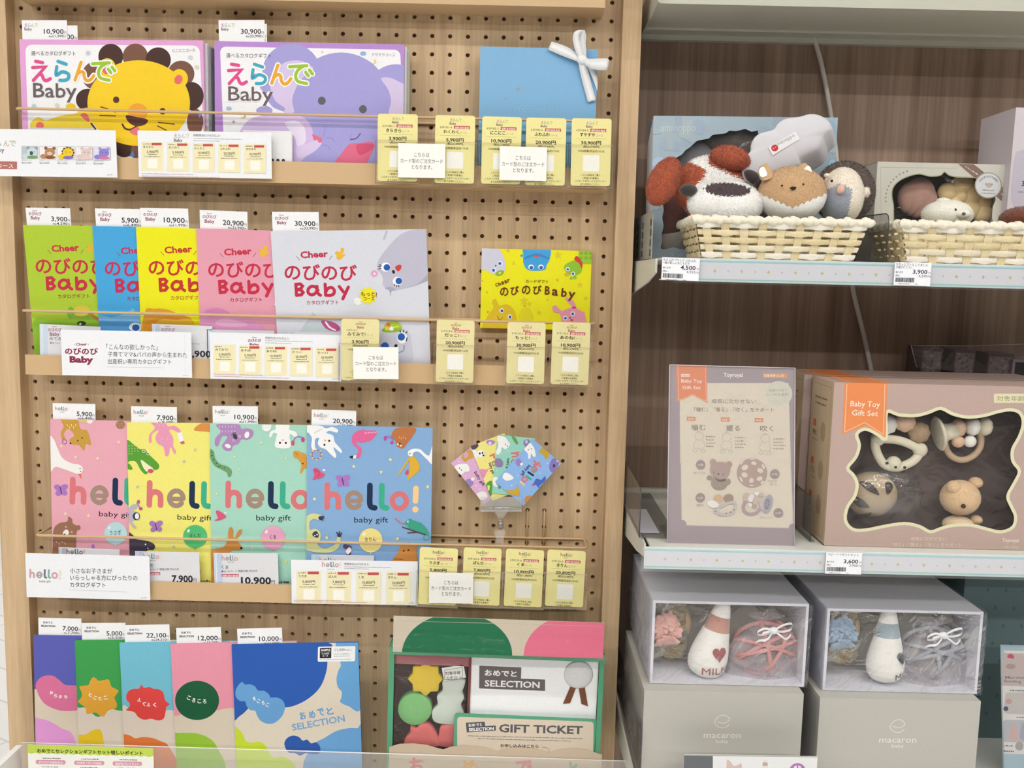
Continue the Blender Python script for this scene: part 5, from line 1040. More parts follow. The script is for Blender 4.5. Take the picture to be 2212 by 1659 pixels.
def o3(A):
    A.bg('DDD2C5'); A.org(0, 1300, 4.622); A.blob([(1190, 400), (2300, 400), (2300, 1000), (1900, 1110), (1700, 1080), (1600, 1100), (1400, 1120), (1300, 1070), (1240, 1030), (1190, 1030)], '74BED5')
    A.blob([(1390, 865), (1410, 828), (1440, 858), (1490, 850), (1530, 868), (1580, 872), (1630, 905), (1650, 985), (1695, 1020), (1660, 1050), (1655, 1090), (1635, 1165), (1580, 1185), (1530, 1172), (1500, 1168), (1440, 1178), (1380, 1150), (1340, 1100), (1260, 1083), (1290, 1050), (1295, 1015), (1265, 980), (1262, 930), (1290, 885), (1340, 868)], 'DF4A48', 3)
    A.blob([(1185, 1340), (1240, 1322), (1300, 1335), (1350, 1362), (1430, 1350), (1520, 1360), (1600, 1390), (1690, 1450), (1760, 1700), (1185, 1700)], 'DC7A3E'); bubble(A, 'ふくふく', ((1385, 978, 15), (1432, 1012, 25), (1482, 1025, 5), (1545, 1025, 0)), 40)
def o4(A):
    A.bg(BE); A.org(0, 1300, 4.622); A.blob([(1690, 400), (2700, 400), (2700, 1050), (2300, 1060), (2100, 1100), (1900, 1100), (1690, 1085)], 'E797AB')
    A.ell(1968, 984, 220, 196, '1F5C3C', 0, 40); A.blob([(1690, 1340), (1800, 1310), (1950, 1312), (2070, 1350), (2160, 1440), (2230, 1700), (1690, 1700)], '97C33C'); bubble(A, 'ころころ', ((1880, 955, 20), (1930, 980, 15), (1990, 990, 0), (2045, 992, -5)), 40)
def o5(A):
    A.bg('E0D5C4'); A.org(380, 1300, 4.62); A.blob([(540, 400), (1490, 400), (1512, 560), (1500, 700), (1440, 850), (1330, 960), (1200, 1030), (1080, 1055), (900, 1040), (760, 1040), (650, 1130), (540, 1140)], '2F5EB3')
    A.blob([(1615, 400), (1850, 400), (1850, 1050), (1720, 1040), (1640, 1000), (1650, 960), (1655, 900), (1615, 850), (1603, 770), (1620, 690), (1645, 640), (1635, 580), (1605, 480)], '6BA6D9')
    A.blob([(660, 800), (690, 825), (740, 822), (790, 845), (820, 885), (880, 888), (930, 925), (945, 955), (1010, 955), (1070, 990), (1088, 1060), (1060, 1140), (990, 1205), (920, 1218), (850, 1190), (812, 1140), (790, 1088), (740, 1080), (705, 1040), (690, 995), (640, 990), (600, 950), (595, 890), (620, 835)], '6BA3D8', 4)
    A.blob([(530, 1235), (600, 1250), (660, 1310), (700, 1390), (760, 1405), (830, 1395), (890, 1430), (930, 1500), (980, 1560), (1060, 1545), (1140, 1580), (1200, 1660), (1240, 1800), (530, 1800)], 'C6DC38')
    A.blob([(1810, 1262), (1720, 1262), (1600, 1290), (1480, 1360), (1390, 1410), (1300, 1540), (1270, 1640), (1280, 1800), (1850, 1800), (1850, 1262)], '6DA5DA')
    A.blob([(1082, 1420), (1110, 1360), (1170, 1335), (1230, 1350), (1265, 1385), (1310, 1375), (1350, 1412), (1400, 1402), (1440, 1450), (1430, 1510), (1370, 1520), (1300, 1510), (1240, 1535), (1190, 1510), (1120, 1500)], '305AAE', 4)
    bubble(A, 'もこもこ', ((778, 962, 15), (820, 988, 20), (868, 1004, 15), (908, 1024, 20)), 36)
    bubble(A, 'おめでと', ((1275, 1130, -14), (1365, 1120, -10), (1455, 1095, -14), (1545, 1085, -14)), 72, '6FA3D8'); A.text('SELECTION', 1165, 1285, 1690, 1190, 66, '7FA9D6', 0.02)
    A.quad((1418, 448), (1792, 440), (1788, 592), (1415, 598), 'F0F1F4', 14); A.quad((1438, 460), (1552, 457), (1550, 562), (1436, 564), '26262C')
    A.text('SAMPLE', 1450, 492, 1540, 489, 20, 'F2F2F2', 0.04); A.line([(1440, 502), (1550, 499)], 2, 'F2F2F2', caps=False); A.text('9,100円', 1456, 526, 1530, 524, 16, 'F2F2F2', 0.02); A.text('コース', 1464, 548, 1520, 546, 15, 'F2F2F2', 0.02)
    A.text('11,000', 1588, 492, 1685, 489, 26, '55555E', 0); A.text('円(税込)', 1690, 488, 1752, 486, 14, '66666E'); A.fine(1575, 524, 1735, 520, 13, '85858C', .8, 3); A.fine(1575, 546, 1735, 542, 13, '85858C', .8, 4); A.fine(1438, 580, 1750, 574, 10, '66666E', 1, 5)
N4 = (((0, 1300), 4.622, (333, 336), (795, 343), '5C60B4', o1, 'violet and beige', '7,000', '7,700', (383, 158), (812, 168), 'F0EFEC'), ((0, 1300), 4.622, (745, 388), (1232, 384), '3F9F52', o2, 'green and beige', '5,000', '5,500', (813, 212), (1252, 210), 'DDE4D8'), ((0, 1300), 4.622, (1192, 412), (1700, 404), '74BED5', o3, 'light blue and beige', '22,100', '24,310', (1240, 233), (1690, 225), 'DDE6E8'), ((0, 1300), 4.622, (1702, 424), (2300, 410), 'E797AB', o4, 'pink and beige', '12,000', '13,200', (1757, 262), (2205, 252), 'F0E6E6'), ((380, 1300), 4.62, (555, 430), (1818, 405), '2F5EB3', o5, 'deep blue and beige', '10,000', '11,000', None, None, 'D5DEE4'))
W4 = None
for k, (og, sc, tl, tr, col, art, cn, pz, tx, t1, t2, edge) in reversed(list(enumerate(N4))):
    q = fr(P4(k), og, sc, tl, tr, zb=0.612)
    if k == 4: W4 = q.w
    q.w = W4; book('tall_catalogue', cn+(' catalogue with a pink bean shape, leftmost on the bottom shelf', ' catalogue with an orange star shape on the bottom shelf', ' catalogue with a red cloud shape on the bottom shelf', ' catalogue with a dark green disc on the bottom shelf', ' catalogue with a sample sticker, uncovered on the bottom shelf')[k], q, 0.0034, col, art, G4, edge)
    if t1: q = fr(P4(k).off(-0.0036), og, sc, t1, t2, zb=0)
    else: q = fr(P4(k).off(-0.0036), og, sc, (610, 270), (1057, 258), zb=0)
    q.h = 0.046; price_tab('white price tab reading %s yen above the %s catalogue' % (pz, cn), q, L_O, pz, tx)
# gift set box with window
def z6(x, y): return (800+x/3.687, 1300+y/3.687)
GP = VP(-0.100)
q = fit(GP, z6(150, 360), z6(1868, 425), z6(150, 1400), w=None); q.h = 0.215
t = thing('celebration_gift_set', 'green windowed gift set box with soft blocks, booklet and gift ticket on the bottom shelf', 'gift set', q.P(q.w/2, -q.h, -0.02))
GRN = paper('58A67E'); DKI = paper('6A4A46')
pp = lambda x, y: q.px(*z6(x, y))
mb = MB(); D = -0.042
win = [pp(192, 402), pp(1826, 462), pp(1800, 1400), pp(192, 1400)]; wl, wr, wt = win[0][0], pp(1826, 462)[0], -0.0105
mb.plbox(q, 0, wt, q.w, 0, -0.001, 0, GRN); mb.plbox(q, 0, -q.h, wl, wt, -0.001, 0, GRN); mb.plbox(q, wr, -q.h, q.w, wt, -0.001, 0, GRN)
mb.plbox(q, 0, -q.h, q.w, 0, D, D+0.001, DKI); mb.plbox(q, 0, -0.0012, q.w, 0, D, -0.001, GRN); mb.plbox(q, 0, -q.h, 0.0012, 0, D, -0.001, GRN); mb.plbox(q, q.w-0.0012, -q.h, q.w, 0, D, -0.001, GRN)
mb.build('box_body', t)
# header flap at the back with dark green and pink discs
q2 = fit(VP(-0.1418), z6(185, 112), z6(1865, 168), z6(185, 330)); q2.h = 0.05
mb = MB(); mb.plbox(q2, 0, -q2.h, q2.w, 0, -0.0012, 0, paper('C9BDAB')); A = Art(q2, mb, 3e-5)
A.org(800, 1300, 3.687); A.ell(690, 420, 440, 330, '1F6C48', 0, 48); A.ell(1640, 430, 420, 330, 'DB6E88', 0, 48); A.line([(180, 150), (1870, 195)], 3, 'BBAF9C', caps=False); mb.build('header_flap', t)
mb = MB(); mb.plbox(q, pp(778, 600)[0], -q.h, pp(800, 600)[0], wt, D+0.001, -0.004, paper('7A4744')); mb.plbox(q, wl, -0.026, pp(778, 600)[0], wt, -0.006, -0.0045, paper('B06A70')); mb.build('divider', t)
def soft(name, outline, col, h0, th, n=4):
    mb = MB(); pts = spline([pp(*p) for p in outline], n); c = Vector((sum(p[0] for p in pts)/len(pts), sum(p[1] for p in pts)/len(pts)))
    m = solid(col, 0.8, 0.15, 'felt', 0.2, 900, 0.04)
    if area2(pts) < 0: pts = pts[::-1]
    rows = []
    for s_, h in ((1.0, h0-th), (1.0, h0-0.0025), (0.985, h0-0.0008), (0.95, h0), (0.5, h0+0.0006)): rows.append([q.P(c.x+(a-c.x)*s_, c.y+(b-c.y)*s_, h) for a, b in pts])
    mb.grid(rows, m, True, True, True); return mb.build(name, t)
st = [(435+(140 if i % 2 == 0 else 112)*math.cos(-PI/2+i*PI/8)*1.02, 637+(140 if i % 2 == 0 else 110)*math.sin(-PI/2+i*PI/8)) for i in range(16)]
soft('star_block', st, 'E8C93E', -0.008, 0.016, 2)
soft('round_block', [(348+137*math.cos(a), 880+128*math.sin(a)) for a in [i*PI/8 for i in range(16)]], '7FBE78', -0.008, 0.016)
soft('cloud_block', [(580, 640), (740, 640), (748, 690), (730, 740), (745, 790), (720, 850), (745, 930), (700, 1000), (590, 1005), (500, 980), (485, 900), (530, 850), (525, 780), (570, 730)], 'CFD8CE', -0.009, 0.014)
soft('red_block', [(315, 1020), (360, 1030), (400, 995), (460, 1000), (500, 1040), (540, 1120), (530, 1180), (280, 1180), (275, 1110), (310, 1070)], 'D9706F', -0.008, 0.014)
soft('red_block', [(560, 1020), (640, 1005), (760, 1010), (780, 1180), (540, 1180), (540, 1090)], 'D9706F', -0.010, 0.014)
ql = fit(q.off(-0.0045), z6(568, 528), z6(742, 500), z6(580, 632))
def a(A):
    A.org(800, 1300, 3.687); A.line([(590, 545), (735, 522), (735, 620), (592, 618), (590, 545)], 3, '5A5A5C', caps=False); A.text('対象年齢', 597, 583, 722, 574, 28, '4E4E50', 0.01); A.text('1.5才以上', 590, 622, 733, 618, 30, '4E4E50', 0.01)
o = card('age_label', None, None, ql, 'ECECE6', a, 0.0004, parent=t)
mb = MB(); BF = clear('bag_film', 'FFFFFF', 0.015, 0.02, 0.12, 0.6, 45, fr=0.15)
bp = [pp(200, 440), pp(775, 445), pp(775, 1200), pp(200, 1200)]
n_ = 14; rd = random.Random(3); rows = [[q.P(bp[0][0]+(bp[1][0]-bp[0][0])*i/n_, bp[0][1]+(bp[3][1]-bp[0][1])*j/n_, -0.0032+0.0022*rd.random()) for i in range(n_+1)] for j in range(n_+1)]
mb.grid(rows, BF, True); mb.build('clear_bag', t)
# booklet with a ribbon rosette
qb = fit(q.off(-0.006), z6(802, 432), z6(1820, 474), z6(798, 1000)); qb.h = 0.13
mb = MB(); mb.plbox(qb, 0, -qb.h, qb.w, 0, -0.012, 0, paper('F4F5F6')); A = Art(qb, mb, 2e-5); A.org(800, 1300, 3.687)
A.poly([(868, 508), (1203, 522), (1200, 612), (1392, 619), (1392, 710), (866, 690)], '6B6464'); A.text('おめでと', 910, 584, 1165, 594, 46, 'F2F2F0', 0.035); A.text('SELECTION', 910, 672, 1348, 686, 52, 'F2F2F0', 0.025); mb.build('booklet', t)
mb = MB(); rb_ = paper('7A4A30'); cR = qb.px(*z6(1657, 578))
for pts in (((1592, 675), (1637, 685), (1590, 805), (1534, 810)), ((1660, 688), (1708, 680), (1733, 830), (1680, 810))): mb.extr(qb, [qb.px(*z6(*p)) for p in pts], 0.0006, 0.0012, rb_)
ot = mb.build('rosette_tail', t)
mb = MB(); c3 = qb.P(cR[0], cR[1], 0.0012); R3 = Matrix((qb.u, qb.v, qb.n)).transposed(); mb.ball(c3, 0.0205, 0.0205, 0.004, solid('DADADA', 0.25, 0.5, 'foil'), 28, 8, None, None, R3)
qe = Pl(qb.P(cR[0], cR[1], 0.0053), qb.u, qb.v); qe.w = 1; A = Art(qe, mb, 0, False); A.unit = 1.0; A.text('For You', -0.0135, 0.002, 0.0135, 0.003, 0.006, 'E9E9E7', 0.01); mb.build('rosette', t)
# ticket and kraft pocket at the front
qt = fit(q.off(0.001), z6(672, 885), z6(1800, 935), z6(672, 1250)); qt.h = 0.10
def a(A):
    A.org(800, 1300, 3.687); A.quad((692, 915), (1778, 955), (1770, 1500), (692, 1500), 'DCCDB9', 26)
    A.poly([(760, 963), (910, 955), (915, 990), (998, 985), (1000, 1025), (768, 1040)], '55545C'); A.text('おめでと', 782, 994, 893, 987, 24, 'EFEDEA', 0.03); A.text('SELECTION', 785, 1030, 985, 1020, 26, 'EFEDEA', 0.04)
    A.text('GIFT TICKET', 1024, 1036, 1692, 1052, 66, '5C5A5E', 0.03); A.fine(775, 1070, 1690, 1092, 13, '77726C', 1, 3); A.fine(855, 1092, 1600, 1112, 13, '77726C', 1, 4)
    A.text('お申し込みはこちら', 1035, 1155, 1340, 1162, 26, '4E4A48', 0.03); A.line([(1040, 1168), (1340, 1174)], 8, 'E4DA8A', caps=False); A.line([(1370, 1158), (1410, 1165), (1428, 1200)], 2.5, '4E4A48', True)
card('ticket', None, None, qt, '5DA583', a, 0.0008, r=0.004, parent=t)
mb = MB(); KR = solid('CDBBA4', 0.7, 0.15, 'kraft', 0.1, 700, 0.05); top = [(150, 1158), (230, 1132), (340, 1128), (450, 1140), (530, 1165), (580, 1177), (640, 1155), (740, 1145), (860, 1150), (950, 1170), (1005, 1195), (1060, 1170), (1160, 1160), (1280, 1165), (1360, 1185), (1432, 1208), (1490, 1180), (1600, 1170), (1720, 1178), (1845, 1218)]
qk = q.off(0.0025); pk = [qk.px(*z6(*p)) for p in top]
mb.extr(qk, [(pk[0][0], -q.h)]+[(pk[-1][0], -q.h)]+pk[::-1], -0.0006, 0, KR); A = Art(qk, mb, 3e-5, False); A.org(800, 1300, 3.687)
for ch, x0, x1, y, c in (('お', 305, 435, 1360, 'D9706A'), ('め', 725, 860, 1375, 'DFA745'), ('で', 1155, 1290, 1380, 'D98088'), ('と', 1575, 1650, 1390, '7DAE8C')): A.text(ch, x0, y, x1, y+2, 128, c, 0.035)
mb.build('kraft_pocket', t)
# clear wrap over the whole set with creases
mb = MB(); WR = clear('wrap_film', 'FFFFFF', 0.004, 0.004, 0.06, 0.35, 26, fr=0.06)
rd = random.Random(5); n_ = 16
a0, b0 = q2.px(*z6(185, 112)); rows = [[q.off(0.006).P(-0.002+(q.w+0.004)*i/n_, 0.001-(q.h)*j/n_, 0.0014*rd.random()) for i in range(n_+1)] for j in range(n_+1)]
top = [[q2.P(-0.001+(q2.w+0.002)*i/n_, 0.002-(0.05*j/6), 0.004+0.036*max(0, j-3)/3+0.0012*rd.random()) for i in range(n_+1)] for j in range(6)]
mb.grid(top+rows, WR, True); mb.build('clear_wrap', t)
# point-of-sale leaflet behind the guard
ql = fit(VP(-0.1312), (0+275/4.622, 1300+1425/4.622), (1532/4.622, 1300+1465/4.622), (258/4.622, 1300+1659/4.622)); ql.h = 0.10
def a(A):
    A.org(0, 1300, 4.622); A.poly([(250, 1400), (1560, 1440), (1560, 1552)]+[(1530-i*42, 1545-i*1.2+(6 if i % 2 else -4)) for i in range(31)], 'C5D95A')
    A.text('おめでとセレクションギフトセット嬉しいポイント', 370, 1502, 1425, 1528, 40, '2E2C24', 0.03)
    for x0, x1, y, s in ((357, 655, 1578, 'オリジナルおもちゃ'), (740, 1042, 1585, '3つのオノマトペつみき'), (1125, 1418, 1592, '広がるプレイマット')):
        A.quad((x0, y), (x1, y+4), (x1, y+46), (x0, y+42), 'DA98AE', 18); A.text(s, x0+28, y+34, x1-28, y+38, 26, 'F6F0F0', 0.03); A.fine(x0+70, y-12, x1-50, y-8, 20, '6A6660', 1, 3); A.fine(x0+60, y+72, x1-70, y+76, 20, '8A8680', 1, 4)
card('shelf_leaflet', 'lime headed leaflet about gift set toys fixed to the acrylic guard', 'leaflet', ql, 'F2F2EC', a, 0.0005)
# ================================================================ right unit: plush shelf
def holed(mb, pl, outer, hole, h, mat):
    """flat face with an opening"""
    from mathutils.geometry import tessellate_polygon
    if area2(outer) < 0: outer = outer[::-1]
    if area2(hole) > 0: hole = hole[::-1]
    P = [Vector((a, b, 0)) for a, b in outer]+[Vector((a, b, 0)) for a, b in hole]
    for t in tessellate_polygon([P[:len(outer)], P[len(outer):]]):
        q = [P[i] for i in t]
        if (q[1]-q[0]).cross(q[2]-q[0]).z < 0: q = q[::-1]
        mb.face([pl.P(v.x, v.y, h) for v in q], mat)
def furry(mb, c, rx, ry, rz, fn, n, L, seed=1, front=True, droop=0.25, w=0.00045, R=None, bump=None):
    rd = random.Random(seed); c = Vector(c)
    for i in range(n):
        d = Vector((rd.gauss(0, 1), rd.gauss(0, 1), rd.gauss(0, 1))).normalized()
        if front and d.y > 0.35: continue
        q = bump(d) if bump else 1.0
        e = Vector((d.x*rx*q, d.y*ry*q, d.z*rz*q)); nn = Vector((d.x/rx, d.y/ry, d.z/rz)).normalized()
        if R: e = R @ e; nn = R @ nn
        p = c+e; m = fn(p)
        tg = Vector((rd.gauss(0, 1), rd.gauss(0, 1), rd.gauss(0, 1)-droop)); tg = (tg-nn*tg.dot(nn)).normalized()
        g = (nn*0.62+tg).normalized()*L*(0.55+0.6*rd.random())
        s = nn.cross(g).normalized()*w
        mb.face([p-s-nn*0.0008, p+s-nn*0.0008, p+g], m)
FELT = lambda c: solid(c, 0.85, 0.1, 'plush', 0.25, 1200, 0.06, 0.3)
def PXS(Y): return (Y-CAM.y)/FPX*1.008
def plush_part(name, parent, px, py, rx, ry, Y, dy, fn, fur=0.0, n=0, seed=1, R=None, bump=None, label=None):
    k = PXS(Y); c = aY(px, py, Y); mb = MB(); f = fn if callable(fn) else (lambda p, m=fn: m)
    mb.ball(c, rx*k, dy, ry*k, f(c), 150 if callable(fn) else 36, 100 if callable(fn) else 24, f, bump, R)
    if n: furry(mb, c, rx*k, dy, ry*k, f, n, fur, seed, R=R, bump=bump)
    return mb.build(name, parent, None, label)
# pale blue window box
q = fit(VP(-0.055), (1412, 250), (1810, 254), zb=1.4700)
t = thing('plush_gift_box', 'pale blue windowed gift box standing behind the basket of plush animals', 'gift box', q.P(q.w/2, -q.h, -0.025))
BOXB = solid('AABDCA', 0.45, 0.25, 'printed_card', 0, 22, 0.10)
r2 = lambda x, y: q.px(1350+x/3.949, 220+y/3.949)
hole = [(r2(*p)) for p in spline([(400, 515), (450, 470), (485, 450), (520, 408), (545, 395), (600, 345), (625, 330), (690, 318), (720, 310), (745, 285), (800, 275), (860, 268), (890, 246), (940, 250), (990, 240), (1030, 232), (1080, 255), (1130, 245), (1175, 255), (1240, 290), (1330, 330), (1420, 420), (1500, 540), (1560, 700), (1590, 900), (1600, 1230), (1200, 1252), (900, 1240), (700, 1258), (480, 1258), (420, 1238), (360, 1255), (305, 1252), (318, 1190), (312, 1130), (330, 1060), (318, 985), (332, 920), (322, 850), (350, 760), (345, 680), (375, 600)], 2)]
mb = MB(); holed(mb, q, [(0, 0), (0, -q.h), (q.w, -q.h), (q.w, 0)], hole, 0, BOXB)
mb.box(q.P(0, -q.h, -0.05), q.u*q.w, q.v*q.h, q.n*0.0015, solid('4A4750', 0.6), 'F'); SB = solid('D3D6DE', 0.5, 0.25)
mb.face([q.P(0, 0), q.P(0, -0.03, -0.05), q.P(0, -q.h, -0.05), q.P(0, -q.h)], SB); mb.face([q.P(q.w, 0), q.P(q.w, -q.h), q.P(q.w, -q.h, -0.05), q.P(q.w, -0.03, -0.05)], SB)
mb.face([q.P(0, 0), q.P(q.w, 0), q.P(q.w, -0.03, -0.05), q.P(0, -0.03, -0.05)], SB); mb.face([q.P(0, -q.h), q.P(0, -q.h, -0.05), q.P(q.w, -q.h, -0.05), q.P(q.w, -q.h)], SB)
A = Art(q, mb, 4e-5); A.org(1350, 220, 3.949); rd = random.Random(11)
for i in range(46):
    x, y = 240+rd.random()*1560, 150+rd.random()*360
    if (x-950)**2/620**2+(y-780)**2/520**2 < 1.05: continue
    A.ell(x, y, 30+rd.random()*40, 30+rd.random()*40, ('ADBFC9', 'B1C1C8', 'A6BACA', 'AFBFC6', 'A4B7C7')[i % 5], 0, 14)
for x, y, rx, ry, c in ((290, 520, 60, 50, 'B3CBE0'), (260, 700, 24, 60, 'B0C6DA'), (1770, 560, 40, 70, 'A8D0EA'), (1750, 250, 60, 90, '9FB6C8'), (270, 880, 22, 40, 'BCCAD6'), (255, 1180, 30, 90, 'A8BCD0')): A.ell(x, y, rx, ry, c, 0, 16)
A.text('amanoppo', 306, 254, 598, 252, 44, 'D9E2E8', -0.012); A.text('S o f t', 392, 1316, 590, 1318, 28, 'D9E2E8', -0.01); mb.build('box_body', t)
mb = MB(); mb.face([q.P(a, b, -0.0012) for a, b in hole], clear('window_film', 'FFFFFF', 0.03, 0.02, 0.07, 0.25, 22)); mb.build('window_film', t)
for nm, px, py, rx, ry, c in (('plush_toy', 1500, 300+45, 42, 38, '77747A'), ('plush_toy', 1590, 305, 70, 36, '5B5450'), ('plush_toy', 1448, 470, 34, 60, '6A4038'), ('plush_toy', 1452, 525, 40, 36, 'B5AFA6')):
    plush_part(nm, t, px, py, rx, ry, -0.028, 0.016, FELT(c), 0.004, 500, px)

# woven baskets
def basket(label, x0t, x1t, x0b, x1b, zt, zb, yf, yb, nst, nsd, group='woven straw baskets of plush toys'):
    t = thing('woven_basket', label, 'basket', ((x0t+x1t)/2, (yf+yb)/2, zb), group)
    ST = [solid(c, 0.6, 0.2, 'straw', 0.35, 420, 0.10) for c in ('E4D3A8', 'F0E6CC', 'EADAB2', 'F4EEE2')]
    mb = MB(); F = 0.010
    C = [((x0t, yf, zt), (x1t, yf, zt), (x1b, yf+F, zb), (x0b, yf+F, zb), nst), ((x1t, yf, zt), (x1t-0.004, yb, zt), (x1b-0.004, yb-F, zb), (x1b, yf+F, zb), nsd), ((x1t-0.004, yb, zt), (x0t+0.004, yb, zt), (x0b+0.004, yb-F, zb), (x1b-0.004, yb-F, zb), nst), ((x0t+0.004, yb, zt), (x0t, yf, zt), (x0b, yf+F, zb), (x0b+0.004, yb-F, zb), nsd)]
    rd = random.Random(int(x0t*1000))
    for a, b, c, d, n in C:
        a, b, c, d = map(Vector, (a, b, c, d)); nn = (b-a).cross(a-d).normalized()*-1
        if nn.dot((a+c)/2-Vector(((x0t+x1t)/2, (yf+yb)/2, zt))) < 0: nn = -nn
        P = lambda s, v, o: (a+(b-a)*s)*(1-v)+(d+(c-d)*s)*v+nn*o
        for i in range(n):
            s0 = (i+0.28)/n; s1 = (i+0.72)/n; m = ST[0] if i % 2 else ST[2]
            mb.grid([[P(s0, v/8, 0.0), P((s0+s1)/2, v/8, 0.0008), P(s1, v/8, 0.0)] for v in range(9)], m)
        rows = 5
        for j in range(rows):
            v0 = 0.05+j*0.19; v1 = v0+0.165; m = ST[(3, 2, 0, 1, 3)[j]] if n > 5 else ST[(2, 0, 2, 0, 2)[j]]
            k = n*6; L = []
            for e in range(k+1):
                s = e/k; o = 0.0021*math.cos(PI*(s*n-0.5)+(PI if j % 2 else 0)); pinch = 0.02*(1-math.cos(2*PI*(s*n-0.5)))/2
                L.append((P(s, v0+pinch, o+0.0002), P(s, (v0+v1)/2, o+0.0012), P(s, v1-pinch, o+0.0002)))
            mb.grid([[r[z] for r in L] for z in range(3)], m)
    mb.build('woven_wall', t)
    mb = MB(); pts = []; cor = [(x0t-0.001, yf-0.001), (x1t+0.003, yf-0.001), (x1t-0.001, yb), (x0t+0.003, yb)]
    for i in range(4):
        p, q2_ = Vector(cor[i]), Vector(cor[(i+1) % 4]); m_ = max(8, int((q2_-p).length/0.0022))
        for e in range(m_): pts.append((*(p+(q2_-p)*(e/m_)), zt+0.0008*math.sin(e*1.3)))
    rr = [0.0048+0.0011*math.sin(i*0.62)+0.0006*math.sin(i*1.9+1) for i in range(len(pts))]
    RM = solid('F0EAD6', 0.6, 0.2, 'straw', 0.6, 260, 0.10)
    pts2 = [Vector(p) for p in pts]; mb.tube(pts2, rr, RM, 10, True); mb.build('wrapped_rim', t)
    mb = MB(); mb.abox(x0b+0.003, x1b-0.003, yf+F+0.002, yb-F-0.002, zb, zb+0.002, ST[0]); mb.build('base', t)
    return t
basket('woven straw basket full of plush animals in front of the pale blue box', 0.9160, 1.1260, 0.9275, 1.1125, 1.5170, 1.4702, -0.2000, -0.0720, 9, 5)
basket('woven straw basket with a small white bear head in front of the cream box', 1.1660, 1.3800, 1.1790, 1.3660, 1.5170, 1.4702, -0.2000, -0.0790, 9, 5)
# plush animals of the first basket
BRN, WHT, DRK, TANP, GRYP, CRM, HDK = [FELT(c) for c in ('BA5F40', 'FFFDF8', '3F3536', 'CDA87E', 'A3AAB5', 'F1E7D7', '5E5049')]
GA = 'plush animals in the first basket'
EYE = solid('1E1A1C', 0.25, 0.5, 'bead')
t = thing('plush_dog', 'rust brown and white fluffy plush dog with drooping ears in the basket', 'plush toy', aY(1540, 440, -0.125), GA)
def dogc(p):
    x, y = pr(p); j = 3*math.sin(y*1.1+x*.3)
    ys = (340, 354, 363, 371, 384, 397, 412, 440, 490); xs = (1470, 1498, 1519, 1525, 1519, 1506, 1492, 1484, 1480); lim = 1480
    for i in range(8):
        if ys[i] <= y <= ys[i+1]: lim = xs[i]+(xs[i+1]-xs[i])*(y-ys[i])/(ys[i+1]-ys[i])
    if x < lim+j and y > 350: return BRN
    if x > 1531+j*.5 and y < 358+(x-1535)*0.42+j: return BRN
    return WHT
plush_part('body', t, 1523, 444, 38, 44, -0.110, 0.028, BRN, 0.0035, 5000, 3)
plush_part('head', t, 1540, 405, 80, 66, -0.104, 0.029, dogc, 0.0045, 14000, 4)
plush_part('ear', t, 1434, 392, 31, 52, -0.135, 0.016, BRN, 0.0038, 6000, 5, Matrix.Rotation(math.radians(24), 3, 'Y').to_3x3())
plush_part('ear', t, 1579, 343, 42, 25, -0.122, 0.02, BRN, 0.0038, 5000, 6, Matrix.Rotation(math.radians(14), 3, 'Y').to_3x3())
t = thing('plush_cow', 'fluffy white plush cow with a dark brown forehead patch in the basket', 'plush toy', aY(1567, 470, -0.160), GA)
def cowc(p):
    x, y = pr(p); return FELT('54454A') if ((x-1571)/49)**2+((y-410+(x-1571)*-0.05)/14.5)**2 < 1+0.15*math.sin(x*.7) and p.y < -0.145 else WHT
plush_part('body', t, 1567, 441, 74, 47, -0.1655, 0.0235, cowc, 0.0034, 12000, 7, None, lambda d: 1+0.06*abs(d.x))
plush_part('ear', t, 1487, 411, 19, 13, -0.172, 0.008, solid('2E2A2A', 0.8, 0.1, 'plush', 0.2, 900, 0.1, 0.4))
plush_part('ear', t, 1628, 384, 24, 12, -0.150, 0.008, DRK, 0, 0, 1, Matrix.Rotation(math.radians(35), 3, 'Y').to_3x3())
plush_part('ear', t, 1640, 395, 12, 12, -0.152, 0.008, DRK)
t = thing('plush_fox', 'tan plush fox face with white cheeks and tiny black nose in the basket', 'plush toy', aY(1711, 460, -0.160), GA)
def foxc(p):
    x, y = pr(p); e = 425+(abs(x-1712)*-0.42)+24
    return WHT if y > e+2*math.sin(x*.5) else TANP
plush_part('head', t, 1711, 418, 70, 56, -0.165, 0.034, foxc, 0.0022, 12000, 9, None, lambda d: 1+0.05*max(0, -d.z))
def ear(px, pts, col, col2, Y, parent):
    pl = VP(Y); mb = MB(); o = [pl.px(*p) for p in pts]; mb.extr(pl, spline(o, 4), -0.008, 0, col)
    c = (sum(p[0] for p in o)/len(o), sum(p[1] for p in o)/len(o)); mb.extr(pl, spline([(c[0]+(a-c[0])*.62+px, c[1]+(b-c[1])*.62) for a, b in o], 4), 0, 0.0012, col2); mb.build('ear', parent)
ear(-0.004, [(1641, 372), (1645, 358), (1657, 354), (1666, 368), (1669, 382), (1658, 388), (1648, 388)], TANP, WHT, -0.182, t)
ear(0.004, [(1719, 374), (1729, 358), (1739, 352), (1748, 362), (1752, 380), (1740, 378)], TANP, WHT, -0.182, t)
for x, y in ((1689, 401), (1735, 398)): plush_part('eye', t, x, y, 2.6, 2.0, -0.1975, 0.002, EYE)
mb = MB(); pl = VP(-0.1995); mb.extr(pl, spline([pl.px(*p) for p in ((1707, 405), (1713, 403), (1720, 405), (1718, 408), (1713, 411), (1709, 408))], 3), -0.004, 0.001, EYE); mb.build('nose', t)
t = thing('plush_hedgehog', 'cream and grey plush hedgehog with a dark brown back and pink nose', 'plush toy', aY(1815, 460, -0.150), GA)
plush_part('back', t, 1823, 417, 62, 64, -0.128, 0.028, lambda p: HDK if (p.x*900 % 1.0) < .8 else FELT('6B5C52'), 0.005, 8000, 12)
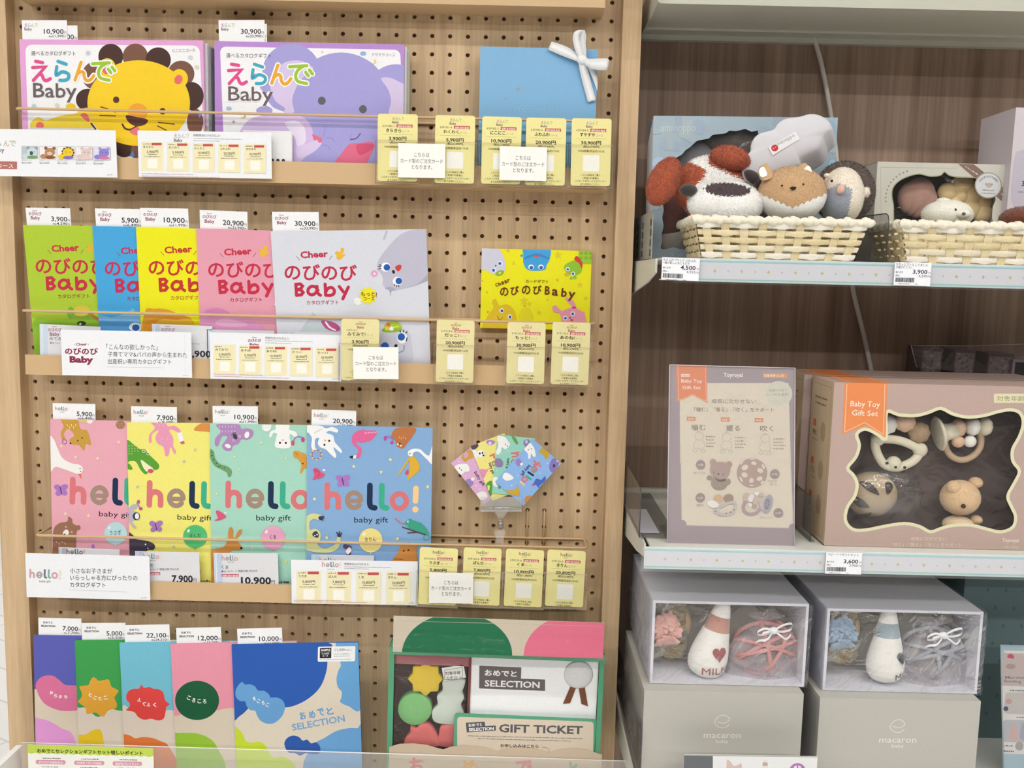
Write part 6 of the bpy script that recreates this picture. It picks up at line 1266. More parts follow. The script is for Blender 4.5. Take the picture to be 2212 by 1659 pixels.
def hedc(p):
    x, y = pr(p); return GRYP if (y > 397+abs(x-1814)*0.45+2*math.sin(x) and x < 1842-(y-404)*0.16+2*math.sin(y) and x > 1788-(y-404)*0.3) else CRM
plush_part('face', t, 1818, 425, 43, 60, -0.152, 0.030, hedc, 0.0024, 9000, 13)
plush_part('nose', t, 1816, 409, 8.5, 9.5, -0.1835, 0.004, FELT('E2B5A2'))
for x, y in ((1797, 391), (1840, 392)): plush_part('eye', t, x, y, 2.6, 3.0, -0.1755, 0.002, EYE)
for x, y in ((1786, 379), (1845, 378)): plush_part('ear', t, x, y, 6, 4.5, -0.166, 0.004, CRM)
plush_part('arm', t, 1870, 415, 8, 10, -0.160, 0.005, CRM, 0.003, 300, 3)
# cloud cushion
k2 = lambda x, y: (1600+x/6.637, 230+y/6.637)
t = thing('cloud_cushion', 'smooth pale grey cloud shaped plush cushion with a white name tag above the fox', 'cushion', aY(1700, 370, -0.12))
pl = VP(-0.128); out = [(pl.px(*k2(*p))) for p in spline([(0, 790), (60, 710), (122, 640), (130, 540), (180, 445), (260, 385), (390, 348), (470, 318), (525, 238), (620, 172), (750, 146), (870, 130), (960, 102), (1050, 95), (1150, 115), (1240, 170), (1295, 240), (1300, 320), (1240, 380), (1190, 430), (1170, 500), (1130, 580), (1050, 640), (900, 720), (838, 765), (850, 830), (760, 880), (640, 920), (470, 960), (300, 1030), (60, 1060), (-10, 900)], 3)]
if area2(out) < 0: out = out[::-1]
cx, cy = sum(p[0] for p in out)/len(out), sum(p[1] for p in out)/len(out); dv = Vector((0.021, 0.040, -0.016)); PLS = solid('D9D8DE', 0.8, 0.12, 'plush', 0.15, 900, 0.02, 0.4)
rows = []
for s_, b_ in ((0.9, 1.0), (0.985, 0.93), (1.0, 0.8), (1.0, 0.5), (1.0, 0.2), (0.99, 0.07), (0.965, 0.0), (0.9, -0.05), (0.7, -0.10), (0.35, -0.13), (0.02, -0.14)): rows.append([pl.P(cx+(a-cx)*s_, cy+(b-cy)*s_)+dv*b_ for a, b in out])
mb = MB(); mb.grid(rows, PLS, True, True, True); mb.build('cushion_body', t)
qt = fit(VP(-0.1345), k2(398, 592), k2(785, 357), k2(478, 690))
def a(A): A.org(1600, 230, 6.637); A.ell(488, 596, 50, 47, 'D23A40'); A.ell(470, 602, 7, 8, 'F3D9D6'); A.ell(500, 583, 7, 8, 'F3D9D6'); A.text('amanoppo', 500, 583, 778, 428, 36, '6A5A5A', -0.012)
card('name_tag', None, None, qt, 'EEEDEF', a, 0.0008, parent=t)
# cream box behind the second basket and its contents
q = fit(VP(-0.060), (1896, 349), (2188, 356), zb=1.4700); r3 = lambda x, y: (1820+x/3.607, 180+y/3.607)
t = thing('cream_gift_box', 'cream windowed gift box with a round sticker behind the second basket', 'gift box', q.P(q.w/2, -q.h, -0.025))
hole = [q.px(*r3(*p)) for p in spline([(405, 1330), (398, 1050), (396, 950), (384, 880), (392, 815), (440, 760), (520, 722), (600, 706), (680, 724), (760, 718), (795, 690), (830, 716), (900, 730), (1000, 733), (1080, 745), (1190, 880), (1172, 960), (1165, 1050), (1165, 1330)], 3)]
CRB = paper('D3D1C6'); mb = MB(); holed(mb, q, [(0, 0), (0, -q.h), (q.w, -q.h), (q.w, 0)], hole, 0, CRB)
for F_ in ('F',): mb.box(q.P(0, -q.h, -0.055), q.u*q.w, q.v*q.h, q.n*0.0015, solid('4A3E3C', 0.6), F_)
mb.plbox(q, 0, -0.0012, q.w, 0, -0.055, -0.0004, CRB); mb.plbox(q, 0, -q.h, 0.0012, 0, -0.055, -0.0004, CRB); mb.plbox(q, q.w-0.0012, -q.h, q.w, 0, -0.055, -0.0004, CRB)
A = Art(q, mb, 4e-5); A.org(*r3(0, 0), 3.607); A.line(spline([(405, 1330), (398, 1050), (396, 950), (384, 880), (392, 815), (440, 760), (520, 722), (600, 706), (680, 724), (760, 718), (795, 690), (830, 716), (900, 730), (1000, 733), (1080, 745)], 3, False), 8, 'A9AE8E', caps=False)
A.line([(300, 655), (900, 662)], 2.5, 'AFAFA4', caps=False); A.line([(298, 655), (300, 1100)], 2.5, 'AFAFA4', caps=False); A.line([(1300, 690), (1295, 1000)], 2.5, 'AFAFA4', caps=False)
A.poly([(900, 628), (1022, 630), (1322, 868), (1318, 985)], '8D756E'); A.fine(955, 650, 1060, 720, 18, 'E6DED8', 1, 3); A.fine(1235, 865, 1312, 930, 18, 'E6DED8', 1, 3)
for i in range(11): an = math.radians(185-i*8); A.rect(560+225*math.cos(an)-5, 900-235*math.sin(an)*0.95-5, 560+225*math.cos(an)+6, 900-235*math.sin(an)*0.95+7, '98978C')
A.ell(1135, 795, 106, 102, 'A9AC98', 0, 36); A.ell(1135, 795, 97, 93, 'DCDEE2', 0, 36); A.ell(1140, 795, 22, 20, 'C3B6AE'); A.ell(1118, 785, 8, 8, 'B3A299', 0, 10); A.ell(1163, 788, 8, 8, 'B3A299', 0, 10)
for i, ch in enumerate('THESOFTRATTLESET'): an = math.radians(155-i*8.7); x, y = 1135+72*math.cos(an), 795-68*math.sin(an); A.text(ch, x-5, y+7-3*math.cos(an), x+6, y+7+3*math.cos(an), 15, '77777C')
A.fine(1090, 835, 1180, 838, 14, '9A9A9E', 1, 3); A.fine(1082, 858, 1188, 862, 14, '9A9A9E', 1, 4); mb.build('box_body', t)
mb = MB(); mb.face([q.P(a, b, -0.0012) for a, b in hole], clear('window_film', 'FFFFFF', 0.03, 0.02, 0.07, 0.25, 22)); mb.build('window_film', t)
PK_ = FELT('BE9486'); k = PXS(-0.03)
mb = MB(); c = aY(*r3(585, 890), -0.03)
mb.ball(c, 0.027, 0.014, 0.027, PK_, 90, 30, None, lambda d: 0.93+0.10*abs(math.sin(4.5*math.atan2(d.x+0.5, d.z+1.25)))); mb.build('shell_plush', t)
YP = FELT('F0D49E'); mb = MB()
for x, y, r in ((820, 850, 75), (935, 800, 90), (1005, 880, 95), (1090, 920, 70), (865, 945, 70), (1000, 975, 85), (1085, 1010, 75), (920, 880, 60)): mb.ball(aY(*r3(x, y), -0.032), r/3.607*k, 0.010, r/3.607*k, YP, 20, 14)
mb.build('flower_plush', t)
t = thing('plush_bear', 'small white plush bear peeking over the rim of the second basket', 'plush toy', aY(*r3(810, 1100), -0.15), 'plush toys in the second basket')
WB = FELT('EBE9DC'); plush_part('head', t, *r3(815, 1025), 52, 31, -0.155, 0.025, WB, 0.002, 2500, 3); plush_part('ear', t, *r3(787, 925), 15, 9, -0.155, 0.008, WB, 0.002, 400, 4); plush_part('muzzle', t, *r3(935, 1020), 16, 10, -0.178, 0.008, WB)
plush_part('eye', t, *r3(880, 985), 2.4, 3, -0.1785, 0.002, EYE); plush_part('nose', t, *r3(945, 1015), 4, 3, -0.1865, 0.002, solid('6A6670', 0.4, 0.4, 'bead'))
t = thing('plush_toy', 'reddish brown plush toy at the edge of the second basket', 'plush toy', aY(2205, 470, -0.15), 'plush toys in the second basket')
plush_part('body', t, 2208, 474, 44, 26, -0.15, 0.03, FELT('7C4632'), 0.003, 2500, 5)
q = fit(VP(-0.075), (2195, 232), (2330, 236), zb=1.4700)
t = thing('lilac_gift_box', 'pale lilac gift box cut off by the picture edge behind the second basket', 'gift box', q.P(q.w/2, -q.h, -0.05))
mb = MB(); mb.plbox(q, 0, -q.h, q.w, 0, -0.09, 0, paper('D5CDD2')); A = Art(q, mb, 3e-5); A.org(1820, 180, 3.607); A.blob([(1340, 580), (1400, 520), (1600, 480), (1600, 900), (1330, 960)], 'C4BECC'); A.text('35', 1395, 800, 1440, 801, 40, '4A464C', 0.03); A.fine(1365, 850, 1412, 852, 20, '8A868C', 1, 2); mb.build('box_body', t)
# shelf edge price labels
def shelf_label(label, TL, TR, BL, l1, l2, pz, tx):
    q = fit(VP(-0.2276), TL, TR, BL)
    def a(A):
        A.units(100); A.text(l1, 3, 9, 90, 9.4, 7, '4A4A52', 0.01)
        if l2: A.text(l2, 3, 16.5, 3+len(l2)*6.4, 16.9, 6.6, '4A4A52', 0.01)
        A.text('本体価格', 3, 29, 24, 29.3, 4.6, '4A4A52', 0.02); A.text(pz, 50, 30, 90, 30.4, 11, '3A3A48', 0.02); A.text('円', 93, 30, 99, 30.2, 5, '4A4A52'); A.text('(税込', 3, 38, 15, 38.2, 4.6, '4A4A52', 0.01); A.text(tx, 66, 39.4, 90, 39.6, 6.6, '4A4A52'); A.text('円)', 92, 39.3, 100, 39.5, 5, '4A4A52')
        rd = random.Random(int(TL[0])); x = 4.0
        while x < 56:
            w = 0.5+rd.random()*1.5; A.rect(x, 42, x+w, 54, '33333A'); x += w+0.4+rd.random()*1.1
        A.fine(12, 59, 44, 59.3, 3.2, '77777E', 1, 3); A.fine(58, 59, 68, 59.2, 3.2, '77777E', 1, 4)
    return card('shelf_price_label', label, 'price label', q, 'EFF1F5', a, 0.0004, 'barcode labels on the shelf strips')
shelf_label('barcode label reading 4,500 yen on the plush shelf edge', (1431, 555.5), (1512, 559), (1431.5, 603.8), 'もちふわブロック ふわふわ', '+森の新しいおともだち', '4,500', '4,950')
shelf_label('barcode label reading 3,900 yen on the plush shelf edge', (1933.7, 566), (2012.7, 568), (1934, 616), 'もちっとラトル こぐまくん', 'の焼きたてパン', '3,900', '4,290')
shelf_label('barcode label reading 3,600 yen below the mauve toy gift set', (1785, 1192.6), (1862.8, 1194.6), (1784, 1239), 'ベビートイギフトセット', '', '3,600', '3,960')
# ================================================================ right unit: toy gift sets, poster, grey boxes
# poster in an acrylic stand
PP = lean(-0.165, 1.336, -0.205, 1.117)
q = fit(PP, (1447, 788), (1718, 795), (1453, 1173))
t = thing('poster_stand', 'mauve and cream toy poster in a clear acrylic stand on the middle shelf', 'poster stand', q.P(q.w/2, -q.h, -0.02))
MV = 'A3969B'
def a(A):
    A.bg(MV); A.org(1440, 780, 7.373); CR = 'DAD1BF'
    A.poly([(208, 350), (1940, 350), (1980, 1622), (215, 1622)], CR)
    A.org(1440, 960, 6.9125); A.poly([(205, -40), (1840, -40), (1895, 1178), (1868, 1182), (1835, 1205), (1818, 1252), (302, 1210), (295, 1170), (265, 1135), (222, 1122)], CR)
    for p in ([(212, 0), (228, 1115)], [(1832, 0), (1888, 1172)], [(308, 1204), (1814, 1245)]): A.line(p, 2.5, 'A3978C', caps=False)
    A.org(1440, 780, 7.373); A.poly([(150, 62), (640, 68), (650, 670), (420, 545), (165, 650)], 'DF8A63'); A.line([(178, 75), (196, 620), (420, 528), (628, 640), (622, 75)], 6, 'EFC9B4', caps=False)
    A.rect(230, 207, 368, 250, 'E9D9D0'); A.fine(245, 240, 355, 242, 26, 'C98A6C', 1, 2); A.text('Baby Toy', 232, 340, 566, 345, 52, 'F2E9E4', 0.006); A.text('Gift Set', 252, 445, 545, 448, 52, 'F2E9E4', 0.006)
    A.text('Toyroyal', 906, 248, 1212, 250, 60, 'EDE9E8', 0.025); A.quad((1530, 192), (1920, 196), (1920, 272), (1530, 264), 'D89A66', 12); A.text('対象年齢 2ヵ月', 1550, 250, 1860, 254, 44, 'F3E7DA', 0.01)
    A.ell(1782, 520, 218, 200, 'D3D1C4', 0, 44); A.ell(1782, 520, 206, 188, 'CFCDBF', 0, 44); A.text('丸洗いできて', 1630, 485, 1915, 484, 40, '8E8A80'); A.text('いつでも清潔!', 1605, 553, 1940, 550, 40, '8E8A80')
    A.text('成長に欠かせない', 715, 668, 1425, 672, 66, '8E7F78'); A.text('「噛む」「握る」「吹く」をサポート', 440, 798, 1705, 808, 66, '8E7F78')
    for x, y, s in ((315, 885, 0), (858, 897, 0), (1395, 905, 1)): A.poly([(x, y), (x+148, y+4), (x+142, y+35), (x+148, y+68), (x, y+64), (x+10, y+32)], ('D99478', 'D99478', 'DB8E84')[s]); A.fine(x+28, y+45, x+110, y+47, 34, 'EFDCD2', 1, x)
    A.text('噛む', 398, 1098, 622, 1095, 88, '8E7F78'); A.text('握る', 945, 1108, 1170, 1108, 88, '8E7F78'); A.text('吹く', 1490, 1112, 1700, 1112, 88, '8E7F78')
    LN = 'AFA595'
    for hx, hy, s in ((520, 1195, 0), (955, 1210, 1), (1570, 1230, 2)):
        A.line([(hx+72*math.cos(i*.42), hy+66*math.sin(i*.42)) for i in range(15)], 4, LN, False, True)
        A.line([(hx-50, hy+60), (hx-90, hy+140), (hx-60, hy+200), (hx, hy+190), (hx+60, hy+210), (hx+80, hy+130), (hx+50, hy+62)], 4, LN, True); A.line([(hx-60, hy+200), (hx-110, hy+230), (hx-60, hy+255), (hx-20, hy+215)], 4, LN, True); A.line([(hx+60, hy+205), (hx+100, hy+240), (hx+50, hy+262), (hx+20, hy+215)], 4, LN, True); A.line([(hx-30, hy-62), (hx-5, hy-78), (hx+10, hy-60)], 4, LN, True)
        for i in range(4): A.fine(hx+(105, 135, 130)[s], hy+15+i*52, hx+(105, 135, 130)[s]+(150, 170, 190)[s]-(30 if i % 2 else 0), hy+17+i*52, 36, LN, 1, i+hx)
    A.org(1440, 960, 6.9125); M2 = 'A08E8E'
    for x, y, s in ((506, 304, '2ヵ月~'), (1614, 442, '4ヵ月~'), (502, 796, '3ヵ月~'), (1668, 1022, '6ヵ月~')): A.ell(x, y, 70, 70, M2); A.text(s, x-46, y+14, x+52, y+15, 30, 'E9E2DC', 0.01)
    for s, x0, x1, y in (('ぬいぐるみ', 402, 585, 436), ('やわらか', 1505, 1650, 562), ('ボール', 1540, 1650, 612), ('歯固め', 445, 560, 920), ('ホイッスル', 1392, 1575, 1106)): A.text(s, x0, y, x1, y+1, 32, 'AFA595')
    A.ell(690, 262, 48, 46, 'B49A92'); A.ell(928, 300, 48, 48, 'B5958E'); A.blob([(655, 330), (690, 275), (790, 262), (880, 275), (945, 330), (940, 430), (890, 500), (790, 520), (690, 470), (650, 400)], 'B09A92'); A.ell(640, 498, 42, 34, '9E9282'); A.ell(912, 555, 42, 46, 'A39384'); A.blob([(690, 490), (780, 530), (890, 520), (905, 590), (880, 650), (800, 682), (710, 660), (665, 590)], '9E9280'); A.blob([(720, 505), (790, 530), (875, 515), (870, 545), (780, 555)], '6B5C54')
    for x, y in ((708, 422), (845, 446)): A.ell(x, y, 13, 15, '5A4C48'); A.ell(x+1, y+1, 8, 9, 'C3B4AC', 0, 10)
    A.ell(772, 440, 14, 11, '4E4240'); A.ell(1275, 425, 224, 214, 'B39D95', 0, 44)
    for x, y, rx, ry, r in ((1165, 345, 52, 40, -30), (1300, 280, 42, 26, 15), (1395, 390, 46, 34, 20), (1160, 455, 48, 38, 20), (1385, 510, 44, 32, -20), (1262, 538, 34, 36, 0), (1440, 330, 20, 40, -25), (1110, 520, 16, 44, -30), (1425, 565, 20, 30, 40), (1265, 612, 34, 8, 0), (1270, 222, 40, 8, 0), (1120, 275, 14, 34, 40)): A.ell(x, y, rx, ry, CR, r, 18)
    A.ell(690, 890, 88, 56, 'E6E4E0', 15); A.ell(772, 810, 72, 58, 'CFAE8C', 15); A.ell(922, 800, 74, 60, 'A08F7C', -10); A.line([(740, 985), (820, 920), (940, 870), (1010, 870), (1030, 930), (990, 1010), (900, 1045), (790, 1040), (720, 1000)], 42, 'C3BBB8', True, True)
    for x, y in ((888, 1026), (952, 1010), (1002, 976)): A.ell(x, y, 10, 8, '5A5254', 0, 10)
    A.line([(1180, 860), (1140, 930), (1170, 1010), (1260, 1040), (1350, 1010), (1400, 940)], 44, 'B09AA0', True); A.ell(1190, 790, 54, 62, 'C6B5A6', 20); A.ell(1260, 800, 44, 66, 'E0DCDA', 25); A.ell(1330, 830, 46, 70, 'C8B4A8', 25); A.ell(1340, 735, 34, 30, 'E6E4E2'); A.ell(1410, 750, 36, 32, 'C9B7A8'); A.ell(1242, 905, 32, 30, 'E0DCD6'); A.ell(1310, 925, 34, 34, 'B9A698'); A.poly([(1370, 820), (1520, 755), (1470, 1030), (1400, 960)], 'C3B9B6'); A.ell(1508, 890, 68, 142, 'A8A6AE', 14, 30); A.ell(1500, 890, 40, 90, '97959E', 14); 
    for i in range(8): an = i*PI/4+.2; A.ell(1492+28*math.cos(an), 888+66*math.sin(an), 6, 9, '55535C', 0, 8)
    A.text('※ 写真', 1895, 1466, 1978, 1470, 16, 'E6E0E2')
mb = MB(); mb.plbox(q.off(-0.0026), 0.001, -q.h+0.001, q.w-0.001, -0.001, -0.0004, 0, paper(MV)); A = Art(q.off(-0.0026), mb, 2e-5); a(A); mb.build('poster_sheet', t)
mb = MB(); AC = clear('acrylic_sheet', 'FFFFFF', 0.04, 0.08, 0.04, 0.05, 14, 'DFDBE0', fr=0.12); mb.face([q.P(a_, b_, 0) for a_, b_ in ((0, -q.h), (q.w, -q.h), (q.w, 0), (0, 0))], AC); mb.build('front_sheet', t)
mb = MB(); EG = solid('D9D3D8', 0.2, 0.6, 'edge')
for p0, p1 in (((0, 0), (q.w, 0)), ((q.w, 0), (q.w, -q.h)), ((0, 0), (0, -q.h))): mb.tube([q.P(*p0, -0.001), q.P(*p1, -0.001)], 0.0006, EG, 6)
mb.build('edge', t)
mb = MB(); mb.box((q.P(0, -q.h).x+0.002, q.P(0, -q.h).y+0.006, 1.1149), (q.w-0.004, 0, 0), (0, 0, 0.002), (0, 0.075, 0), clear('clear_plastic')); mb.build('foot', t)

# toy gift set boxes
def g5(x, y): return (1700+x/3.072, 720+y/3.072)
MAU = 'BAA39A'
WIN = [(660, 522), (740, 540), (850, 546), (940, 525), (1020, 497), (1100, 535), (1200, 556), (1310, 545), (1400, 520), (1485, 507), (1548, 530), (1568, 600), (1540, 690), (1497, 770), (1500, 850), (1543, 915), (1505, 1000), (1465, 1080), (1490, 1150), (1517, 1215), (1500, 1285), (1420, 1318), (1330, 1300), (1220, 1273), (1100, 1275), (1020, 1295), (950, 1317), (880, 1282), (780, 1262), (650, 1280), (520, 1305), (435, 1300), (387, 1240), (402, 1150), (450, 1080), (465, 1000), (440, 940), (402, 893), (458, 820), (480, 740), (462, 670), (520, 635), (600, 670), (640, 700), (660, 680)]
def toybox(label, dx, Y, full):
    q = fit(VP(-0.2), g5(315, 325), g5(1560, 352), zb=1.1150); q.w = 0.325
    q = Pl(q.O+Vector((dx, Y+0.2, 0)), (1, 0, 0), (0, 0, 1)); q.w = 0.325; q.h = q.O.z-1.1150
    t = thing('toy_gift_set', label, 'toy set', q.P(q.w/2, -q.h, -0.04), 'mauve toy gift set boxes on the middle shelf')
    M = paper(MAU); SD = paper('C8B294'); D = -0.082; mb = MB()
    if full:
        hole = [q.px(*g5(*p)) for p in spline(WIN, 2)]
        holed(mb, q, [(0, 0), (0, -q.h), (q.w, -q.h), (q.w, 0)], hole, 0, M)
    else: mb.face([q.P(0, -q.h), q.P(q.w, -q.h), q.P(q.w, 0), q.P(0, 0)], M)
    mb.plbox(q, 0, -q.h, q.w, 0, D, D+0.001, M); mb.plbox(q, 0.001, -0.001, q.w, 0, D, -0.0003, M); mb.plbox(q, 0, -q.h, 0.001, 0, D, -0.0003, SD); mb.plbox(q, q.w-0.001, -q.h, q.w, 0, D, -0.0003, M); mb.plbox(q, 0, -q.h, q.w, -q.h+0.001, D, -0.0003, M)
    tp = Pl(q.P(0, 0.00005, -0.0003), (1, 0, 0), (0, 1, 0)); tp.w = q.w; tp.h = 0; A = Art(tp, mb, 3e-5, False); A.unit = 1.0
    A.quad((0.016, -0.0815), (0.072, -0.0815), (0.072, 0), (0.016, 0), 'E58E5A'); A.line([(0.024, -0.08), (0.020, 0)], 0.0012, 'EBC7AE', caps=False); A.line([(0.066, -0.08), (0.0685, 0)], 0.0012, 'EBC7AE', caps=False)
    sd = Pl(q.P(-0.00005, 0, D), (0, -1, 0), (0, 0, 1)); sd.w = 0.082; sd.h = q.h; A = Art(sd, mb, 3e-5, False); A.unit = 0.001
    A.line([(8, 8), (74, 8), (74, 200), (8, 200), (8, 8)], 0.7, 'A08A6E', caps=False)
    for i, y in enumerate((55, 105, 150)):
        A.rect(14, y, 24, y+9, 'CE6A48'); A.ell(52, y+12, 9, 13, 'AE9678', 0, 14); A.text(('噛む', '握る', '吹く')[i], 14, y+20, 30, y+20, 7, '8A745C', 0.02); A.fine(14, y+27, 34, y+27, 4, '9A846A', 1, i)
    A.fine(16, 26, 62, 26, 5, '8A745C', 1, 9); A.fine(18, 34, 60, 34, 5, '8A745C', 1, 8)
    if full:
        A = Art(q, mb, 4e-5); A.org(1700, 720, 3.072)
        A.line(spline(WIN, 3), 22, 'DCD8B6', False, True, False)
        A.poly([(382, 330), (665, 330), (655, 690), (520, 612), (366, 672)], 'E58E5A'); A.line([(398, 338), (382, 655), (516, 592), (640, 672), (650, 338)], 4, 'EFCBB2', caps=False)
        A.text('Baby Toy', 420, 484, 616, 490, 36, 'F0E6DC', 0.004); A.text('Gift Set', 430, 544, 602, 550, 36, 'F0E6DC', 0.004)
        A.rect(1373, 400, 1720, 462, 'DAD6B0', 8); A.text('対象年齢 2ヵ月', 1390, 446, 1700, 448, 32, '9C9678', 0.004)
        A.text('成長に欠かせない', 822, 1372, 1056, 1374, 24, 'D9CDB4', 0.006); A.text('「噛む」「握る」「吹く」をサポート', 695, 1412, 1156, 1416, 25, 'D9CDB4', 0.004); A.text('Toyroyal', 1427, 1384, 1538, 1386, 24, 'E3D8CC', 0.02); A.text('No.3060', 1446, 1424, 1538, 1426, 16, 'D9CDB8')
    mb.build('box_body', t)
    if not full: return t
    mb = MB(); mb.face([q.P(a_, b_, -0.0015) for a_, b_ in hole], clear('window_film', 'FFFFFF', 0.03, 0.02, 0.07, 0.25, 22)); mb.build('window_film', t)
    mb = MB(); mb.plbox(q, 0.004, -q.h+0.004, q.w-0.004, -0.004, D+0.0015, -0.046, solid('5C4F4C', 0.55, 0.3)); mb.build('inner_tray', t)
    # moulded clear tray relief
    mb = MB(); CV = clear('moulded_plastic', 'F7F5F2', 0.06, 0.05, 0.05, 0.6, 20); c0 = q.px(*g5(670, 1120)); rows = []
    for s_, h in ((1.0, -0.044), (0.96, -0.030), (0.85, -0.020), (0.6, -0.012), (0.3, -0.010), (0.02, -0.0095)): rows.append([q.P(c0[0]+0.050*s_*math.cos(a_)+0.008, c0[1]+0.043*s_*math.sin(a_), h) for a_ in [2*PI*i/32 for i in range(32)]])
    mb.grid(rows, CV, True, True); mb.build('blister', t)
    S1, S2, S3, S4 = [solid(c, 0.45, 0.3, 'silicone', 0, 300, 0.02) for c in ('DAD2BA', 'E8E5DE', 'D6B396', 'A38A6E')]
    P = lambda x, y, h: q.P(*q.px(*g5(x, y)), h)
    # teether
    mb = MB(); mb.tube(spline([tuple(P(x, y, -0.022)) for x, y in ((640, 720), (700, 722), (780, 728), (860, 755), (930, 800), (900, 860), (830, 900), (760, 915), (690, 890), (650, 830), (632, 770))], 4), 0.0056, S1, 12, True)
    for x, y, r in ((650, 720, 0.0092), (935, 795, 0.0092), (755, 890, 0.0100)): mb.ball(P(x, y, -0.022), r, r*.85, r, S1)
    ot = mb.build('teether_ring', t)
    for x, y in ((698, 878), (752, 904), (813, 906)): mb = MB(); mb.ball(P(x, y, -0.0140 if x > 700 else -0.0155), 0.0020, 0.0016, 0.0018, solid('2A2420', 0.6), 10, 6); mb.build('dot', ot)
    for nm, x, y, m, rr in (('petal_bead', 715, 625, S2, 0.0128), ('petal_bead', 838, 608, S3, 0.0130), ('petal_bead', 932, 680, S4, 0.0138)):
        mb = MB(); mb.ball(P(x, y, -0.024), rr, 0.010, rr, m, 40, 14, None, lambda d: 1+0.05*math.cos(8*math.atan2(d.z, d.x))); mb.build(nm, t)
    # whistle rattle
    mb = MB(); cA = P(1060, 690, -0.026); ax = Vector((1, -0.05, 0.22)).normalized(); u_ = ax.orthogonal().normalized(); w_ = ax.cross(u_); rows = []
    for d, r in ((0.0, 0.0200), (0.002, 0.0225), (0.004, 0.0205), (0.008, 0.0125), (0.014, 0.0105), (0.024, 0.0102)): rows.append([cA+ax*d+(u_*math.cos(a_)+w_*math.sin(a_))*r for a_ in [2*PI*i/28 for i in range(28)]])
    mb.grid(rows, S1, True, True, True); mb.build('trumpet', t)
    for x, y, m, rr in ((1205, 650, S3, 0.0118), (1300, 640, S2, 0.0122), (1385, 640, S1, 0.0118)):
        mb = MB(); mb.ball(P(x, y, -0.026), rr*.72, rr, rr, m, 32, 14, None, lambda d: 1+0.03*math.cos(8*math.atan2(d.z, d.y))); mb.build('bead', t)
    for x, y, m in ((1193, 740, S3), (1273, 738, S2)): mb = MB(); mb.ball(P(x, y, -0.022), 0.0078, 0.007, 0.0076, m); mb.build('small_bead', t)
    mb = MB(); mb.tube(spline([tuple(P(x, y, -0.030)) for x, y in ((1128, 700), (1125, 770), (1160, 840), (1230, 872), (1305, 850), (1360, 790), (1368, 710), (1350, 670))], 4, False), 0.0042, solid('BFA488', 0.45, 0.3), 12); mb.build('ring', t)
    # ball with leaf shaped openings
    SB_ = solid('D2BE9F', 0.4, 0.35, 'silicone', 0, 300, 0.02); DKO = solid('3A2E2A', 0.5)
    cB = P(625, 1110, -0.034); RB_ = 0.0335; fl = 0.62
    mb = MB(); mb.ball(cB, RB_, RB_*fl, RB_*0.88, SB_, 48, 28); mb.build('ball', t)
    mb = MB()
    def on(x, y, lift=0.0004):
        a_, b_ = q.px(*g5(x, y)); p = q.P(a_, b_, 0); dx_, dz_ = (p.x-cB.x)/RB_, (p.z-cB.z)/(RB_*0.88); k_ = max(0.0, 1-dx_*dx_-dz_*dz_); return Vector((p.x, cB.y-RB_*fl*math.sqrt(k_)-lift, p.z))
    for poly in (((525, 1012), (570, 1010), (610, 1030), (640, 1090), (580, 1070), (545, 1045)), ((690, 1020), (730, 1012), (752, 1035), (735, 1065), (695, 1090)), ((458, 1100), (510, 1110), (550, 1140), (580, 1178), (520, 1178), (475, 1140)), ((530, 1245), (570, 1222), (600, 1215), (590, 1255), (565, 1285))):
        pts = spline(poly, 4); c_ = (sum(p[0] for p in pts)/len(pts), sum(p[1] for p in pts)/len(pts)); 
        for i in range(len(pts)): mb.face([on(*c_, 0.0006), on(*pts[i], 0.0006), on(*pts[(i+1) % len(pts)], 0.0006)], DKO)
    mb.build('ball_openings', t)
    # bear
    BT, BL_ = FELT('DFBE94'), FELT('E8D0AC'); cY = q.O.y+0.028
    g = lambda x, y: g5(x, y)
    b0 = thing('toy_bear', None, None, (0, 0, 0)); b0.parent = t; b0.location = P(1140, 1260, -0.03)-Vector(t.location)
    def bp(nm, x, y, rx, ry, Y, dy, m, n=0): return plush_part(nm, b0, *g(x, y), rx/3.072, ry/3.072, Y, dy, m, 0.0016, n, x)
    bp('head', 1148, 1090, 128, 118, cY, 0.022, BT, 3500); bp('ear', 1252, 990, 42, 36, cY, 0.009, BT, 400); bp('ear', 1105, 1020, 46, 44, cY-0.010, 0.008, BT, 400); bp('body', 1135, 1270, 100, 60, cY, 0.018, BL_, 900); bp('arm', 1258, 1238, 36, 30, cY-0.004, 0.008, BT, 200)
    bp('eye', 1171, 1147, 15, 15, cY-0.0215, 0.0030, EYE); bp('nose', 1232, 1138, 12, 8, cY-0.0160, 0.0032, solid('5A3630', 0.5)); bp('muzzle_line', 1230, 1160, 4, 10, cY-0.0160, 0.002, solid('5A3630', 0.5))
    return t
toybox('mauve toy gift set box with scalloped window at the front of the middle shelf', 0.0, -0.2, True)
toybox('second mauve toy gift set box standing directly behind the front one', -0.0085, -0.110, False)
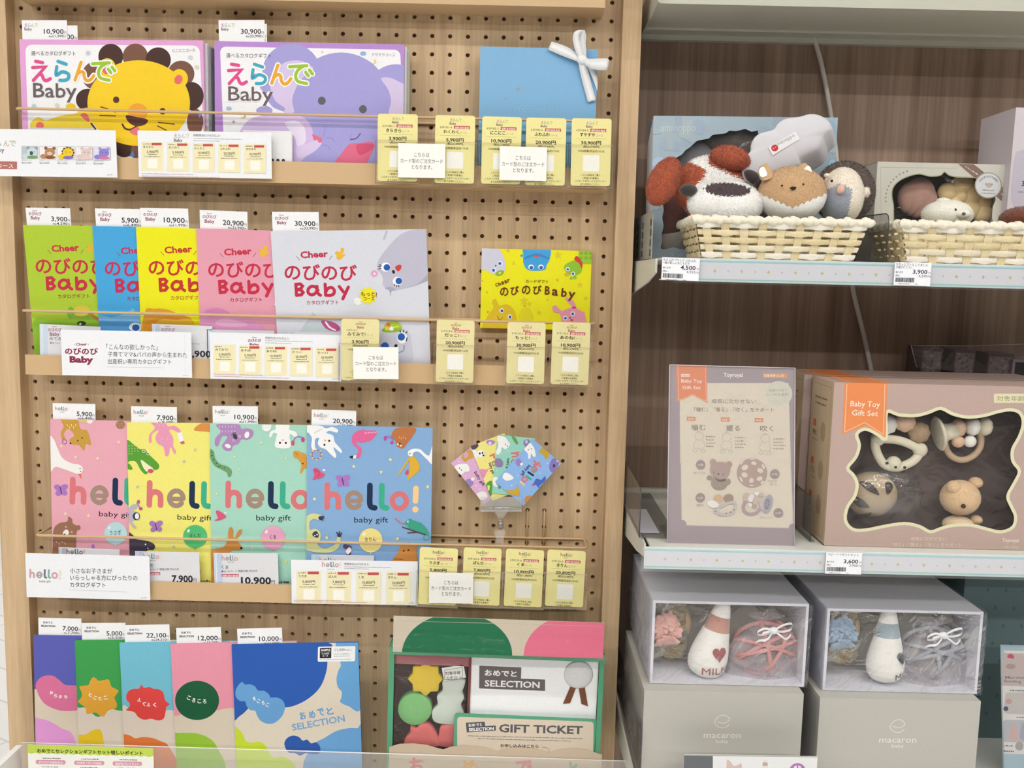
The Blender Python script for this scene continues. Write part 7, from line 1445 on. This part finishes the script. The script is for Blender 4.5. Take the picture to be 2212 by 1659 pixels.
# dark patterned boxes wrapped in film behind
def h8(x, y): return (1960+x/8.778, 720+y/8.778)
for i, (x0, x1, y0, Y, lb) in enumerate(((315, 660, 285, 0.000, 'farthest dark patterned small box behind the toy gift sets'), (935, 1280, 320, -0.004, 'middle dark patterned small box behind the toy gift sets'), (1560, 2010, 390, -0.010, 'nearest dark patterned small box behind the toy gift sets'))):
    q = fit(VP(Y), h8(x0-20, y0-20), h8(x1+25, y0+5), zb=1.1150)
    t = thing('patterned_box', lb, 'gift box', q.P(q.w/2, -q.h, -0.02), 'dark patterned boxes at the back of the middle shelf')
    mb = MB(); DM = solid('5E4E4E', 0.5); mb.plbox(q, 0, -q.h, q.w, 0, -0.05, 0, DM); mb.build('box_body', t)
    qf = Pl(q.P(0.002, -0.005, 0.0002), q.u, q.v); qf.w = q.w-0.004; qf.h = q.h-0.01; mb = MB(); A = Art(qf, mb, 2e-5); A.bg('8C8080'); rd = random.Random(i+4); A.unit = 1.0
    for k_ in range(90): A.ell(rd.random()*qf.w, rd.random()*qf.h, 0.0012+rd.random()*0.0016, 0.002+rd.random()*0.003, ('6E6266', '7A6E72', 'A39A98')[k_ % 3], rd.random()*90, 8)
    mb.build('printed_front', t)
q = fit(VP(-0.016), h8(2045, 545), h8(2900, 590), zb=1.1150)
t = thing('black_box', 'black box in a pale frame at the picture edge behind the toy gift set', 'gift box', q.P(q.w/2, -q.h, -0.01)); mb = MB(); mb.plbox(q, 0, -q.h, q.w, 0, -0.03, 0, solid('1A1A1E', 0.4)); mb.build('box_body', t)
mb = MB(); FR = paper('9A8C96'); mb.plbox(q, -0.004, -q.h, 0, 0.004, -0.03, 0.001, FR); mb.plbox(q, 0, 0, q.w, 0.004, -0.03, 0.001, FR); mb.build('frame', t)
mb = MB(); FW_ = clear('wrap_film', 'F4F0F0', 0.05, 0.03, 0.05, 0.4, 24); pts = [h8(70, 230), h8(330, 230), h8(1200, 240), h8(2500, 190), h8(2500, 900), h8(170, 640)]
pl = VP(-0.022); mb.face([pl.P(*pl.px(*p)) for p in pts][::-1], FW_); mb.tube([pl.P(*pl.px(*p)) for p in pts[:4]], 0.0006, solid('8A7E7C', 0.3), 6); mb.tube([pl.P(*pl.px(*p)) for p in (pts[0], pts[5])], 0.0005, solid('A39A98', 0.3), 6)
tag(mb.build('wrapping_film', None, (1.4, -0.022, 1.2)), 'sheet of clear wrapping film over the dark patterned boxes', 'film')

# ---------------------------------------------------------------- grey boxes on the lowest shelf
def h6(x, y): return (1330+x/3.78, 1220+y/3.78)
def h7(x, y): return (1720+x/3.778, 1220+y/3.778)
GREY = 'BAB8B0'
def closed_box(label, x0, x1, Y, z0, z1, D, lx, ly):
    q = Pl((x0, Y, z1), (1, 0, 0), (0, 0, 1)); q.w = x1-x0; q.h = z1-z0
    t = thing('grey_gift_box', label, 'gift box', q.P(q.w/2, -q.h, -D/2), 'closed taupe grey boxes')
    G = paper(GREY); mb = MB(); mb.plbox(q, 0, -q.h, q.w, 0, -D, 0, G); A = Art(q, mb, 4e-5); cx_, cy_ = lx, ly; A.org(0, 0, 1)
    L = 'E4E2D8'
    A.line([(cx_-10, cy_-33), (cx_+4, cy_-30), (cx_+16, cy_-38), (cx_+6, cy_-47), (cx_-8, cy_-44), (cx_-16, cy_-32), (cx_-9, cy_-22), (cx_+5, cy_-20), (cx_+15, cy_-27)], 1.2, L, True)
    A.text('macaron', cx_-40, cy_+2, cx_+40, cy_+2, 9, L, 0.0); A.text('baby', cx_-13, cy_+12.5, cx_+13, cy_+12.5, 7, L, 0.0); mb.build('box_body', t)
    mb = MB(); rd = random.Random(int(x0*100)); F = clear('wrap_film', 'FFFFFF', 0.012, 0.008, 0.06, 0.3, 30, fr=0.1); n_ = 10
    mb.grid([[(x0-0.004-0.006*rd.random()*math.sin(PI*j/n_)*math.sin(PI*i/n_), Y-0.001+D*i/n_, z1-0.001-(z1-z0-0.001)*j/n_) for i in range(n_+1)] for j in range(n_+1)], clear('wrap_side', 'F2F2F4', 0.05, 0.10, 0.08, 0.5, 30)); mb.build('film_wrap', t)
    return t
def window_box(label, x0, x1, Y, z0, z1, D, H, band, cloth, ringc, heart, lean_, word):
    q = Pl((x0, Y, z1), (1, 0, 0), (0, 0, 1)); q.w = x1-x0; q.h = z1-z0
    t = thing('windowed_gift_box', label, 'gift box', q.P(q.w/2, -q.h, -D/2), 'open fronted boxes with baby toys in clear wrap')
    B = paper('DCDCE6'); INN = paper('9A9488'); mb = MB(); w_ = 0.0035
    mb.plbox(q, 0, -w_, q.w, 0, -D, 0, B); mb.plbox(q, 0, -q.h, w_, -w_, -D, 0, B); mb.plbox(q, q.w-w_, -q.h, q.w, -w_, -D, 0, B); mb.plbox(q, w_, -q.h, q.w-w_, -q.h+0.003, -D, 0, B); mb.plbox(q, w_, -q.h+0.003, q.w-w_, -w_, -0.075, -0.07, INN)
    mb.build('box_body', t)
    P = lambda x, y, h: q.P(*q.px(*H(x, y)), h); k = (Y+0.02-CAM.y)/FPX/3.78
    tp, sc_, bt, rg = lean_
    # olive pouch with cloth toy
    mb = MB(); PO = clear('pouch_film', 'D9D2B4', 0.05, 0.30, 0.12, 0.4, 40, 'A8A07E'); x_, y_ = tp
    rows = [[P(x_+dx, y_+dy, -0.036+0.004*math.sin(dx*.03+dy*.02)) for dx in range(0, 300, 40)] for dy in range(-80, 470, 50)]
    mb.grid(rows, PO, True); mb.build('pouch', t)
    mb = MB(); TN = FELT('C9A57A'); mb.ball(P(x_+190, y_+170, -0.052), 0.024, 0.014, 0.030, TN, 24, 16); mb.ball(P(x_+170, y_+360, -0.052), 0.018, 0.012, 0.018, TN); mb.ball(P(x_+250, y_+260, -0.041), 0.007, 0.005, 0.010, FELT('6A5648')); mb.build('tan_toy', t)
    mb = MB(); CL_ = FELT(cloth); rd = random.Random(9); cc = P(sc_[0]+10, sc_[1], -0.022)
    for i in range(26):
        an = i*2.4; rr = 0.005+0.011*((i*7) % 26)/26; o_ = cc+Vector((rr*math.cos(an), -0.005*rd.random(), rr*1.15*math.sin(an)))
        Rm = Matrix.Rotation(an+PI/2, 3, 'Y') @ Matrix.Rotation(0.6+0.5*rd.random(), 3, 'X')
        mb.ball(o_, 0.0085, 0.0028, 0.0105, CL_, 22, 14, None, lambda d, q=rd.random()*6: 1+0.16*math.sin(5*math.atan2(d.z, d.x)+q), Rm)
    mb.build('ruffled_cloth', t)
    # bottle shaped plush
    (bx0, by0), (bx1, by1) = bt
    a0, a1 = P(bx0, by0, -0.020), P(bx1, by1, -0.020); ax = a1-a0; Ln = ax.length; axn = ax.normalized(); sd = axn.cross(Vector((0, 1, 0))).normalized(); fw = Vector((0, -1, 0))
    prof = [(0, .02), (.02, .13), (.06, .19), (.12, .225), (.2, .24), (.3, .235), (.42, .212), (.55, .18), (.68, .148), (.8, .122), (.9, .098), (.95, .078), (.98, .052), (.995, .025), (1.0, .003)]
    def rad(tv):
        for (p0, r0), (p1, r1) in zip(prof, prof[1:]):
            if tv <= p1: return (r0+(r1-r0)*(tv-p0)/(p1-p0))*Ln
        return 0.0
    WF, BF_ = FELT('ECEAE4'), FELT(band); mb = MB(); nn_ = 60; rows = []
    for i in range(nn_+1):
        tv = i/nn_; r = rad(tv); rows.append([a0+ax*tv+(sd*math.cos(p)+fw*math.sin(p)*0.8)*r for p in [2*PI*j/36 for j in range(36)]])
    for i in range(nn_):
        m = BF_ if .60 < i/nn_ < .785 else WF
        mb.grid([rows[i], rows[i+1]], m, True, True)
    bo = mb.build('bottle_plush', t)
    def wrap(x, y, lift=0.0005):
        p = q.P(*q.px(*H(x, y)), -0.02); d = p-a0; tv = max(0.0, min(1.0, d.dot(axn)/Ln)); lat = d.dot(sd); r = rad(tv); s_ = max(-.98, min(.98, lat/max(r, 1e-6)))
        return a0+ax*tv+sd*(r*s_)+fw*(0.8*r*math.sqrt(1-s_*s_)+lift)
    hx, hy, hs, hc = heart; mb = MB(); pts = [(hx+hs*16*math.sin(u)**3/16, hy-hs*(13*math.cos(u)-5*math.cos(2*u)-2*math.cos(3*u)-math.cos(4*u))/14) for u in [2*PI*i/32 for i in range(32)]]; hm = FELT(hc)
    for rr0, rr1 in ((0, .5), (.5, 1)):
        for i in range(32):
            p, r_ = pts[i], pts[(i+1) % 32]; L_ = lambda s_, p_: wrap(hx+(p_[0]-hx)*s_, hy+(p_[1]-hy)*s_, 0.0012)
            mb.face([L_(rr0, p), L_(rr1, p), L_(rr1, r_), L_(rr0, r_)] if rr0 else [wrap(hx, hy, 0.0012), L_(rr1, p), L_(rr1, r_)], hm)
    v, f, mn, mx, my = glyphs('MILK', 0.0, 2); (wx0, wy0), (wx1, wy1), wh = word; vx, vy = wx1-wx0, wy1-wy0; ln = math.hypot(vx, vy)
    Q = [wrap(wx0+vx*(a_-mn)/(mx-mn)+vy/ln*wh*b_/my, wy0+vy*(a_-mn)/(mx-mn)-vx/ln*wh*b_/my, 0.0014) for a_, b_ in v]
    for fc in f: mb.face([Q[i] for i in fc], hm)
    mb.build('stitched_motif', bo)
    # ring ball in organza with ribbon bow
    rx_, ry_ = rg; c = P(rx_, ry_, -0.034); RR = 0.040; mb = MB(); RM_ = solid(ringc, 0.5, 0.3, 'silicone', 0, 300, 0.02)
    for ax_, an in (((1, 0, 0.2), 0), ((0.3, 0.3, 1), 1), ((-0.5, 0.4, 0.8), 2), ((0.2, 1, 0.3), 3), ((0.9, 0.3, -0.5), 4), ((-.3, .2, 1), 5)):
        n1 = Vector(ax_).normalized(); u1 = n1.orthogonal().normalized(); v1 = n1.cross(u1)
        mb.tube([c+(lambda e: Vector((e.x*1.05, e.y*.62, e.z*.95)))((u1*math.cos(p)+v1*math.sin(p))*RR) for p in [2*PI*i/40 for i in range(40)]], 0.0030, RM_, 8, True)
    mb.build('ring_ball', t)
    mb = MB(); OG = clear('organza', 'FFFFFF', 0.03, 0.34, 0.3, 0.5, 50, 'D6CBD2'); rows = []
    for tv, r in ((0, .95), (.12, 1.0), (.35, 1.02), (.6, .85), (.78, .45), (.86, .16), (.93, .30), (1.0, .50)): rows.append([c+Vector((RR*1.22*r*math.cos(p)*(1+.05*math.sin(7*p)), -0.021*r*math.sin(p)*(1+.1*math.sin(5*p)), -RR*1.02+RR*2.15*tv)) for p in [2*PI*i/30 for i in range(30)]])
    mb.grid(rows, OG, True, True); mb.build('organza_bag', t)
    mb = MB(); kx = c+Vector((0.004, -0.024, RR*0.83)); RW_ = solid('F0F0F2', 0.35, 0.4, 'satin', 0, 300, 0.02)
    for L_ in ([(0, 0), (-20, 5), (-34, -2), (-30, -10), (-12, -8), (0, 0)], [(0, 0), (18, 12), (36, 14), (38, 2), (22, -3), (0, 0)], [(0, 0), (-14, -14), (-30, -18), (-36, -24)], [(0, 0), (12, -6), (26, -14), (38, -8)], [(0, 0), (-24, -4), (-22, -18), (-8, -16), (0, 0)]):
        p3 = spline([tuple(kx+Vector((a_*0.00062, -0.0035*math.sin(i*1.3), b_*0.00075))) for i, (a_, b_) in enumerate(L_)], 5, False)
        mb.grid([[Vector(p)+Vector((0, 0, 0.0013)) for p in p3], [Vector(p)-Vector((0, 0.001, 0.0013)) for p in p3]], RW_, True)
    mb.ball(kx, 0.006, 0.005, 0.005, RW_, 12, 8); mb.build('ribbon_bow', t)
    # clear wrap round the whole box
    rd = random.Random(int(x0*77)); n_ = 14; mb = MB(); F = clear('window_wrap', 'FFFFFF', 0.05, 0.05, 0.07, 0.9, 30, fr=0.25)
    mb.grid([[q.P(-0.003+(q.w+0.006)*i/n_, -q.h*j/n_, 0.002+0.003*rd.random()) for i in range(n_+1)] for j in range(n_+1)], F)
    mb.grid([[(x0-0.0035-0.007*rd.random()*math.sin(PI*(j+.5)/(n_+1)), Y-0.002+D*i/n_, z1+0.001-(z1-z0)*j/n_) for i in range(n_+1)] for j in range(n_+1)], clear('wrap_side', 'F2F2F4', 0.05, 0.10, 0.08, 0.5, 30))
    mb.grid([[(x1+0.0035+0.004*rd.random(), Y-0.002+D*i/n_, z1-(z1-z0)*j/n_) for i in range(n_+1)] for j in range(n_+1)], clear('wrap_side', 'F2F2F4', 0.05, 0.10, 0.08, 0.5, 30)); mb.build('film_wrap', t)
    return t
closed_box('closed taupe grey gift box under the pink windowed box', 0.8774, 1.0825, -0.200, 0.8003, 0.9182, 0.20, 1560, 1592)
closed_box('closed taupe grey gift box under the blue windowed box', 1.1039, 1.3105, -0.200, 0.8003, 0.9140, 0.20, 1939, 1602)
window_box('open fronted grey box with pink cloth and pink ring ball', 0.8871, 1.0890, -0.180, 0.9188, 1.0310, 0.20, h6, 'BE8878', 'DDA79C', 'C9908E', (850, 735, 58, '9A4A48'), ((340, 430), (420, 590), ((735, 960), (922, 330)), (1270, 760)), ((705, 905), (930, 905), 62))
window_box('open fronted grey box with blue cloth and grey ring ball', 1.1132, 1.3150, -0.180, 0.9146, 1.0258, 0.20, h7, '93A4AE', '93A9C0', '9EA0AA', (884, 775, 52, '2E3E48'), ((300, 470), (395, 620), ((765, 1005), (812, 385)), (1190, 800)), ((820, 958), (1000, 930), 55))
# sign in front of the lower box
q = fit(VP(-0.245), (1478, 1629.5), (1766, 1634.5), (1476, 1659)); q.h = 0.075
def a(A):
    A.org(1380, 1580, 5.267); A.poly([(508, 275), (842, 280), (840, 700), (505, 700)], '6B6E72'); A.line([(505, 268), (2030, 288)], 14, 'A9A79C', caps=False)
    A.blob([(1000, 340), (1015, 322), (1050, 350), (1078, 390), (1130, 380), (1165, 365), (1172, 440), (1160, 520), (1010, 520)], 'D3BCB4', 4); A.blob([(1405, 420), (1412, 350), (1440, 315), (1462, 350), (1470, 430), (1470, 600), (1400, 600)], 'DCDDDD', 4); A.quad((1410, 352), (1462, 352), (1468, 392), (1406, 392), 'C2A49C'); A.ell(1805, 455, 95, 95, 'B07AB4', 0, 30); A.ell(1805, 460, 70, 74, 'E6DCEA', 0, 24)
    for x in (1760, 1805, 1850): A.line([(x, 375), (x-(1805-x)*.5, 520)], 16, 'B07AB4', caps=False)
card('shelf_card', 'grey and white picture card standing before the lower grey box, only its top in view', 'sign', q, 'E3E4E4', a, 0.001)
# teal box and pale blue bowling poster at the right edge
q = Pl((1.3420, -0.075, 1.070), (1, 0, 0), (0, 0, 1)); q.w = 0.30; q.h = 0.2697
t = thing('teal_dotted_box', 'large dull teal box with faint dots at the right of the lowest shelf', 'gift box', q.P(q.w/2, -q.h, -0.07)); mb = MB(); mb.plbox(q, 0, -q.h, q.w, 0, -0.14, 0, paper('64777A')); A = Art(q, mb, 3e-5); A.unit = 0.001
for i in range(10):
    for j in range(9): A.poly([(20+i*26+(13 if j % 2 else 0), 20+j*26), (22.5+i*26+(13 if j % 2 else 0), 24+j*26), (20+i*26+(13 if j % 2 else 0), 28+j*26), (17.5+i*26+(13 if j % 2 else 0), 24+j*26)], '54686B')
mb.build('box_body', t)
PB = lean(-0.155, 0.98, -0.195, 0.80)
q = fit(PB, (2162.5, 1393), (2330, 1399), (2137, 1655)); q.h = (q.O.z-0.8013)/q.v.z
t = thing('bowling_poster_stand', 'pale blue toy bowling poster in an acrylic stand at the right edge', 'poster stand', q.P(q.w/2, -q.h, -0.01))
def a(A):
    A.bg('A9C2CC'); A.org(2080, 1220, 3.78); A.poly([(335, 700), (900, 715), (900, 1560), (255, 1540), (290, 1000)], 'DEDCD8'); A.poly([(330, 720), (900, 735), (900, 1010), (305, 985)], 'C4B4B0'); A.poly([(362, 760), (365, 735), (395, 725), (418, 745), (415, 768)], 'C84A5C'); A.ell(390, 830, 40, 22, 'A99A94')
    A.text('Marshmallow', 345, 930, 640, 938, 22, '77777A', 0.01); A.text('Bowling', 340, 960, 475, 965, 22, '77777A', 0.01); A.fine(382, 1030, 600, 1038, 22, '6A6A6E', 1, 2)
    A.quad((345, 1040), (800, 1050), (790, 1230), (335, 1215), 'C3BFBB', 30); A.ell(375, 1115, 26, 22, 'C29C92'); A.ell(350, 1175, 20, 20, '4A4E6A'); A.fine(438, 1248, 600, 1252, 20, '6A6A6E', 1, 3)
    A.quad((325, 1265), (800, 1275), (780, 1460), (315, 1445), 'B9BCC2', 30); A.blob([(395, 1330), (415, 1285), (430, 1330), (440, 1420), (380, 1420)], 'D3AFA6'); A.blob([(470, 1340), (490, 1290), (510, 1340), (515, 1425), (465, 1420)], 'A9ACB4'); A.ell(460, 1480, 34, 36, 'A9A6A0'); A.fine(320, 1480, 405, 1483, 18, '6A6A6E', 1, 4); A.fine(300, 1525, 415, 1528, 20, '6A6A6E', 1, 5)
mb = MB(); q1 = q.off(-0.002); mb.plbox(q1, 0, -q.h, q.w, 0, -0.0004, 0, paper('A9C2CC')); A = Art(q1, mb, 3e-5); a(A); mb.build('poster_sheet', t)
mb = MB(); mb.face([q.P(*c_) for c_ in ((0, -q.h), (q.w, -q.h), (q.w, 0), (0, 0))], clear('acrylic_sheet', 'FFFFFF', 0.05, 0.08, 0.04, 0.05, 14, 'CFCBD2')); mb.tube([q.P(0, -q.h), q.P(0, 0), q.P(q.w, 0)], 0.0006, solid('9FB0B4', 0.2, 0.6, 'edge'), 6); mb.build('front_sheet', t)
bpy.data.objects.remove(_to, do_unlink=True); bpy.data.curves.remove(_tc)
